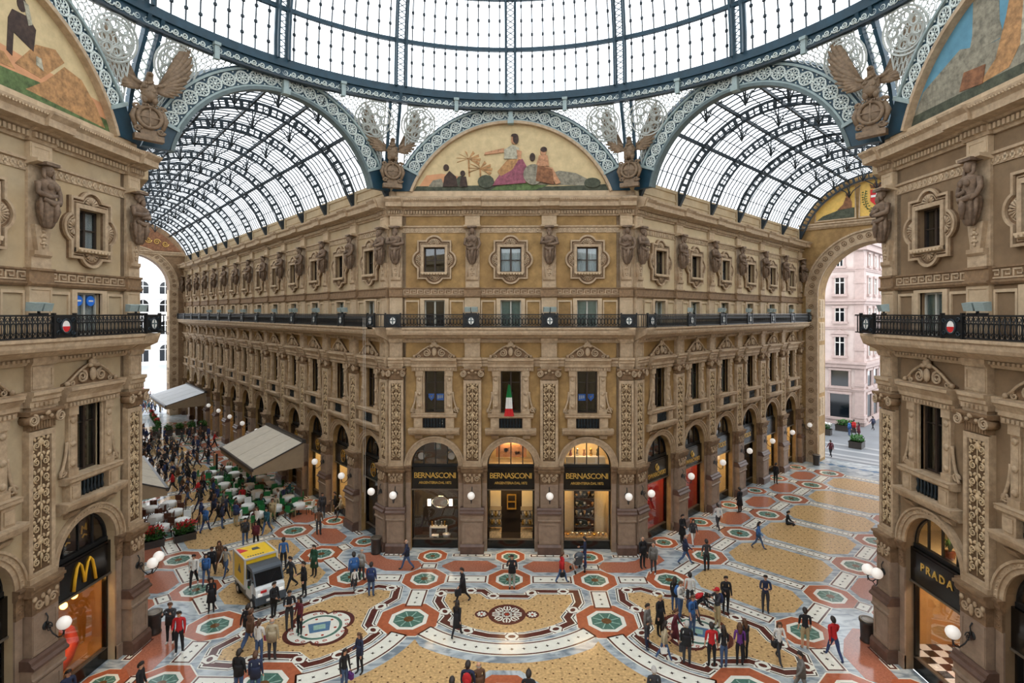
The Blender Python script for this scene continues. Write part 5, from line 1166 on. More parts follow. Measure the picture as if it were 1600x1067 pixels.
for c, lab, a in ((corners[2], 'bronze eagle with spread wings over the facade of the burger restaurant', -.3), (corners[3], 'bronze eagle with spread wings where the long wing meets the corner facade', 0), (corners[4], 'bronze eagle with spread wings where the short wing meets the corner facade', 0), (corners[5], 'bronze eagle with spread wings over the facade of the fashion shop', .3)):
    o = empty('eagle_statue', c-c.normalized()*.8+Vector((0, 0, 22.5)), atan2(c.y, c.x)-pi/2+a); o.scale = (1, .9, .86)
    for nm, me in (('medallion', EM), ('body', EB), ('head', EH), ('wing', EW[0]), ('wing', EW[1]), ('leg', EL)): put(nm, me, o)
    tag(o, lab, 'statue')
# wall lamps
def lampm(n):
    m = MB(); m.smooth = True; m.tube([(0, 0, .1), (0, -.04, .1)], [.14, .14], 10); m.tube([(0, 0, .55), (0, -.12, .4), (0, -.08, .2), (0, -.16, .04), (0, -.34, -.16), (0, -.62, -.3), (0, -.82, -.24), (0, -.9, -.06)], .026, 5); m.spiral((0, -.2, .0), .12, 1.3, .02, 1, 12)
    pts = [(0, -.22-.13*cos(t)*(1-t/9), .1+.13*sin(t)*(1-t/9)) for t in [i*.6 for i in range(14)]]; m.tube(pts, .022, 5)
    if n == 2: m.tube([(0, -.62, -.3), (.3, -.7, -.34), (.48, -.78, -.18), (.5, -.8, .0)], .024, 5); m.lathe([(.05, 0), (.1, .06)], 8, (.5, -.8, .0))
    m.lathe([(.05, 0), (.1, .06)], 8, (0, -.9, -.06)); m.tube([(0, -.9, -.28), (0, -.9, -.06)], [.008, .04], 6); return m.mesh('bracket', 'iron_black')
LB = {1: lampm(1), 2: lampm(2)}
m = MB(); m.smooth = True; m.ball((0, 0, 0), .22, 14, 9); GLOBE = m.mesh('globe', 'globe')
def lamp(k, u, n, label, z=3.4, v=.34):
    o = empty('wall_lamp', W2(k, u, v, z), FR[k][1]); put('bracket', LB[n], o, sc=(1, .72, 1)); put('globe', GLOBE, o, (0, -.65, .2))
    if n == 2: put('globe', GLOBE, o, (.5, -.58, .26))
    tag(o, label, 'lamp', 'globe lamps on the piers'); return o
for k, u, sx, i in PILS:
    if k == 'front': lamp(k, u, 1, f'white globe lamp on the {["pier at the long wing corner", "pier between dim window and doorway", "pier between doorway and bright display", "pier at the short wing corner"][i]} of the corner facade')
    elif k in ('left', 'right') and i < 3: lamp(k, u, 2 if i == 0 else 1, f'{"pair of white globe lamps" if i == 0 else "white globe lamp"} on the {["wing end", "second", "third"][i]} pier of the {WALLTXT[k]}')
    elif i < 13 and k.startswith('wing'): lamp(k, u, 1, f'white globe lamp on the {ORD[i]} pier from the octagon in the {WALLTXT[k]}')
# balcony railings
def grille(n, w):
    m = MB(); m.smooth = True
    for i in range(n):
        x = -w/2+(i+.5)*w/n; g = w/n*.42
        m.bar((x-w/n/2, 0, .06), (x-w/n/2, 0, .74), .03)
        m.tube([(x+g*cos(t), 0, .36+.19*sin(t)) for t in [2*pi*j/10 for j in range(10)]], .02, 4, close=True)
        m.tube([(x+g*.7*cos(t), 0, .64+.07*sin(t)) for t in [2*pi*j/8 for j in range(8)]], .016, 3, close=True); m.tube([(x+g*.7*cos(t), 0, .12+.06*sin(t)) for t in [2*pi*j/8 for j in range(8)]], .016, 3, close=True)
        m.tube([(x, 0, .1), (x, 0, .64)], .014, 4)
    return m.mesh('baluster_grille', 'iron_black')
GR = grille(19, B-.9); m = MB(); m.box(-HB, HB, -.05, .05, .74, .8); m.box(-HB, HB, -.04, .04, .02, .07); m.box(-HB, HB, -.03, .03, .5, .53); RAIL = m.mesh('rail', 'iron_black')
m = MB(); m.box(-.44, .44, -.06, .0, .02, .78); m.box(-.48, -.4, -.08, .04, 0, .86); m.box(.4, .48, -.08, .04, 0, .86); POST = m.mesh('post_panel', 'iron_black')
m = MB(); m.smooth = True; m.tube([(.2*cos(2*pi*i/16), -.08, .4+.24*sin(2*pi*i/16)) for i in range(16)], .035, 5, close=True)
for s in (-1, 1): m.spiral((s*.3, -.08, .62), .1, 1.3, .022, s, 10); m.spiral((s*.3, -.08, .18), .1, 1.3, .022, -s, 10)
WREATH = m.mesh('wreath', 'iron_dark')
def shield(kind):
    m = MB(); m.wprism([(.16*cos(2*pi*i/14), .4+.2*sin(2*pi*i/14)) for i in range(14)], .06, .09); m.cur = 1
    if kind == 0: m.wbox(-.035, .035, .09, .1, .22, .58); m.wbox(-.15, .15, .09, .1, .38, .44)
    else: m.wprism([(.15*cos(pi+pi*i/8), .4+.19*sin(pi+pi*i/8)) for i in range(9)], .09, .1)
    return m.mesh('shield', ['white_paint', 'red_paint'] if kind else ['white_paint', 'iron_mid'])
SH = [shield(0), shield(1)]
for k in FR:
    o = empty('balcony_railing', W2(k, 0, .98, 13.42), FR[k][1])
    tag(o, {'front': 'black cast iron balcony railing along the ochre corner facade', 'left': 'black iron balcony railing above the burger restaurant', 'right': 'black iron balcony railing above the fashion shop', 'wing_left': 'long black balcony railing running down the long wing', 'wing_right': 'short black balcony railing running down the short wing'}[k], 'railing')
    for kk, u, sx, i in BAYS:
        if kk == k: g = put('baluster_grille', GR, o, (u, 0, 0), 0, (sx, 1, 1)); put('rail', RAIL, o, (u, 0, 0), 0, (sx, 1, 1))
    for kk, u, sx, i in PILS:
        if kk == k: put('post_panel', POST, o, (u, 0, 0)); put('wreath', WREATH, o, (u, 0, 0)); put('shield', SH[1 if k in ('left', 'right') and i == 1 else 0], o, (u, 0, 0))
    for s in (-1, 1):
        u = s*(HW-.1) if not k.startswith('wing') else (0 if (s == -1) == (k == 'wing_right') else None)
        if u is not None: m = MB(); m.box(-.5, .5, -.05, .05, .74, .8); m.box(-.5, .5, -.04, .04, .02, .07); [m.box(-.4+.2*q, -.37+.2*q, -.02, .02, .05, .75) for q in range(5)]; put('corner_rail', m.mesh('corner_rail', 'iron_black'), o, (u, 0, 0))
# floodlights standing on the balconies
m = MB()
for x in (-.2, .2): m.prism([(-.12, 0), (.12, 0), (.2, .26), (-.1, .3)], x-.17, x+.17, lambda p, q, t: (t, -p, q+.12))
FLB = m.mesh('housing', 'iron_grey'); m = MB(); m.box(-.35, .35, -.03, .03, 0, .06); m.box(-.03, .03, -.03, .03, 0, .14); FLY = m.mesh('yoke', 'iron_black')
for k, u, sx, i in PILS:
    if i == 0 and k.startswith('wing') or (k == 'front' and i in (0, 3)) or (k in ('left', 'right') and i > 1) or i > 9: continue
    o = empty('floodlight', W2(k, u-(.9 if k == 'left' else -.9 if k == 'right' else .0), .9, 14.22), FR[k][1]+random.uniform(-.4, .4)); put('housing', FLB, o); put('yoke', FLY, o)
    tag(o, f'grey twin floodlight on the railing by the {ORD[i]} pilaster of the {WALLTXT[k]}', 'floodlight', 'floodlights on the balcony railings')
# flag, ropes, small sign
o = empty('flag', W2('front', 0, .15, 9.0)); m = MB(); m.tube([(0, 0, .6), (-.1, -.9, 1.15)], .03, 6); put('pole', m.mesh('pole', 'window_wood'), o)
def cloth(z0, z1, mt, w0, w1):
    m = MB(); m.smooth = True; n = 10; vs = []
    for j in range(5):
        z = z0+(z1-z0)*j/4; w = w0+(w1-w0)*j/4
        for i in range(n+1): t = i/n-.5; vs.append((-.08+w*t+.1*j/4*0, -.85+.07*sin(i*2.2), z))
    m.add(vs, [(j*(n+1)+i, j*(n+1)+i+1, (j+1)*(n+1)+i+1, (j+1)*(n+1)+i) for j in range(4) for i in range(n)]); return m.mesh('stripe', mt)
for z0, z1, mt, a, b in ((1.1, .35, 'green_paint', .12, .34), (.35, -.3, 'white_paint', .34, .42), (-.3, -.75, 'red_paint', .42, .6)): put('stripe', cloth(z0, z1, mt, a, b), o)
tag(o, 'green, white and red flag hanging from the middle window of the corner facade', 'flag')
for u, z1 in ((-1.0, 2.2), (-1.25, 3.4)):
    m = MB(); m.tube([(0, 0, 0), (.03, 0, -(14-z1)/2), (0, 0, -(14-z1))], .011, 5); o = put('hanging_rope', m.mesh('hanging_rope', 'rope'), None, W2('wing_left', u, 1.12, 14)); tag(o, 'thin pale rope hanging from the corner balcony, '+('longer one' if z1 < 3 else 'shorter one'), 'rope')
m = MB(); m.wbox(-.16, .16, 0, .02, -.2, .2); m.cur = 1; [m.wbox(a, a+.06, .02, .03, b, b+.12) for a in (-.11, .05) for b in (-.16, .04)]; o = put('small_notice', m.mesh('small_notice', ['iron_black', 'white_paint']), None, W2('front', -B+.42, .07, 7.72)); tag(o, 'small black and white notice on the parapet of the corner facade', 'notice')
# ------------------------------------------------------------------ shop displays
def item(name, k, i, u, v, z, parts, label, cat, group=None):
    uu = [b[1] for b in BAYS if b[0] == k and b[3] == i][0]; o = empty(name, W2(k, uu+u, v, z), FR[k][1])
    for nm, mm, mt in parts: put(nm, mm.mesh(nm, mt), o)
    tag(o, label, cat, group); return o
def LM(prof, n=12): m = MB(); m.smooth = True; return m.lathe(prof, n)
def TB(w, d, h, t=.06):
    m = MB(); m.box(-w/2, w/2, -d/2, d/2, h-t, h); m2 = MB(); [m2.box(*sorted((sx*w/2, sx*(w/2-t))), *sorted((sy*d/2, sy*(d/2-t))), 0, h-t) for sx in (-1, 1) for sy in (-1, 1)]; return m, m2
a, b_ = TB(1.05, .4, .95); item('console_table', 'front', 0, .05, -1.2, .02, [('top', a, 'white_paint'), ('leg', b_, 'white_paint')], 'white console table under the oval mirror in the dim window', 'table')
a, b_ = TB(.4, .32, .55); item('stool', 'front', 0, -.1, -.85, .02, [('seat', a, 'white_paint'), ('leg', b_, 'white_paint')], 'small white stool in front of the white console table', 'stool')
item('basket', 'front', 0, .62, -.8, .02, [('tub', LM([(.16, 0), (.24, .62), (.26, .64)]), 'white_paint')], 'tall white basket beside the white stool in the dim window', 'basket')
m = MB(); m.smooth = True; m.tube([(.48*cos(2*pi*i/20), -.02, .36*sin(2*pi*i/20)) for i in range(20)], .06, 6, close=True); m2 = MB(); m2.wprism([(.46*cos(2*pi*i/20), .34*sin(2*pi*i/20)) for i in range(20)], 0, .03)
item('oval_mirror', 'front', 0, .1, -1.6, 2.35, [('frame', m, 'silver'), ('glass', m2, 'silver')], 'oval silver mirror hanging in the dim shop window', 'mirror')
for s in (-1, 1): m = MB(); m.wbox(-.1, .1, 0, .08, -.2, .2); item('wall_sconce', 'front', 0, .1+s*.68, -1.55, 2.35, [('shade', m, 'lamp_white')], 'small lit sconce beside the oval mirror, '+('nearer the long wing' if s < 0 else 'nearer the doorway'), 'lamp')
for j in range(5): item('vase', 'front', 0, -.35+.2*j, -1.2, .99, [('body', LM([(.05, 0), (.08, .1), (.04, .22+.03*(j % 3)), (.06, .3+.03*(j % 3))], 8), ['brass', 'silver', 'window_wood', 'silver', 'brass'][j])], f'{["slim brass", "silver", "dark", "tall silver", "second brass"][j]} vase on the white console table', 'vase', 'vases on the console table')
for s in (-1, 1):
    m = MB(); m.smooth = True; m.tube([(0, 0, 0), (0, -.05, 0)], [.32, .36], 20); m2 = MB(); m2.tube([(0, -.05, 0), (0, -.07, 0)], [.22, .2], 18); item('silver_plate', 'front', 0, s*.92, -.75, 5.48, [('rim', m, 'silver'), ('well', m2, 'white_paint')], 'round silver plate on show behind the fan window, '+('nearer the long wing' if s < 0 else 'nearer the doorway'), 'plate')
m = MB(); m.wbox(-.2, .2, 0, .05, 0, .4); m2 = MB(); m2.tube([(0, -.05, .2), (0, -.07, .2)], [.14, .14], 14); item('mantel_clock', 'front', 0, .05, -.9, 5.85, [('case', m, 'iron_grey'), ('dial', m2, 'white_paint')], 'square clock hanging behind the fan window over the dim shop', 'clock')
m = MB(); m.wbox(-.17, .17, 0, .04, 0, .46); m2 = MB(); m2.wbox(-.09, .09, .04, .05, .1, .36); item('picture_frame', 'front', 0, .82, -.85, 5.9, [('frame', m, 'white_paint'), ('picture', m2, 'iron_black')], 'white picture frame leaning above a silver plate in the fan window', 'frame')
m = MB(); m.wbox(-.95, .95, 0, .04, 0, .95); m2 = MB(); [m2.wprism(ell(random.uniform(-.7, .7), random.uniform(.2, .8), .16, .14, 8), .04, .05) for _ in range(9)]; item('painting', 'front', 1, 0, -1.3, 5.3, [('canvas', m, 'mural_dusk'), ('flowers', m2, 'mural_skin')], 'pink flower painting lit behind the fan window over the shop doorway', 'painting')
m = MB(); m.wbox(-1.2, 1.2, 0, .4, 0, .42); m2 = MB(); [m2.wbox(-1.12+.6*q, -.58+.6*q, .4, .42, .05, .37) for q in range(4)]; item('white_sideboard', 'front', 2, 0, -1.3, 5.0, [('cabinet', m, 'white_paint'), ('drawer', m2, 'interior_cream')], 'long white sideboard behind the fan window over the bright display', 'cabinet')
for j in range(5): item('figurine', 'front', 2, -.9+.42*j, -1.2, 5.42, [('body', LM([(.08, 0), (.1, .1), (.05, .28), (.09, .36), (.03, .46)], 8), ['mural_rose', 'silver', 'mural_skin', 'brass', 'mural_dark'][j])], f'{["rose", "silver", "pink", "brass", "dark"][j]} figurine on the white sideboard', 'figurine', 'figurines on the white sideboard')
for i, us in ((2, (-.9, .9)), (1, (-1.0, 1.0))):
    for u in us:
        m = MB(); m.wbox(-.34, .34, 0, .05, 0, 3.0); item('backing_board', 'front', i, u, -1.9, .5, [('board', m, 'interior_cream')], f'cream backing board {"beside the dark shelves" if i == 2 else "beside the doorway"}, '+('nearer the long wing' if u < 0 else 'nearer the short wing'), 'board')
shs = []
for z in (.4, 1.0, 1.6, 2.2, 2.8): m = MB(); m.wbox(-.6, .6, 0, .4, z, z+.04); shs.append(('shelf', m, 'window_wood'))
m2 = MB(); m2.wbox(-.64, .64, -.04, 0, 0, 2.95); item('display_shelf', 'front', 2, 0, -1.7, .5, shs+[('back_panel', m2, 'interior_dark')], 'dark display shelf of silverware in the bright shop window', 'shelf')
ADJ = ['tall', 'small', 'round', 'slim', 'wide', 'squat']
for r in range(4):
    for j in range(5):
        h = .16+.09*((r*3+j*2) % 4); item('silver_vessel', 'front', 2, -.48+.24*j, -1.45, .5+[.44, 1.04, 1.64, 2.24][r], [('body', LM([(.04, 0), (.02, h*.3), (.08, h*.6), (.09, h*.9), (.05, h)], 8), 'silver' if (r+j) % 3 else 'brass')], f'{ADJ[(r+j) % 6]} vessel, {ORD[j]} on the {["lowest", "second", "third", "top"][r]} dark shelf', 'vessel', 'vessels on the dark shelf')
m = MB(); m.wbox(-1.3, 1.3, 0, .7, 0, .1); item('display_plinth', 'front', 2, 0, -1.25, .52, [('top', m, 'inlay_ochre')], 'low golden plinth across the bright shop window', 'plinth')
for j in range(9): item('silver_bowl', 'front', 2, -1.1+.27*j, -.75-.12*(j % 2), .63, [('bowl', LM([(.05, 0), (.1, .05), (.13, .12+.04*(j % 3)), (.12, .14+.04*(j % 3))], 10), 'silver' if j % 3 else 'brass')], f'{ORD[j]} bowl along the front of the golden plinth', 'bowl', 'bowls on the golden plinth')
for s in (-1, 1):
    m = MB(); m.wbox(-.36, .36, 0, .8, 0, .9); shs = []
    for z in (1.2, 1.7, 2.2): m2 = MB(); m2.wbox(-.36, .36, .1, .8, z, z+.04); shs.append(('glass_shelf', m2, 'shop_trim'))
    item('display_case', 'front', 1, s*.95, -1.3, 0, [('counter', m, 'inlay_ochre')]+shs, 'lit display case inside the doorway, '+('nearer the long wing' if s < 0 else 'nearer the short wing'), 'case')
    for j in range(6): item('trinket', 'front', 1, s*.95-.22+.22*(j % 3), -.85, [1.24, 1.74][j//3], [('body', LM([(.06, 0), (.09, .12), (.05, .26), (.07, .34)], 8), 'silver' if j % 2 else 'brass')], f'{ORD[j % 3]} trinket on the {["lower", "upper"][j//3]} shelf of the case {"nearer the long wing" if s < 0 else "nearer the short wing"}', 'trinket', 'trinkets in the doorway cases')
m = MB(); m.holed(rect(-.3, .3, 0, 1.0), [rect(-.22, .22, .1, .45), rect(-.22, .22, .55, .9)], 0, .05, back=True); item('gilt_chair_frame', 'front', 1, 0, -2.5, 1.6, [('frame', m, 'brass')], 'gilt ladder shaped stand at the back of the shop doorway', 'stand')
# burger restaurant and fashion shop interiors
m = MB(); m.smooth = True; m.tube([(-1.2, -.0, .3), (-.5, -.25, .38), (.2, -.1, .5), (.75, .1, .8), (.8, .3, 1.25), (.6, .4, 1.45)], [.2, .22, .22, .22, .2, .16], 10); item('sofa', 'left', 0, 0, -1.1, .3, [('seat_roll', m, 'sofa_red')], 'curved orange red bench inside the burger restaurant window', 'bench')
for j, (u, z) in enumerate(((-.5, 2.75), (.0, 2.95), (.5, 3.1))):
    m = MB(); m.smooth = True; m.ball((0, 0, 0), .13, 10, 7); m2 = MB(); m2.tube([(0, 0, .1), (0, 0, 3.4-z)], .012, 5); item('pendant_lamp', 'left', 0, u, -.95, z, [('bulb', m, 'lamp_warm'), ('cord', m2, 'iron_black')], f'{ORD[j]} glowing pendant lamp in the burger restaurant counted from the camera', 'lamp', 'pendant lamps in the restaurant')
m = MB()
for a in range(10):
    for b_ in range(9):
        m.cur = (a+b_) % 2; m.box(1.55-a*.45-.45, 1.55-a*.45, .5+b_*.45, .95+b_*.45, .1, .12)
put('chequer_floor', m.mesh('chequer_floor', ['check_black', 'white_paint']), SHOPS['right', 0])
m = MB(); m.wbox(-.5, .5, -2.8, -2.74, .12, 3.0); put('amber_screen', m.mesh('amber_screen', 'interior_warm'), SHOPS['right', 0], (-1.2, 0, 0))
m = MB(); m.smooth = True; m.lathe([(.16, 0), (.2, .22), (.22, .24)], 10); m2 = MB(); m2.smooth = True
for j in range(22): a = random.uniform(0, 6.3); r = random.uniform(.1, .4); m2.tube([(0, 0, .2), (r*.5*cos(a), r*.5*sin(a), .5+.3*random.random()), (r*cos(a), r*sin(a), .4+.2*random.random())], [.02, .06, .01], 4, flat=.3)
item('potted_plant', 'right', 0, -.2, -.8, 5.0, [('pot', m, 'inlay_orange'), ('leaves', m2, 'leaf')], 'small potted plant behind the fan window of the fashion shop', 'plant')
for i in (0, 1): m = MB(); m.smooth = True; m.lathe([(.1, 0), (.2, .8), (.14, 1.1), (.24, 1.5), (.06, 1.62)], 10); m2 = MB(); m2.smooth = True; m2.ball((0, 0, 1.75), (.1, .11, .14), 8, 6); item('mannequin', 'wing_right', i, .2-.4*i, -1.0, .55, [('dress', m, 'mural_cloth' if i else 'red_paint'), ('head', m2, 'mural_skin')], 'mannequin in the red shop window '+('one bay into the short wing' if i else 'beside the octagon corner'), 'mannequin')
m = MB(); m.wbox(-.25, .25, 0, .2, 0, .32); m2 = MB(); m2.smooth = True; m2.tube([(-.15, -.1, .3), (-.1, -.1, .5), (.1, -.1, .5), (.15, -.1, .3)], .02, 5); item('handbag', 'wing_right', 2, -.1, -.9, .9, [('body', m, 'mural_brown'), ('handle', m2, 'window_wood')], 'brown handbag alone in the bright window of the short wing', 'bag')
# ------------------------------------------------------------------ buildings beyond the arches
ct = Vector((43.4, 54.0, 0)); du = Vector((-dR.y, dR.x, 0))
bo = empty('corner_building', ct, atan2(dR.y, dR.x)); tag(bo, 'pale pink stone corner building seen through the end arch of the short wing', 'building')
m = MB(); m.box(0, 34, 0, 26, 0, 24); put('wall', m.mesh('wall', 'pink_stone'), bo)     # local x along the street side, local y along the side facing the arch
def corn(z, h, d): m = MB(); m.box(-d, 34, -d, 26, z, z+h*.6); m.box(-d*1.5, 34, -d*1.5, 26, z+h*.6, z+h); put('cornice', m.mesh('cornice', 'pink_trim'), bo)
for z, h, d in ((.0, .8, .12), (4.3, .35, .15), (7.3, .8, .35), (12.2, .35, .15), (15.4, .6, .3), (19.6, .35, .15), (22.2, 1.2, .5)): corn(z, h, d)
def bwin(side, s, z0, z1, w, dark=False, ped=False):
    """side 0: street side (along local x), 1: side facing the arch (along local y)"""
    m = MB(); P = (lambda a, d, z: (a, d, z)) if side == 0 else (lambda a, d, z: (d, a, z))
    def bx(mm, a0, a1, d0, d1, z0_, z1_): p, q = P(a0, d0, z0_), P(a1, d1, z1_); mm.box(min(p[0], q[0]), max(p[0], q[0]), min(p[1], q[1]), max(p[1], q[1]), z0_, z1_)
    for e in (-1, 1): bx(m, *sorted((s+e*w/2, s+e*(w/2+.22))), -.14, .05, z0-.1, z1+.1)
    bx(m, s-w/2-.3, s+w/2+.3, -.22, .05, z1, z1+.28); bx(m, s-w/2-.35, s+w/2+.35, -.28, .05, z0-.3, z0)
    if ped:
        q = [(s-w/2-.5, z1+.35), (s+w/2+.5, z1+.35), (s, z1+1.0)]; m.prism(q, -.25, .02, lambda p, z, t: P(p, t, z))
    f = put('window', m.mesh('window', 'pink_trim'), bo)
    m = MB(); bx(m, s-w/2, s+w/2, -.03, .05, z0, z1); put('pane', m.mesh('pane', 'windscreen'), f)
    if not dark: m = MB(); bx(m, s-.06, s+.06, -.07, .05, z0, z1); bx(m, s-w/2, s-w/2+.08, -.07, .05, z0, z1); bx(m, s+w/2-.08, s+w/2, -.07, .05, z0, z1); bx(m, s-w/2, s+w/2, -.07, .05, z0+(z1-z0)*.68, z0+(z1-z0)*.68+.1); put('sash', m.mesh('sash', 'white_paint'), f)
for side, ss in ((0, [2.6+3.1*i for i in range(6)]), (1, [2.6+3.6*i for i in range(5)])):
    for s in ss:
        bwin(side, s, 8.8, 11.2, 1.15, ped=True); bwin(side, s, 13.2, 14.9, 1.15); bwin(side, s, 16.7, 18.8, 1.15); bwin(side, s, 20.3, 21.8, .8); bwin(side, s, 4.9, 6.9, 2.0, True); bwin(side, s, .9, 3.9, 2.2, True)
m = MB()
for s in (.6,): m.box(-.12, .9, -.12, .9, 0, 22); [m.box(-.2, .98, -.2, .98, z, z+.4) for z in (1, 5, 9.5, 14, 18)]
put('corner_pilaster', m.mesh('corner_pilaster', 'pink_trim'), bo)
wc = PL(150, 0, 0); wo = empty('white_palace', wc, atan2(dL.y, dL.x)-pi/2); tag(wo, 'white building with arched windows far across the square', 'building')
m = MB(); m.box(-60, 60, 0, 12, 0, 24); put('wall', m.mesh('wall', 'white_stone'), wo)
for z in (6.5, 13.2, 18.2, 23.4): m = MB(); m.box(-60, 60, -.6, 0, z, z+.6); put('cornice', m.mesh('cornice', 'white_stone'), wo)
for i in range(-6, 7):
    for z0, h in ((1, 3.2), (8.4, 2.4), (14.6, 2.0), (19.6, 2.0)):
        x = i*5.2+1; m = MB(); m.wprism([(x-1.3, z0), (x+1.3, z0), (x+1.3, z0+h)]+arc(x, z0+h, 1.3, 0, 180, 10), 0, .06); w = put('window', m.mesh('window', 'windscreen'), wo)
        m = MB(); m.wprism(arc(x, z0+h, 1.65, 0, 180, 10)+arc(x, z0+h, 1.3, 180, 0, 10), 0, .2); m.wbox(x-.08, x+.08, .06, .14, z0, z0+h+1.2); m.wbox(x-1.3, x+1.3, .06, .14, z0+h-.08, z0+h+.08); put('window_arch', m.mesh('window_arch', 'white_stone'), w)
# planters in the street
def shrub(m, rx, ry, h, n, seed, z=0):
    rg = random.Random(seed); m.smooth = True
    for _ in range(n):
        a = rg.uniform(0, 6.28); r = sqrt(rg.random()); x, y, zz = rx*r*cos(a), ry*r*sin(a), z+h*rg.random()*(1-.4*r); d = Vector((rg.uniform(-1, 1), rg.uniform(-1, 1), rg.uniform(.1, 1))).normalized()*.22
        u = d.cross(Vector((0, 0, 1))); u = u.normalized()*.07 if u.length > .01 else Vector((.07, 0, 0)); p = Vector((x, y, zz)); m.add([p, p+d*.5+u, p+d, p+d*.5-u], [(0, 1, 2, 3)])
def planter(x, y, rz, w, d, label, flower=None, h=.7, seed=1):
    o = empty('planter', (x, y, 0), rz); m = MB(); m.box(-w/2, w/2, -d/2, d/2, 0, h); m.box(-w/2-.04, w/2+.04, -d/2-.04, d/2+.04, h-.1, h); put('tub', m.mesh('tub', 'bin_metal'), o)
    m = MB(); shrub(m, w/2*.98, d/2*1.05, .8, int(240*w), seed, h-.05); f = put('foliage', m.mesh('foliage', 'leaf'), o)
    if flower: m = MB(); shrub(m, w/2, d/2, .5, int(90*w), seed+9, h+.35); put('blossom', m.mesh('blossom', flower), o)
    tag(o, label, 'planter')
p = Vector((36.2, 43.2)); planter(p.x, p.y, rr, 1.5, 1.2, 'square tub of green shrubs standing alone in the street', seed=3)
planter(35.6, 50.2, rr+pi/2, 3.2, .8, 'long dark trough of shrubs with white blossom by the pink building', 'flower_white', seed=4); planter(39.8, 51.4, rr+pi/2, 2.2, .8, 'shorter dark trough of shrubs nearer the building corner', seed=5)
# litter bins
m = MB(); m.smooth = True; m.lathe([(.26, 0), (.3, .06), (.27, .12), (.3, .82), (.34, .86), (.34, .96), (.22, .98), (.2, .8)], 16); BIN = m.mesh('drum', 'bin_metal'); m = MB(); m.smooth = True; m.lathe([(.22, .97), (.3, .99), (.34, .97), (.34, .94)], 16); RIM = m.mesh('rim', 'shop_trim')
for (x, y), lab in (((-15.72, 7.9), 'dark litter bin by the corner pier of the burger restaurant'), ((-8.0, 16.3), 'dark litter bin at the corner where the long wing starts'), ((15.72, 7.9), 'dark litter bin by the corner pier of the fashion shop'), ((28.3, 36.2), 'dark litter bin at the foot of the end arch of the short wing'), ((8.15, 16.1), 'dark litter bin at the corner beside the red shop')):
    o = empty('litter_bin', (x, y, 0)); put('drum', BIN, o); put('rim', RIM, o); tag(o, lab, 'bin')
# ------------------------------------------------------------------ café terraces in the long wing
def awning(P, t0, t1, n0, n1, z0, z1, cl, label, side=1):
    o = empty('awning', P((t0+t1)/2, n0)); tag(o, label, 'awning'); b = P((t0+t1)/2, n0)
    Q = lambda t, n, z: P(t, n, z)-b
    nstrip = 4; m = None
    for i in range(nstrip):
        a, c = t0+(t1-t0)*i/nstrip+.03, t0+(t1-t0)*(i+1)/nstrip-.03; m = MB(); th = Vector((0, 0, -.05)); q = [Q(a, n0, z0), Q(c, n0, z0), Q(c, n1, z1), Q(a, n1, z1)]
        m.add(q+[v+th for v in q], [(0, 1, 2, 3), (7, 6, 5, 4), (0, 4, 5, 1), (1, 5, 6, 2), (2, 6, 7, 3), (3, 7, 4, 0)]); put('cloth_strip', m.mesh('cloth_strip', cl), o)
    m = MB(); m.bar(Q(t0-.05, n1, z1-.06), Q(t1+.05, n1, z1-.06), .16, .2)
    for t in (t0, t1): m.bar(Q(t, n0, z0-.04), Q(t, n1, z1-.04), .08)
    m.bar(Q(t0, n0, z0), Q(t1, n0, z0), .3, .25)
    for t in (t0+.6, t1-.6): m.bar(Q(t, n0, z0-.9), Q(t, (n0+n1)/2, (z0+z1)/2-.15), .06)
    put('frame', m.mesh('frame', 'bin_metal'), o)
    m = MB()
    for t in (t0, t1):
        q = [Q(t, n0, z0-.05), Q(t, n1, z1-.1), Q(t, n1, z1-.45), Q(t, n0, z1-.45)]; m.add(q, [(0, 1, 2, 3)])
    k = 26
    for i in range(k):
        a, c = t0+(t1-t0)*i/k, t0+(t1-t0)*(i+1)/k; m.add([Q(a, n1, z1-.1), Q(c, n1, z1-.1), Q(c, n1, z1-.4), Q((a+c)/2, n1, z1-.5), Q(a, n1, z1-.4)], [(0, 1, 2, 3, 4)])
    put('valance', m.mesh('valance', 'awning_under'), o)
    m = MB()
    for f in (.12, .4, .66, .9):
        for g in (.55, .9): c = Q(t0+(t1-t0)*f, n0+(n1-n0)*g*.6, min(z0, z1)-.55); m.ball(c, .07, 6, 4)
    put('lamp_string', m.mesh('lamp_string', 'lamp_warm'), o)['kind'] = 'stuff'
    return o
awning(PL, 10.8, 19.3, 1.2, 4.8, 4.8, 3.4, 'awning_cloth', 'large beige café awning over the green chairs in the long wing')
awning(PL, 45., 56., .5, 4.7, 4.7, 3.5, 'awning_pale', 'pale awning at the far end of the long wing near the great arch')
awning(PL, 9.9, 20.0, WING-.1, 10.0, 4.6, 3.4, 'awning_cloth', 'beige awning opposite, half hidden by the corner of the burger restaurant')
m = MB(); m.smooth = True; m.lathe([(.42, .4), (.44, .72), (.4, .76), (0, .77)], 16, fold=.05, nf=8); TCL = m.mesh('tablecloth', 'table_cloth'); m = MB(); m.smooth = True; m.lathe([(.25, 0), (.05, .06), (.04, .5), (.3, .7)], 8); TPE = m.mesh('pedestal', 'iron_black')
m = MB(); m.box(-.22, .22, -.22, .22, .42, .47); CSE = m.mesh('seat', 'chair_green'); m = MB(); m.box(-.22, .22, .19, .23, .5, .9); CBK = m.mesh('backrest', 'chair_green'); m = MB(); m.box(-.02, .02, -.02, .02, 0, .43); CLG = m.mesh('leg', 'iron_black')
m = MB(); m.box(-.23, .23, .17, .25, .52, .95); m.box(-.23, .23, -.23, .2, .47, .5); CCV = m.mesh('white_cover', 'table_cloth')
CSR = []
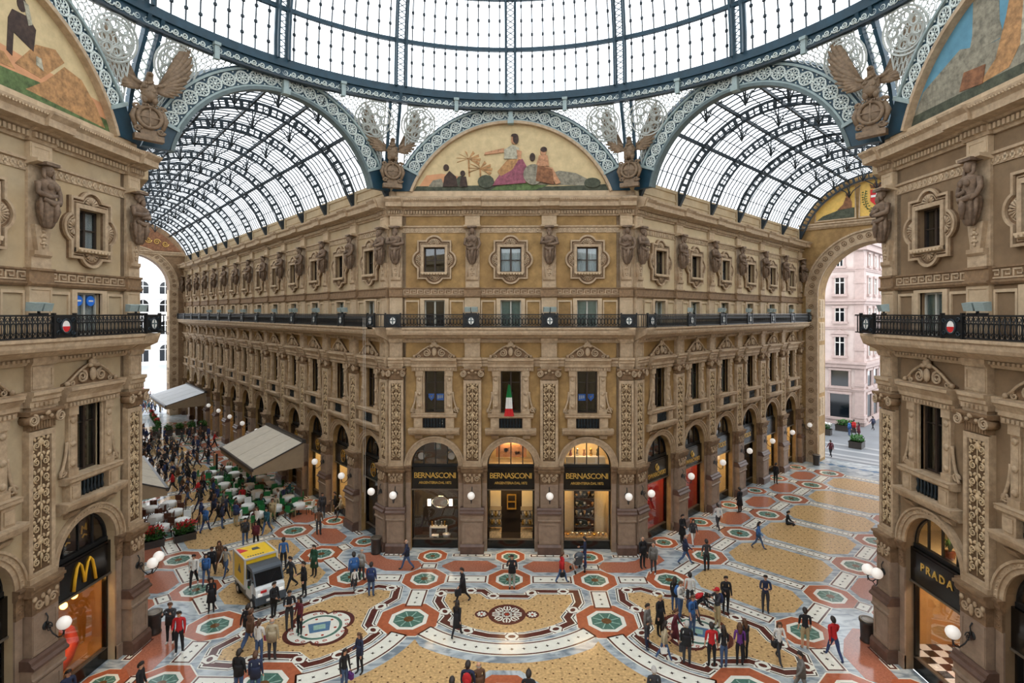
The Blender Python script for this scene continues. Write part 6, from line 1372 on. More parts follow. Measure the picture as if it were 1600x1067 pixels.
for nm, mt in (('seat', 'chair_wood'), ('backrest', 'chair_wood')): m = MB(); m.box(-.22, .22, -.22, .22, .42, .47) if nm == 'seat' else m.box(-.22, .22, .19, .23, .5, .9); CSR.append(m.mesh(nm, mt))
nt = [0]; GUESTS = []
def table(x, y, place, ch, cover):
    nt[0] += 1; o = empty('cafe_table', (x, y, 0), random.uniform(0, 1)); put('tablecloth', TCL, o); put('pedestal', TPE, o); r_ = ORD[(nt[0]-1) % 14]
    tag(o, f'round white clothed café table, {place}', 'table', 'café tables')
    for j in range(ch):
        a = random.uniform(0, .5)+j*2*pi/ch; c = empty('cafe_chair', (x+.82*cos(a), y+.82*sin(a), 0), a-pi/2); g = place.find('green') >= 0
        put('seat', CSE if g else CSR[0], c); put('backrest', CBK if g else CSR[1], c)
        for sx in (-.19, .19):
            for sy in (-.19, .19): put('leg', CLG, c, (sx, sy, 0))
        occ = g and (j+nt[0]) % 3 == 0; cv = cover and not occ and (j+nt[0]) % 4 == 1
        if occ: GUESTS.append((x+.84*cos(a), y+.84*sin(a), a))
        if cv: put('white_cover', CCV, c)
        tag(c, f'{"white covered" if cv else "green" if g else "red brown"} café chair, {ORD[j]} round the {place}', 'chair', 'café chairs')
ti = 0
for row, n in enumerate((2.0, 3.4, 4.8)):
    for j in range(7):
        t = 9.6+2.15*j+(.6 if row % 2 else 0)
        p = PL(t, n); table(p.x, p.y, f'{ORD[j]} table of the {["wall side", "middle", "outer"][row]} row, green terrace', 4 if row else 3, True)
for row, n in enumerate((11.6, 10.1, 8.9)):
    for j in range(3):
        t = 11.2+2.2*j+(.4 if row == 2 else 0); p = PL(t, n); table(p.x, p.y, f'{ORD[j]} table of the {["wall side", "middle", "outer"][row]} row, brown terrace', 4, True)
for j in range(6):
    p = PL(47.5+1.75*j, 5.0-.1*j); planter(p.x, p.y, rl, 1.3, .42, f'{ORD[j]} flower trough round the far awning terrace', 'flower_red' if j % 2 else None, seed=20+j)
for j in range(5): p = PL(44.6, .9+1.2*j); planter(p.x, p.y, rl+pi/2, .9, .42, f'{ORD[j]} green trough across the near side of the far awning terrace', None, seed=40+j)
for j in range(2): p = PL(9.6+.1*j, 9.1+1.7*j); planter(p.x, p.y, rl+pi/2, 1.2, .45, ['low trough of red flowers at the edge of the red brown chair terrace', 'second trough of red flowers behind the first'][j], 'flower_red', .45, seed=60+j)
p = PL(24.6, 4.0); o = empty('menu_stand', p, rl); m = MB(); m.box(-.4, .4, -.06, .06, .3, 1.7); put('board', m.mesh('board', 'mural_dusk'), o); m = MB(); [m.box(x-.04, x+.04, -.08, .08, 0, 1.8) for x in (-.44, .44)]; put('frame', m.mesh('frame', 'iron_black'), o); tag(o, 'upright menu board beside the large beige awning', 'board')
# ------------------------------------------------------------------ three wheeled service vehicle
vo = empty('utility_vehicle', (-12.5, 11.2, 0), radians(44)); vo.scale = (.92, .92, .94); tag(vo, 'small white and grey electric delivery vehicle with a yellow advertising box', 'vehicle')
def part(nm, mt, fn, parent=None): m = MB(); fn(m); return put(nm, m.mesh(nm, mt), parent or vo)
bx = part('cargo_box', 'truck_yellow', lambda m: m.box(-.82, .82, -.1, 1.75, .75, 2.2))
def fr_(m):
    for x in (-.84, .84):
        for y in (-.12, 1.77): m.bar((x, y, .72), (x, y, 2.24), .09)
    for z in (.74, 2.22):
        for x in (-.84, .84): m.bar((x, -.12, z), (x, 1.77, z), .09)
        for y in (-.12, 1.77): m.bar((-.84, y, z), (.84, y, z), .09)
part('box_frame', 'truck_frame', fr_, bx)
part('red_stripe', 'red_paint', lambda m: (m.fprism([(-.78, 1.0), (-.3, 1.1), (-.6, 1.6), (-.78, 1.65)], 2.2, 2.215), m.box(-.66, -.42, -.112, -.1, 1.75, 1.9)), bx)
part('roof_mark', 'truck_grey', lambda m: (m.fprism([(-.1, 1.0), (.3, .95), (.25, 1.3), (-.05, 1.3)], 2.2, 2.215), [m.box(-.3+.17*i, -.18+.17*i, -.112, -.1, 1.77, 1.87) for i in range(6)], [m.box(-.6+.13*i, -.52+.13*i, .2, .3, 2.2, 2.212) for i in range(7)], m.prism([(.6, 1.3), (1.1, 1.3), (.85, 1.75)], -.835, -.82, lambda p, q, t: (t, p, q))), bx)
part('chassis', 'truck_grey', lambda m: (m.box(-.78, .78, -1.45, 1.8, .3, .75), m.box(-.6, .6, -1.62, -1.4, .35, .7)))
cb = part('cab', 'truck_white', lambda m: (m.prism([(-1.55, .5), (-.1, .5), (-.1, 1.2), (-1.3, 1.2), (-1.5, 1.05)], -.74, .74, lambda p, q, t: (t, p, q))))
part('bumper', 'truck_grey', lambda m: m.prism([(-1.62, .32), (-1.1, .32), (-1.1, .66), (-1.58, .7)], -.78, .78, lambda p, q, t: (t, p, q)))
part('windscreen', 'windscreen', lambda m: m.prism([(-1.36, 1.2), (-.15, 1.2), (-.15, 1.8), (-1.02, 1.8)], -.68, .68, lambda p, q, t: (t, p, q)), cb)
def pillars(m):
    for x in (-.72, .72): m.bar((x, -1.38, 1.2), (x, -1.02, 1.82), .07); m.bar((x, -.15, 1.2), (x, -.15, 1.82), .07)
part('pillar', 'truck_grey', pillars, cb)
part('roof', 'truck_grey', lambda m: m.prism([(-1.12, 1.78), (-.08, 1.78), (-.08, 1.95), (-.3, 2.0), (-.9, 1.98), (-1.1, 1.88)], -.76, .76, lambda p, q, t: (t, p, q)), cb)
for s in (-1, 1):
    part('door', 'truck_white', lambda m: m.box(*sorted((s*.75, s*.8)), -1.05, -.15, .45, 1.2), cb); part('headlamp', 'globe', lambda m: m.box(*sorted((s*.45, s*.65)), -1.6, -1.5, .74, .86), cb)
    part('mirror', 'iron_black', lambda m: (m.bar((s*.74, -1.2, 1.4), (s*.98, -1.28, 1.45), .03), m.box(*sorted((s*.92, s*1.06)), -1.32, -1.26, 1.34, 1.6)), cb)
    for y in (-1.1, 1.2):
        w = part('wheel', 'rubber', lambda m: m.tube([(s*.62, y, .27), (s*.82, y, .27)], [.27, .27], 16)); part('hub', 'truck_frame', lambda m: m.tube([(s*.82, y, .27), (s*.84, y, .27)], [.14, .12], 12), w)
part('number_plate', 'white_paint', lambda m: (m.box(-.25, .25, -1.64, -1.61, .42, .54)), cb); part('red_emblem', 'red_paint', lambda m: m.box(-.5, -.2, -1.545, -1.5, .86, .98), cb); part('green_sticker', 'green_paint', lambda m: m.box(-.815, -.79, -.75, -.45, .9, 1.1), cb)
part('wiper', 'iron_black', lambda m: m.bar((0, -1.33, 1.24), (.4, -1.14, 1.6), .02), cb)
# ------------------------------------------------------------------ pushchair
x, y = 3.75, 14.25; o = empty('pushchair', (x, y, 0), radians(200)); tag(o, 'grey pushchair in front of the bright shop display', 'pushchair')
m = MB(); [m.bar((s*.24, -.35, .12), (s*.24, .35, .95), .03) for s in (-1, 1)]; [m.bar((s*.24, .3, .12), (s*.24, -.25, .6), .03) for s in (-1, 1)]; m.bar((-.24, .35, .95), (.24, .35, .95), .03); put('frame', m.mesh('frame', 'truck_frame'), o)
m = MB(); m.box(-.2, .2, -.25, .15, .4, .47); m.prism([(.1, .45), (.2, .5), (.32, .95), (.24, .97)], -.2, .2, lambda p, q, t: (t, p, q)); put('seat', m.mesh('seat', 'truck_grey'), o)
m = MB(); m.smooth = True; m.lathe([(.3, 0), (.27, .15), (.16, .26), (0, .3)], 12, (0, .2, .85), 0, 2*pi, sy=.7); put('hood', m.mesh('hood', 'truck_grey'), o)
for s in (-1, 1):
    for yy in (-.33, .3): m = MB(); m.tube([(s*.26, yy, .1), (s*.3, yy, .1)], .1, 10); put('wheel', m.mesh('wheel', 'rubber'), o)
# ------------------------------------------------------------------ people
CLOTH = {'navy': (40, 48, 74), 'black': (28, 28, 32), 'dark blue': (46, 62, 104), 'denim': (66, 88, 124), 'grey': (112, 110, 106), 'light grey': (160, 158, 152), 'beige': (182, 168, 140), 'white': (224, 222, 216), 'red': (186, 34, 38), 'dark green': (34, 76, 54), 'brown': (98, 70, 50), 'purple': (98, 48, 122),
         'maroon': (96, 34, 46), 'khaki': (172, 154, 116), 'blue': (58, 104, 164), 'orange': (214, 96, 36), 'teal': (40, 88, 100), 'charcoal': (54, 54, 58), 'pink': (204, 92, 124)}
for n_, c in CLOTH.items(): mat('cloth_'+n_.replace(' ', '_'), c, .85, .15, 12)
mat('skin', (206, 158, 128), .6, .06, 8); mat('shoe_dark', (30, 26, 24), .5, .1, 8); mat('shoe_white', (220, 218, 212), .6, .05, 8); mat('hair_dark', (36, 26, 20), .6, .2, 20); mat('hair_brown', (88, 58, 36), .6, .2, 20); mat('hair_blond', (190, 156, 96), .6, .2, 20); mat('hair_grey', (178, 174, 168), .6, .15, 20)
def rotx(v, a): return Vector((v.x, v.y*cos(a)-v.z*sin(a), v.y*sin(a)+v.z*cos(a)))
def body(hips=(0, 0), knees=(0, 0), arms=((.05, .12, .15), (.05, .12, .15)), lean=0., drop=0., feet=True, inward=(0, 0)):
    """continuous figure 1.72 m tall facing -y; arms = (forward, outward, elbow bend) each side"""
    J = {}; E = []; R = {}; K = {}
    def j(n, p, r, par=None, kind='top'):
        J[n] = Vector(p); R[n] = r
        if par: E.append((par, n)); K[(par, n)] = kind
    pz = .93-drop; up = lambda y, z: rotx(Vector((0, y, z)), lean)+Vector((0, 0, pz))
    j('pelvis', (0, 0, pz), (.15, .115)); j('waist', up(0, .17), (.135, .1), 'pelvis'); j('chest', up(-.005, .37), (.155, .11), 'waist'); j('collar', up(.0, .5), (.1, .08), 'chest')
    j('neck', up(-.01, .565), (.052, .055), 'collar', 'skin'); j('jaw', up(-.025, .625), (.066, .075), 'neck', 'skin'); j('head', up(-.025, .7), (.078, .096), 'jaw', 'skin'); j('crown', up(-.015, .77), (.055, .065), 'head', 'skin')
    for i, s in enumerate((-1, 1)):
        h = Vector((s*.095, 0, pz-.06)); j(f'hip{i}', h, (.098, .1), 'pelvis', 'bottom'); a = hips[i]; d = Vector((0, -sin(a), -cos(a))); kn = h+d*.41+Vector((s*.01, 0, 0)); j(f'thigh{i}', h.lerp(kn, .5), (.08, .085), f'hip{i}', 'bottom'); j(f'knee{i}', kn, (.06, .062), f'thigh{i}', 'bottom')
        b = a-knees[i]; d2 = Vector((0, -sin(b), -cos(b))); an = kn+d2*.4; j(f'calf{i}', kn.lerp(an, .35)+Vector((0, .015, 0)), (.058, .062), f'knee{i}', 'shin'); j(f'ankle{i}', an, (.042, .045), f'calf{i}', 'shin')
        f = Vector((s*.02, -.16*cos(min(b, 0)*.6)-.0, -.035+.1*min(0, b)*.6)); j(f'toe{i}', an+f, (.038, .03), f'ankle{i}', 'shoe')
        sh = up(0, .47)+Vector((s*.185, 0, 0)); j(f'shoulder{i}', sh, (.066, .066), 'collar')
        fw, ow, el = arms[i]; d = Vector((s*sin(ow), -sin(fw)*cos(ow), -cos(fw)*cos(ow))); d = rotx(d, lean*.4); eb = sh+d*.29; j(f'elbow{i}', eb, (.047, .047), f'shoulder{i}')
        g = fw+el; d = Vector((s*sin(ow)*.3-s*sin(inward[i]), -sin(g), -cos(g))).normalized(); wr = eb+d*.24; j(f'wrist{i}', wr, (.033, .033), f'elbow{i}', 'sleeve'); j(f'palm{i}', wr+d*.075, (.036, .024), f'wrist{i}', 'skin'); J[f'hd{i}'] = d
    names = list(R); idx = {n: i for i, n in enumerate(names)}
    me = bpy.data.meshes.new('tmp'); me.from_pydata([J[n] for n in names], [(idx[a], idx[b]) for a, b in E], []); o = bpy.data.objects.new('tmp', me); COL.objects.link(o)
    md = o.modifiers.new('s', 'SKIN'); md.use_smooth_shade = True; md.branch_smoothing = .6
    for n in names: sv = me.skin_vertices[0].data[idx[n]]; sv.radius = R[n]; sv.use_root = n == 'pelvis'
    o.modifiers.new('u', 'SUBSURF').levels = 1; dg = bpy.context.evaluated_depsgraph_get(); dg.update(); ev = bpy.data.meshes.new_from_object(o.evaluated_get(dg))
    m = MB(); m.smooth = True; kinds = {'skin': 0, 'top': 1, 'bottom': 2, 'shoe': 3, 'sleeve': 6, 'shin': 7}
    segs = [(J[a], J[b], kinds[K[a, b]], max(R[a][0], R[b][0])) for a, b in E]
    m.v = [tuple(v.co) for v in ev.vertices]
    for p in ev.polygons:
        c = p.center; best = (9, 1)
        for a, b, k, r in segs:
            d = b-a; t = max(0, min(1, (c-a).dot(d)/d.length_squared)); q = (c-a-d*t).length/(r if k != 1 else r*1.05)
            if q < best[0]: best = (q, k)
        m.f.append(list(p.vertices)); m.mi.append(best[1]); m.sm.append(True)
    bpy.data.objects.remove(o); bpy.data.meshes.remove(me); bpy.data.meshes.remove(ev)
    for i, s in enumerate((-1, 1)):      # fingers and thumb
        p, d = J[f'palm{i}'], J[f'hd{i}']; x = d.cross(Vector((1, 0, 0))); x = x.normalized() if x.length > .1 else Vector((0, 1, 0)); n = d.cross(x).normalized(); m.cur = 0
        for q in range(4): b = p+x*(.024-.016*q); L = (.062, .07, .066, .05)[q]; m.tube([b-d*.01, b+d*L*.55-n*s*.004, b+d*L*.85-n*s*.018, b+d*L*.95-n*s*.03], [.0095, .009, .008, .005], 5)
        b = p-d*.045+x*.03; m.tube([b, b+x*.026+d*.02, b+x*.03+d*.045], [.011, .01, .006], 5)
    hd = J['head']; M = Matrix.Rotation(lean, 3, 'X'); F = lambda x, y, z: hd+M @ Vector((x, y, z)); m.cur = 0
    m.tube([F(0, -.085, .0), F(0, -.112, -.035), F(0, -.09, -.05)], [.01, .017, .012], 6)
    for s in (-1, 1): m.ball(F(s*.08, .005, -.02), (.012, .022, .032), 6, 4)
    m.cur = 4
    for s in (-1, 1): m.ball(F(s*.031, -.088, .0), (.013, .01, .008), 6, 4); m.tube([F(s*.015, -.094, .022), F(s*.05, -.082, .022)], .005, 4)
    m.cur = 5; m.tube([F(-.024, -.085, -.066), F(.024, -.085, -.066)], .006, 4)
    b = m.mesh('person', ['skin', 'cloth_navy', 'cloth_denim', 'shoe_dark', 'hair_dark', 'cloth_maroon', 'cloth_navy', 'cloth_denim'])
    return b, hd-Vector((0, 0, 0)), lean, J
P_ = radians
POSES = {'stand': body(arms=((.08, .12, .2), (.05, .12, .25))), 'walk': body((.42, -.3), (.12, .35), ((-.35, .1, .3), (.4, .1, .4)), .03, .03), 'stride': body((-.34, .46), (.4, .1), ((.42, .1, .5), (-.38, .12, .25)), .04, .035),
         'folded': body(arms=((.35, .15, 1.5), (.3, .15, 1.6)), inward=(1.0, 1.0)), 'photo': body(arms=((.9, .2, 1.5), (.9, .2, 1.5)), inward=(.45, .45)), 'pocket': body((.06, -.04), (0, .05), ((-.1, .25, .9), (-.1, .25, .9)), inward=(.2, .2)),
         'hold': body((.05, -.05), (.05, .05), ((.15, .1, 1.3), (.1, .12, .2)), inward=(.3, 0)), 'bend': body((.35, .2), (.2, .15), ((.9, .1, .3), (.9, .1, .4)), .85, .03), 'sit': body((1.5, 1.5), (1.45, 1.4), ((.5, .1, .8), (.5, .1, .9)), .02, .42, inward=(.2, .2)),
         'floor': body((1.75, 1.6), (1.5, .9), ((.7, .1, .6), (.3, .3, .4)), .12, .78)}
def hairm(kind):
    m = MB(); m.smooth = True
    if kind in ('short', 'long', 'bun', 'cap', 'pony'):
        m.lathe([(.0, .115), (.05, .108), (.085, .075), (.1, .03), (.098, -.01)], 14, (0, .012, .0), sy=1.12)
        m.ball((0, .045, -.01), (.088, .07, .085), 10, 6)
    if kind == 'long': m.tube([(0, .05, .03), (0, .085, -.08), (0, .1, -.2), (0, .09, -.3)], [.085, .1, .095, .05], 9, flat=.6); [m.tube([(s*.08, .0, .03), (s*.1, .0, -.06), (s*.095, .01, -.17)], [.025, .035, .015], 6) for s in (-1, 1)]
    if kind == 'bun': m.ball((0, .12, .06), .05, 8, 5)
    if kind == 'pony': m.tube([(0, .1, .03), (0, .16, -.03), (0, .13, -.18)], [.03, .035, .01], 6)
    if kind == 'bald': m.lathe([(.098, -.01), (.1, -.05), (.085, -.075)], 12, (0, .015, 0), .3*0+radians(-20), radians(200), sy=1.1)
    if kind == 'cap': m.lathe([(.0, .125), (.07, .11), (.105, .05), (.108, .02)], 14, (0, .01, 0), sy=1.12); m.box(-.075, .075, -.2, -.08, .025, .04)
    m.v = [(x, y, z-.5*(y-.01)) if z > -.06 and kind != 'bald' and kind != 'cap' else (x, y, z) for x, y, z in m.v]
    return m
HAIR = {}
for kd in ('short', 'long', 'bun', 'bald', 'pony'):
    hm = hairm(kd)
    for c in ('dark', 'brown', 'blond', 'grey'): HAIR[kd, c] = hm.mesh('hair', 'hair_'+c)
HAIR['cap', 'red'] = hairm('cap').mesh('cap', 'cloth_red')
def skirtm(z0, z1, r0, r1): m = MB(); m.smooth = True; return m.lathe([(r1, z1), (r1*1.02, (z1+z0)/2+.15), (r0, z0), (r0*.9, z0+.02)], 16, fold=.05, nf=7, sy=.78)
SKIRT = {'coat': skirtm(.52, 1.16, .24, .165), 'skirt': skirtm(.5, 1.02, .26, .16), 'jacket': skirtm(.8, 1.2, .188, .172)}
SKM = {}
NP = [0]
def person(x, y, pose, face, top, bottom, hair='short', hc='dark', h=1.72, extra=(), label='', white=False, z=0., slim=1., group=None):
    me, hd, lean, J = POSES[pose]; o = bpy.data.objects.new('person', me); COL.objects.link(o); s = h/1.72; rz = radians(face)
    o.location = (x, y, z); o.rotation_euler = (0, 0, rz); o.scale = (s*slim, s*slim, s)
    tc, bc = 'cloth_'+top.replace(' ', '_'), 'cloth_'+bottom.replace(' ', '_')
    for i, mt in ((1, tc), (2, bc), (6, 'skin' if 'T-shirt' in label or 'waistcoat' in label else tc), (7, 'skin' if 'shorts' in label or 'dress' in label else bc), (3, 'shoe_white' if white else 'shoe_dark')):
        o.material_slots[i].link = 'OBJECT'; o.material_slots[i].material = MAT[mt]
    if hair: put('cap' if hair == 'cap' else 'hair', HAIR[hair, hc], o, hd, rot=(lean, 0, 0))
    for e in extra:
        if e in SKIRT:
            c = bottom if e == 'skirt' else top
            if (e, c) not in SKM: SKM[e, c] = SKIRT[e].mesh(e, 'cloth_'+c.replace(' ', '_'))
            put(e, SKM[e, c], o)
    tag(o, label, 'person', group); NP[0] += 1
    M = Matrix.Translation(o.location) @ Matrix.Rotation(rz, 4, 'Z') @ Matrix.Diagonal((s*slim, s*slim, s, 1))
    return o, M, J
m = MB(); m.smooth = True; m.ball((0, 0, 0), (.17, .1, .24), 10, 7); m.ball((0, .08, -.06), (.12, .06, .13), 8, 5); PACKB = m; m = MB(); m.smooth = True; [m.tube([(s*.09, -.08, .2), (s*.1, -.3, .16), (s*.11, -.33, -.02), (s*.1, -.1, -.16)], .016, 4) for s in (-1, 1)]; PACKS = m
def backpack(P, col, label):
    o_, M, J = P; q = M @ (J['chest']+Vector((0, .17, -.06))); o = empty('backpack', q, o_.rotation_euler.z); put('pack', PACKB.mesh('pack', 'cloth_'+col.replace(' ', '_')), o); put('strap', PACKS.mesh('strap', 'cloth_black'), o); tag(o, label, 'backpack')
def bag(P, side, col, label, size=.28, shoulder=False):
    o_, M, J = P; q = M @ (J[f'palm{side}']+Vector((0, 0, -.1)) if not shoulder else J[f'hip{side}']+Vector((.12*(2*side-1), .03, .02))); o = empty('bag', q, o_.rotation_euler.z)
    m = MB(); w = size/2; m.prism([(-w, 0), (w, 0), (w*.8, -size*.8), (-w*.8, -size*.8)], -.06, .06, lambda p, z, t: (t, p, z)); put('pouch', m.mesh('pouch', 'cloth_'+col.replace(' ', '_')), o)
    m = MB(); m.tube([(0, -w*.7, 0), (0, -w*.3, .1 if not shoulder else .45), (0, w*.3, .1 if not shoulder else .45), (0, w*.7, 0)], .012, 4); put('handle', m.mesh('handle', 'cloth_black'), o); tag(o, label, 'bag')
_f, _a, _E, _y0 = 869.37, radians(1.1), 14.283, 488.9
def FLR(px, py):
    d = _f*_E/(py-_y0); r = (px-800)/_f*d; return .716+r*cos(_a)-d*sin(_a), -16.598+r*sin(_a)+d*cos(_a)
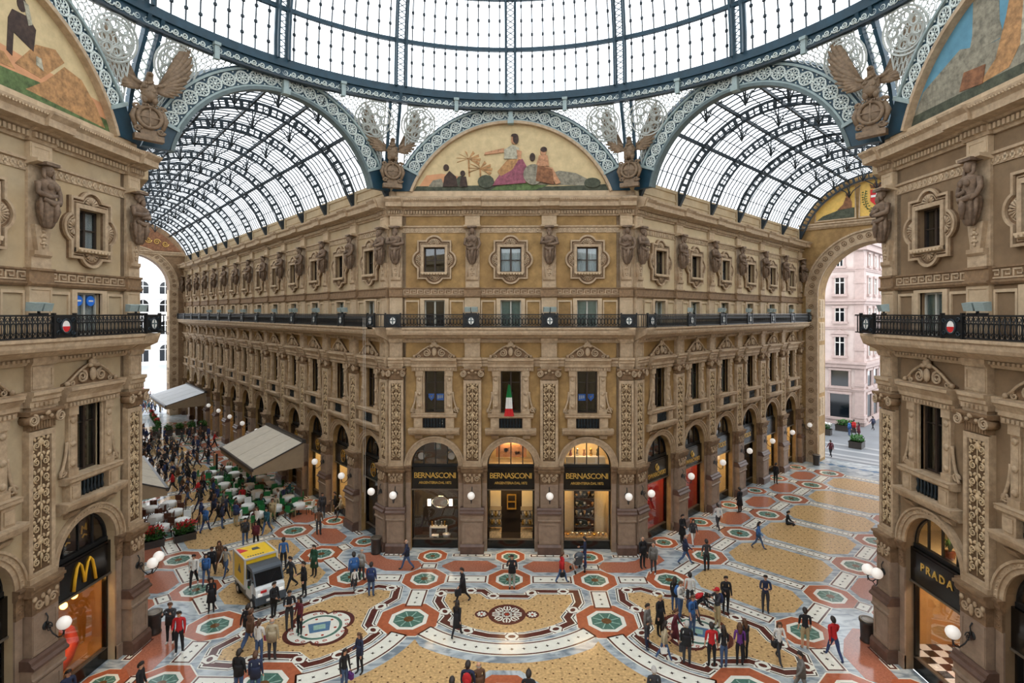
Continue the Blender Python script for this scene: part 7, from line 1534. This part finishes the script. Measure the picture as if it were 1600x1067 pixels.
# (x px, y px of the feet, pose, facing, top, bottom, hair, hair colour, extras, label, carried thing)
PEOPLE = [
 (636, 890, 'walk', 300, 'navy', 'denim', 'bald', 'grey', ('jacket',), 'balding person in a navy jacket and jeans walking past the dim shop window'),
 (580, 932, 'stand', 180, 'dark blue', 'denim', 'short', 'dark', ('jacket',), 'person in a dark blue jacket and jeans seen from behind near the ribbon border'),
 (553, 917, 'stand', 200, 'blue', 'charcoal', 'short', 'dark', ('jacket',), 'person in a blue jacket beside the one in the grey blazer'), (565, 907, 'pocket', 160, 'light grey', 'charcoal', 'bald', 'grey', ('jacket',), 'grey haired person in a pale grey blazer near the corner junction octagon'),
 (491, 900, 'stand', 340, 'dark green', 'black', 'short', 'dark', ('coat',), 'person in a long dark green coat standing on the ochre panel'), (475, 932, 'hold', 300, 'black', 'black', 'short', 'dark', ('jacket',), 'person in a black suit holding something before the delivery vehicle'),
 (455, 922, 'stride', 330, 'charcoal', 'black', 'short', 'dark', (), 'person in dark clothes striding past the front of the delivery vehicle'), (428, 966, 'hold', 60, 'black', 'black', 'short', 'dark', ('jacket',), 'person in a black suit standing at the nose of the delivery vehicle'),
 (443, 889, 'stand', 190, 'blue', 'black', 'short', 'dark', (), 'person in a bright blue shirt and black trousers behind the yellow box'), (452, 983, 'folded', 20, 'black', 'charcoal', 'short', 'dark', (), 'person in a black T-shirt with folded arms by the oval medallion'),
 (468, 992, 'stand', 340, 'maroon', 'black', 'long', 'dark', (), 'long haired person in maroon beside the one with folded arms'), (425, 1032, 'stand', 180, 'beige', 'charcoal', 'bald', 'grey', ('jacket',), 'grey haired person in a beige jacket seen from behind on the ribbon border'),
 (405, 1034, 'hold', 170, 'white', 'denim', 'pony', 'brown', (), 'person in a white blouse carrying a pink bag'), (391, 1016, 'walk', 160, 'brown', 'denim', 'short', 'brown', ('jacket',), 'person in a brown jacket and jeans on the brown ribbon border'), (386, 1006, 'stride', 170, 'black', 'denim', 'short', 'dark', ('jacket',), 'person in a black jacket just beyond the one in brown'),
 (373, 1088, 'stand', 180, 'black', 'denim', 'short', 'dark', ('jacket',), 'person in a black jacket at the bottom edge, beside another in navy'), (399, 1092, 'stand', 185, 'navy', 'denim', 'short', 'brown', ('jacket',), 'person in a navy jacket at the bottom edge, next to the one in black'),
 (538, 1082, 'stand', 60, 'black', 'denim', 'long', 'dark', (), 'long haired person in black and jeans holding a purple bag by the starred arc'), (562, 1052, 'hold', 330, 'navy', 'black', 'long', 'brown', ('jacket',), 'person in a navy jacket facing the long haired one in black'),
 (723, 940, 'walk', 300, 'black', 'black', 'short', 'dark', ('coat',), 'person in a black suit walking with a briefcase'), (714, 996, 'walk', 150, 'black', 'black', 'long', 'dark', ('coat',), 'long haired person in black with a white bag on the front panel'),
 (800, 919, 'photo', 0, 'black', 'light grey', 'short', 'dark', ('jacket',), 'person in a black jacket and pale trousers taking a photo before the shop doorway'), (878, 911, 'walk', 120, 'red', 'denim', 'pony', 'brown', ('jacket',), 'person in a red jacket walking with a handbag before the bright display'),
 (914, 887, 'hold', 250, 'navy', 'dark blue', 'short', 'dark', (), 'person in navy pushing the grey pushchair'), (1004, 887, 'stand', 20, 'black', 'black', 'bald', 'grey', ('jacket',), 'balding person in black by the short wing corner pier'), (1021, 896, 'stand', 330, 'grey', 'charcoal', 'bald', 'grey', ('jacket',), 'white haired person in a grey jacket by the short wing corner pier'),
 (1066, 848, 'hold', 40, 'black', 'black', 'short', 'dark', ('coat',), 'tall person in a long black coat beside the red shop windows'), (1083, 851, 'walk', 10, 'charcoal', 'white', 'long', 'dark', ('jacket',), 'person in a dark jacket and white trousers beside the red shop windows'),
 (1071, 882, 'stride', 70, 'navy', 'denim', 'bald', 'grey', ('jacket',), 'person in navy and jeans leaning into a stride near the corner octagon'), (1104, 892, 'hold', 190, 'charcoal', 'black', 'short', 'dark', (), 'person in a dark T-shirt standing at the edge of an ochre panel'),
 (1122, 828, 'walk', 200, 'white', 'charcoal', 'short', 'dark', (), 'person in a white shirt and dark trousers in the short wing'), (1156, 801, 'stand', 200, 'black', 'black', 'short', 'dark', ('coat',), 'person in black standing before the bright handbag window'), (1185, 858, 'stride', 60, 'blue', 'denim', 'long', 'dark', ('jacket',), 'person in a blue jacket walking across the short wing'),
 (1229, 819, 'floor', 60, 'black', 'black', 'short', 'dark', (), 'person in black sitting on the floor of the short wing'), (1212, 756, 'stand', 120, 'black', 'black', 'short', 'dark', ('jacket',), 'person in black far down the short wing by the wall'), (1298, 714, 'walk', 180, 'maroon', 'black', 'short', 'dark', ('jacket',), 'person in a maroon jacket under the end arch'),
 (1054, 956, 'stand', 150, 'black', 'denim', 'long', 'dark', ('jacket',), 'person in a black jacket at the back of the group round the medallion'), (1078, 951, 'stand', 180, 'white', 'charcoal', 'short', 'dark', (), 'person in a white top and dark trousers at the back of the medallion group'),
 (1063, 966, 'hold', 40, 'white', 'denim', 'short', 'brown', (), 'person in white with a pale blue backpack in the medallion group'), (1082, 992, 'stand', 30, 'blue', 'denim', 'short', 'brown', (), 'person in a blue T-shirt with a navy backpack standing on the medallion'),
 (1087, 973, 'bend', 70, 'black', 'charcoal', 'short', 'dark', (), 'person bending over the medallion with a red backpack'), (1121, 979, 'photo', 300, 'charcoal', 'khaki', 'cap', 'red', (), 'person in a red cap with a camera stand and backpack'),
 (1134, 958, 'hold', 10, 'black', 'black', 'short', 'dark', ('jacket',), 'person in black with clasped hands behind the red capped one'), (1196, 956, 'folded', 340, 'navy', 'charcoal', 'short', 'dark', (), 'person in a dark blue top with folded arms on an ochre panel'),
 (1011, 1006, 'stand', 60, 'grey', 'charcoal', 'short', 'dark', ('jacket',), 'person in a grey cardigan at the edge of the medallion panel'), (1031, 992, 'stand', 30, 'black', 'black', 'short', 'blond', ('coat',), 'blond person in a long black coat by the medallion panel border'),
 (1055, 1012, 'walk', 60, 'maroon', 'maroon', 'pony', 'brown', ('skirt',), 'person in a maroon dress walking beside the medallion'), (1038, 1032, 'walk', 90, 'beige', 'denim', 'long', 'dark', ('jacket',), 'person in a cream jacket and jeans on the ribbon border'), (1073, 1038, 'stand', 170, 'black', 'charcoal', 'short', 'grey', ('jacket',), 'grey haired person in a black jacket with their back turned, before the medallion'),
 (1112, 1042, 'stand', 170, 'red', 'black', 'short', 'dark', (), 'person in a red T-shirt and black trousers before the medallion'), (1131, 1044, 'stand', 190, 'black', 'denim', 'long', 'dark', (), 'long haired person in black and jeans beside the red T-shirt'), (1156, 1040, 'stand', 180, 'purple', 'black', 'long', 'brown', (), 'person in a purple waistcoat near the medallion'), (1164, 1031, 'hold', 200, 'charcoal', 'black', 'long', 'brown', ('jacket',), 'person in charcoal just behind the purple waistcoat'),
 (1217, 1034, 'walk', 20, 'white', 'charcoal', 'long', 'brown', (), 'person in a white T-shirt and grey trousers walking with a shoulder bag', ), (1258, 1014, 'stand', 180, 'black', 'khaki', 'short', 'dark', (), 'person in a black T-shirt and khaki shorts on a green octagon'), (1303, 1031, 'stride', 190, 'red', 'dark blue', 'short', 'dark', (), 'person in a red jumper and jeans striding away by the fashion shop'),
 (1252, 1090, 'walk', 270, 'grey', 'grey', 'short', 'dark', ('jacket',), 'person in grey walking at the bottom edge near the starred bar'), (731, 1112, 'stand', 170, 'navy', 'charcoal', 'short', 'dark', (), 'person with a red backpack at the bottom edge'), (748, 1108, 'stand', 200, 'brown', 'khaki', 'bald', 'grey', ('jacket',), 'balding person in a brown jacket at the bottom edge'),
 (826, 1128, 'stand', 180, 'black', 'black', 'short', 'dark', ('jacket',), 'person whose dark head and shoulders rise from the bottom edge below the orange octagon'), (1022, 1118, 'stand', 180, 'charcoal', 'black', 'short', 'grey', ('jacket',), 'grey haired person in charcoal at the bottom edge over the starred arc'), (706, 1140, 'stand', 180, 'black', 'black', 'short', 'dark', (), 'person of whom only the head shows at the bottom edge near the red backpack'),
 (330, 956, 'hold', 20, 'black', 'black', 'long', 'dark', ('coat',), 'person in a black coat between the burger restaurant and the delivery vehicle'), (303, 917, 'walk', 20, 'white', 'black', 'short', 'dark', (), 'person in a white shirt walking at the head of a small group'), (322, 912, 'walk', 10, 'blue', 'denim', 'long', 'dark', ('jacket',), 'person in a denim blue jacket walking beside the white shirt'),
 (331, 902, 'walk', 10, 'black', 'charcoal', 'short', 'dark', ('jacket',), 'person in a black jacket just behind the denim blue one'), (343, 892, 'walk', 0, 'brown', 'brown', 'long', 'brown', ('coat',), 'tall person in a brown coat walking toward the octagon'), (353, 900, 'stride', 0, 'light grey', 'denim', 'long', 'dark', (), 'person in a pale top and jeans beside the brown coat'),
 (266, 1004, 'photo', 20, 'charcoal', 'black', 'short', 'brown', ('jacket',), 'person in charcoal lifting a camera by the burger restaurant'), (280, 1021, 'hold', 10, 'red', 'black', 'short', 'dark', (), 'person in a red jumper with hands together by the burger restaurant'), (106, 1124, 'stand', 60, 'navy', 'dark blue', 'short', 'dark', ('jacket',), 'person in a navy suit by the restaurant window'),
 (86, 1140, 'sit', 60, 'beige', 'charcoal', 'short', 'dark', (), 'person in beige seated low by the restaurant window'), (104, 1150, 'stand', 60, 'white', 'charcoal', 'short', 'brown', (), 'person in white by the restaurant window, cut off by the bottom edge'), (219, 1110, 'stand', 100, 'black', 'black', 'short', 'dark', (), 'person in black cut off by the bottom edge near a large octagon'),
 (321, 832, 'walk', 180, 'blue', 'dark blue', 'short', 'grey', ('jacket',), 'grey haired person in a blue jacket walking into the long wing'), (383, 851, 'walk', 20, 'charcoal', 'denim', 'short', 'dark', ('jacket',), 'person in charcoal and jeans above the yellow box'), (400, 855, 'walk', 10, 'maroon', 'black', 'long', 'dark', ('jacket',), 'person in maroon beside the one in charcoal above the yellow box'),
 (402, 832, 'walk', 340, 'white', 'black', 'long', 'brown', (), 'person in a white top and black trousers by the green chairs'), (417, 834, 'walk', 350, 'teal', 'denim', 'short', 'dark', ('jacket',), 'person in a teal jacket by the green chairs'), (498, 836, 'stand', 180, 'brown', 'charcoal', 'short', 'dark', (), 'person in a brown top with their back turned, before the long wing piers'), (524, 806, 'hold', 300, 'black', 'black', 'short', 'dark', ('jacket',), 'person in black at the shop door of the long wing'), (533, 812, 'walk', 280, 'beige', 'charcoal', 'short', 'grey', ('jacket',), 'person in beige at the shop door of the long wing'), (504, 808, 'stand', 20, 'charcoal', 'charcoal', 'short', 'dark', ('jacket',), 'person in a charcoal suit before the second pier of the long wing'), (426, 818, 'walk', 20, 'khaki', 'khaki', 'short', 'brown', ('jacket',), 'person in khaki walking along the edge of the green chair terrace'),
 (1334, 679, 'walk', 120, 'red', 'black', 'short', 'dark', ('jacket',), 'person in a red jacket beside the planter in the street'), (1342, 683, 'stand', 200, 'maroon', 'maroon', 'long', 'dark', ('coat',), 'person in a maroon coat beside the planter in the street'), (1364, 672, 'walk', 180, 'navy', 'black', 'short', 'dark', ('jacket',), 'person in navy walking off down the street'), (1327, 681, 'stand', 90, 'blue', 'denim', 'short', 'dark', ('jacket',), 'person in blue in the street by the dark trough')]
PP = {}
for q in PEOPLE:
    x, y = FLR(q[0], q[1]); hh = 1.74 if q[6] not in ('long', 'pony', 'bun') else 1.66
    PP[q[0], q[1]] = person(x, y, q[2], q[3]+random.uniform(-12, 12), q[4], q[5], q[6], q[7], hh*random.uniform(.97, 1.03), q[8], q[9], random.random() < .2, 0, .95 if q[6] in ('long', 'pony') else 1.03)
x, y = FLR(1011, 1014); person(x, y, 'stand', 60, 'charcoal', 'navy', 'short', 'dark', 1.2, (), 'small child in dark clothes next to the grey cardigan'); x, y = FLR(554, 921); person(x, y, 'walk', 30, 'white', 'charcoal', 'short', 'dark', 1.1, (), 'small child in white by the one in the blue jacket')
backpack(PP[1063, 966], 'blue', 'pale blue backpack on the person in white'); backpack(PP[1082, 992], 'navy', 'navy backpack on the person in the blue T-shirt'); backpack(PP[1121, 979], 'dark blue', 'dark blue backpack on the red capped person'); backpack(PP[731, 1112], 'red', 'red backpack at the bottom edge'); 
o_, M, J = PP[1087, 973]; o = empty('backpack', M @ (J['chest']+Vector((0, .12, .14))), o_.rotation_euler.z); o.rotation_euler = (.85, 0, o_.rotation_euler.z); put('pack', PACKB.mesh('pack', 'cloth_red'), o); put('strap', PACKS.mesh('strap', 'cloth_black'), o); tag(o, 'red backpack on the back of the bending person', 'backpack')
bag(PP[405, 1034], 0, 'pink', 'pink bag carried by the person in the white blouse'); bag(PP[538, 1082], 1, 'purple', 'purple bag carried by the long haired person by the starred arc'); bag(PP[723, 940], 1, 'black', 'black briefcase of the walking person in a suit', .36); bag(PP[714, 996], 1, 'white', 'white bag hanging from the long haired person in black', .3, True); bag(PP[878, 911], 0, 'black', 'black handbag of the person in the red jacket')
bag(PP[1217, 1034], 0, 'black', 'black shoulder bag of the person in the white T-shirt', .28, True); bag(PP[1073, 1038], 1, 'charcoal', 'dark bag of the grey haired person with their back turned', .32); bag(PP[1038, 1032], 0, 'white', 'white bag of the person in the cream jacket', .28)
o_, M, J = PP[1121, 979]; q = M @ (J['palm0']+Vector((0, -.06, .02))); o = empty('camera_stand', q, o_.rotation_euler.z); m = MB(); m.box(-.06, .06, -.05, .05, -.04, .05); m.tube([(0, -.05, 0), (0, -.1, 0)], .035, 8); put('camera_body', m.mesh('camera_body', 'iron_black'), o); m = MB(); [m.bar((0, 0, -.04), (.18*cos(a), .18*sin(a), -.6), .02) for a in (0, 2.1, 4.2)]; put('leg', m.mesh('leg', 'iron_black'), o); tag(o, 'camera on a small tripod held by the red capped person', 'camera')
for key, lab in (((800, 919), 'small camera held up by the person before the shop doorway'), ((266, 1004), 'small camera held up by the person beside the burger restaurant')):
    o_, M, J = PP[key]; q = M @ ((J['palm0']+J['palm1'])/2+Vector((0, -.03, .03))); o = empty('camera', q, o_.rotation_euler.z); m = MB(); m.box(-.07, .07, -.03, .03, -.045, .045); put('camera_body', m.mesh('camera_body', 'iron_black'), o); m = MB(); m.tube([(0, -.03, 0), (0, -.08, 0)], .034, 10); put('lens', m.mesh('lens', 'iron_dark'), o); tag(o, lab, 'camera')
# the crowd in the long wing and on the square
rg = random.Random(11); tops = ['black', 'navy', 'charcoal', 'dark blue', 'brown', 'grey', 'red', 'white', 'teal', 'maroon', 'beige', 'blue', 'dark green', 'orange', 'purple']
combos = [(t, b, h) for t in tops for b in ('black', 'denim', 'charcoal', 'khaki', 'navy') for h in (('short', 'dark'), ('short', 'brown'), ('long', 'dark'), ('long', 'brown'), ('bald', 'grey'))]
AV = [FLR(q[0], q[1]) for q in PEOPLE]
combos.sort(key=lambda c: (tops.index(c[0])*.6+rg.random()*9)); used = []
def proj(x, y, z=0):
    dx, dy = x-.716, y+16.598; d = -dx*sin(_a)+dy*cos(_a); return 800+_f*(dx*cos(_a)+dy*sin(_a))/d, _y0-_f*(z-_E)/d
ci = 0; tries = 0
while ci < 128 and tries < 20000:
    tries += 1; out = ci >= 92
    t = rg.uniform(63, 120) if out else 10+46*rg.random()**1.15; n = rg.uniform(2, 16) if out else rg.choice([rg.uniform(5.4, 8.0), rg.uniform(1.5, 11.0), rg.uniform(6, 9)])
    p = PL(t, n, -.01 if out else 0); px, py = proj(p.x, p.y)
    if not (222 < px < (290 if out else 395)): continue
    if not out and (8 < t < 21 and n > 7.9 or t < 25.5 and n < 6.0 or t > 42.5 and n < 6.8): continue
    if any((p-u).length < .75 for u in used) or any(hypot(p.x-a, p.y-b) < .9 for a, b in AV): continue
    used.append(p); c = combos[ci]; ci += 1; pose = rg.choice(['walk', 'stride', 'walk', 'stand', 'hold', 'stride']); hd = {'bald': 'balding', 'long': 'long haired', 'short': 'short haired'}[c[2][0]]
    person(p.x, p.y, pose, rg.choice([-42, 138])+rg.uniform(-35, 35), c[0], c[1], c[2][0], c[2][1], rg.uniform(1.6, 1.82), ('jacket',) if rg.random() < .6 else (), f'{hd} person, {c[2][1]} hair, {c[0]} top, {c[1]} trousers, {"walking" if pose in ("walk", "stride") else "standing"} {"on the bright square" if out else "in the wing crowd"}', False, p.z, 1, 'crowd in the long wing')
# guests seated at the café
hd2 = {'bald': 'balding', 'long': 'long haired', 'short': 'short haired'}
for k, (x, y, a) in enumerate(GUESTS):
    c = combos[130+k]; person(x, y, 'sit', math.degrees(a)-90, c[0], c[1], c[2][0], c[2][1], 1.68, (), f'{hd2[c[2][0]]} seated guest, {c[2][1]} hair, {c[0]} top, {c[1]} trousers, green terrace', False, 0, 1, 'guests on the café terrace')
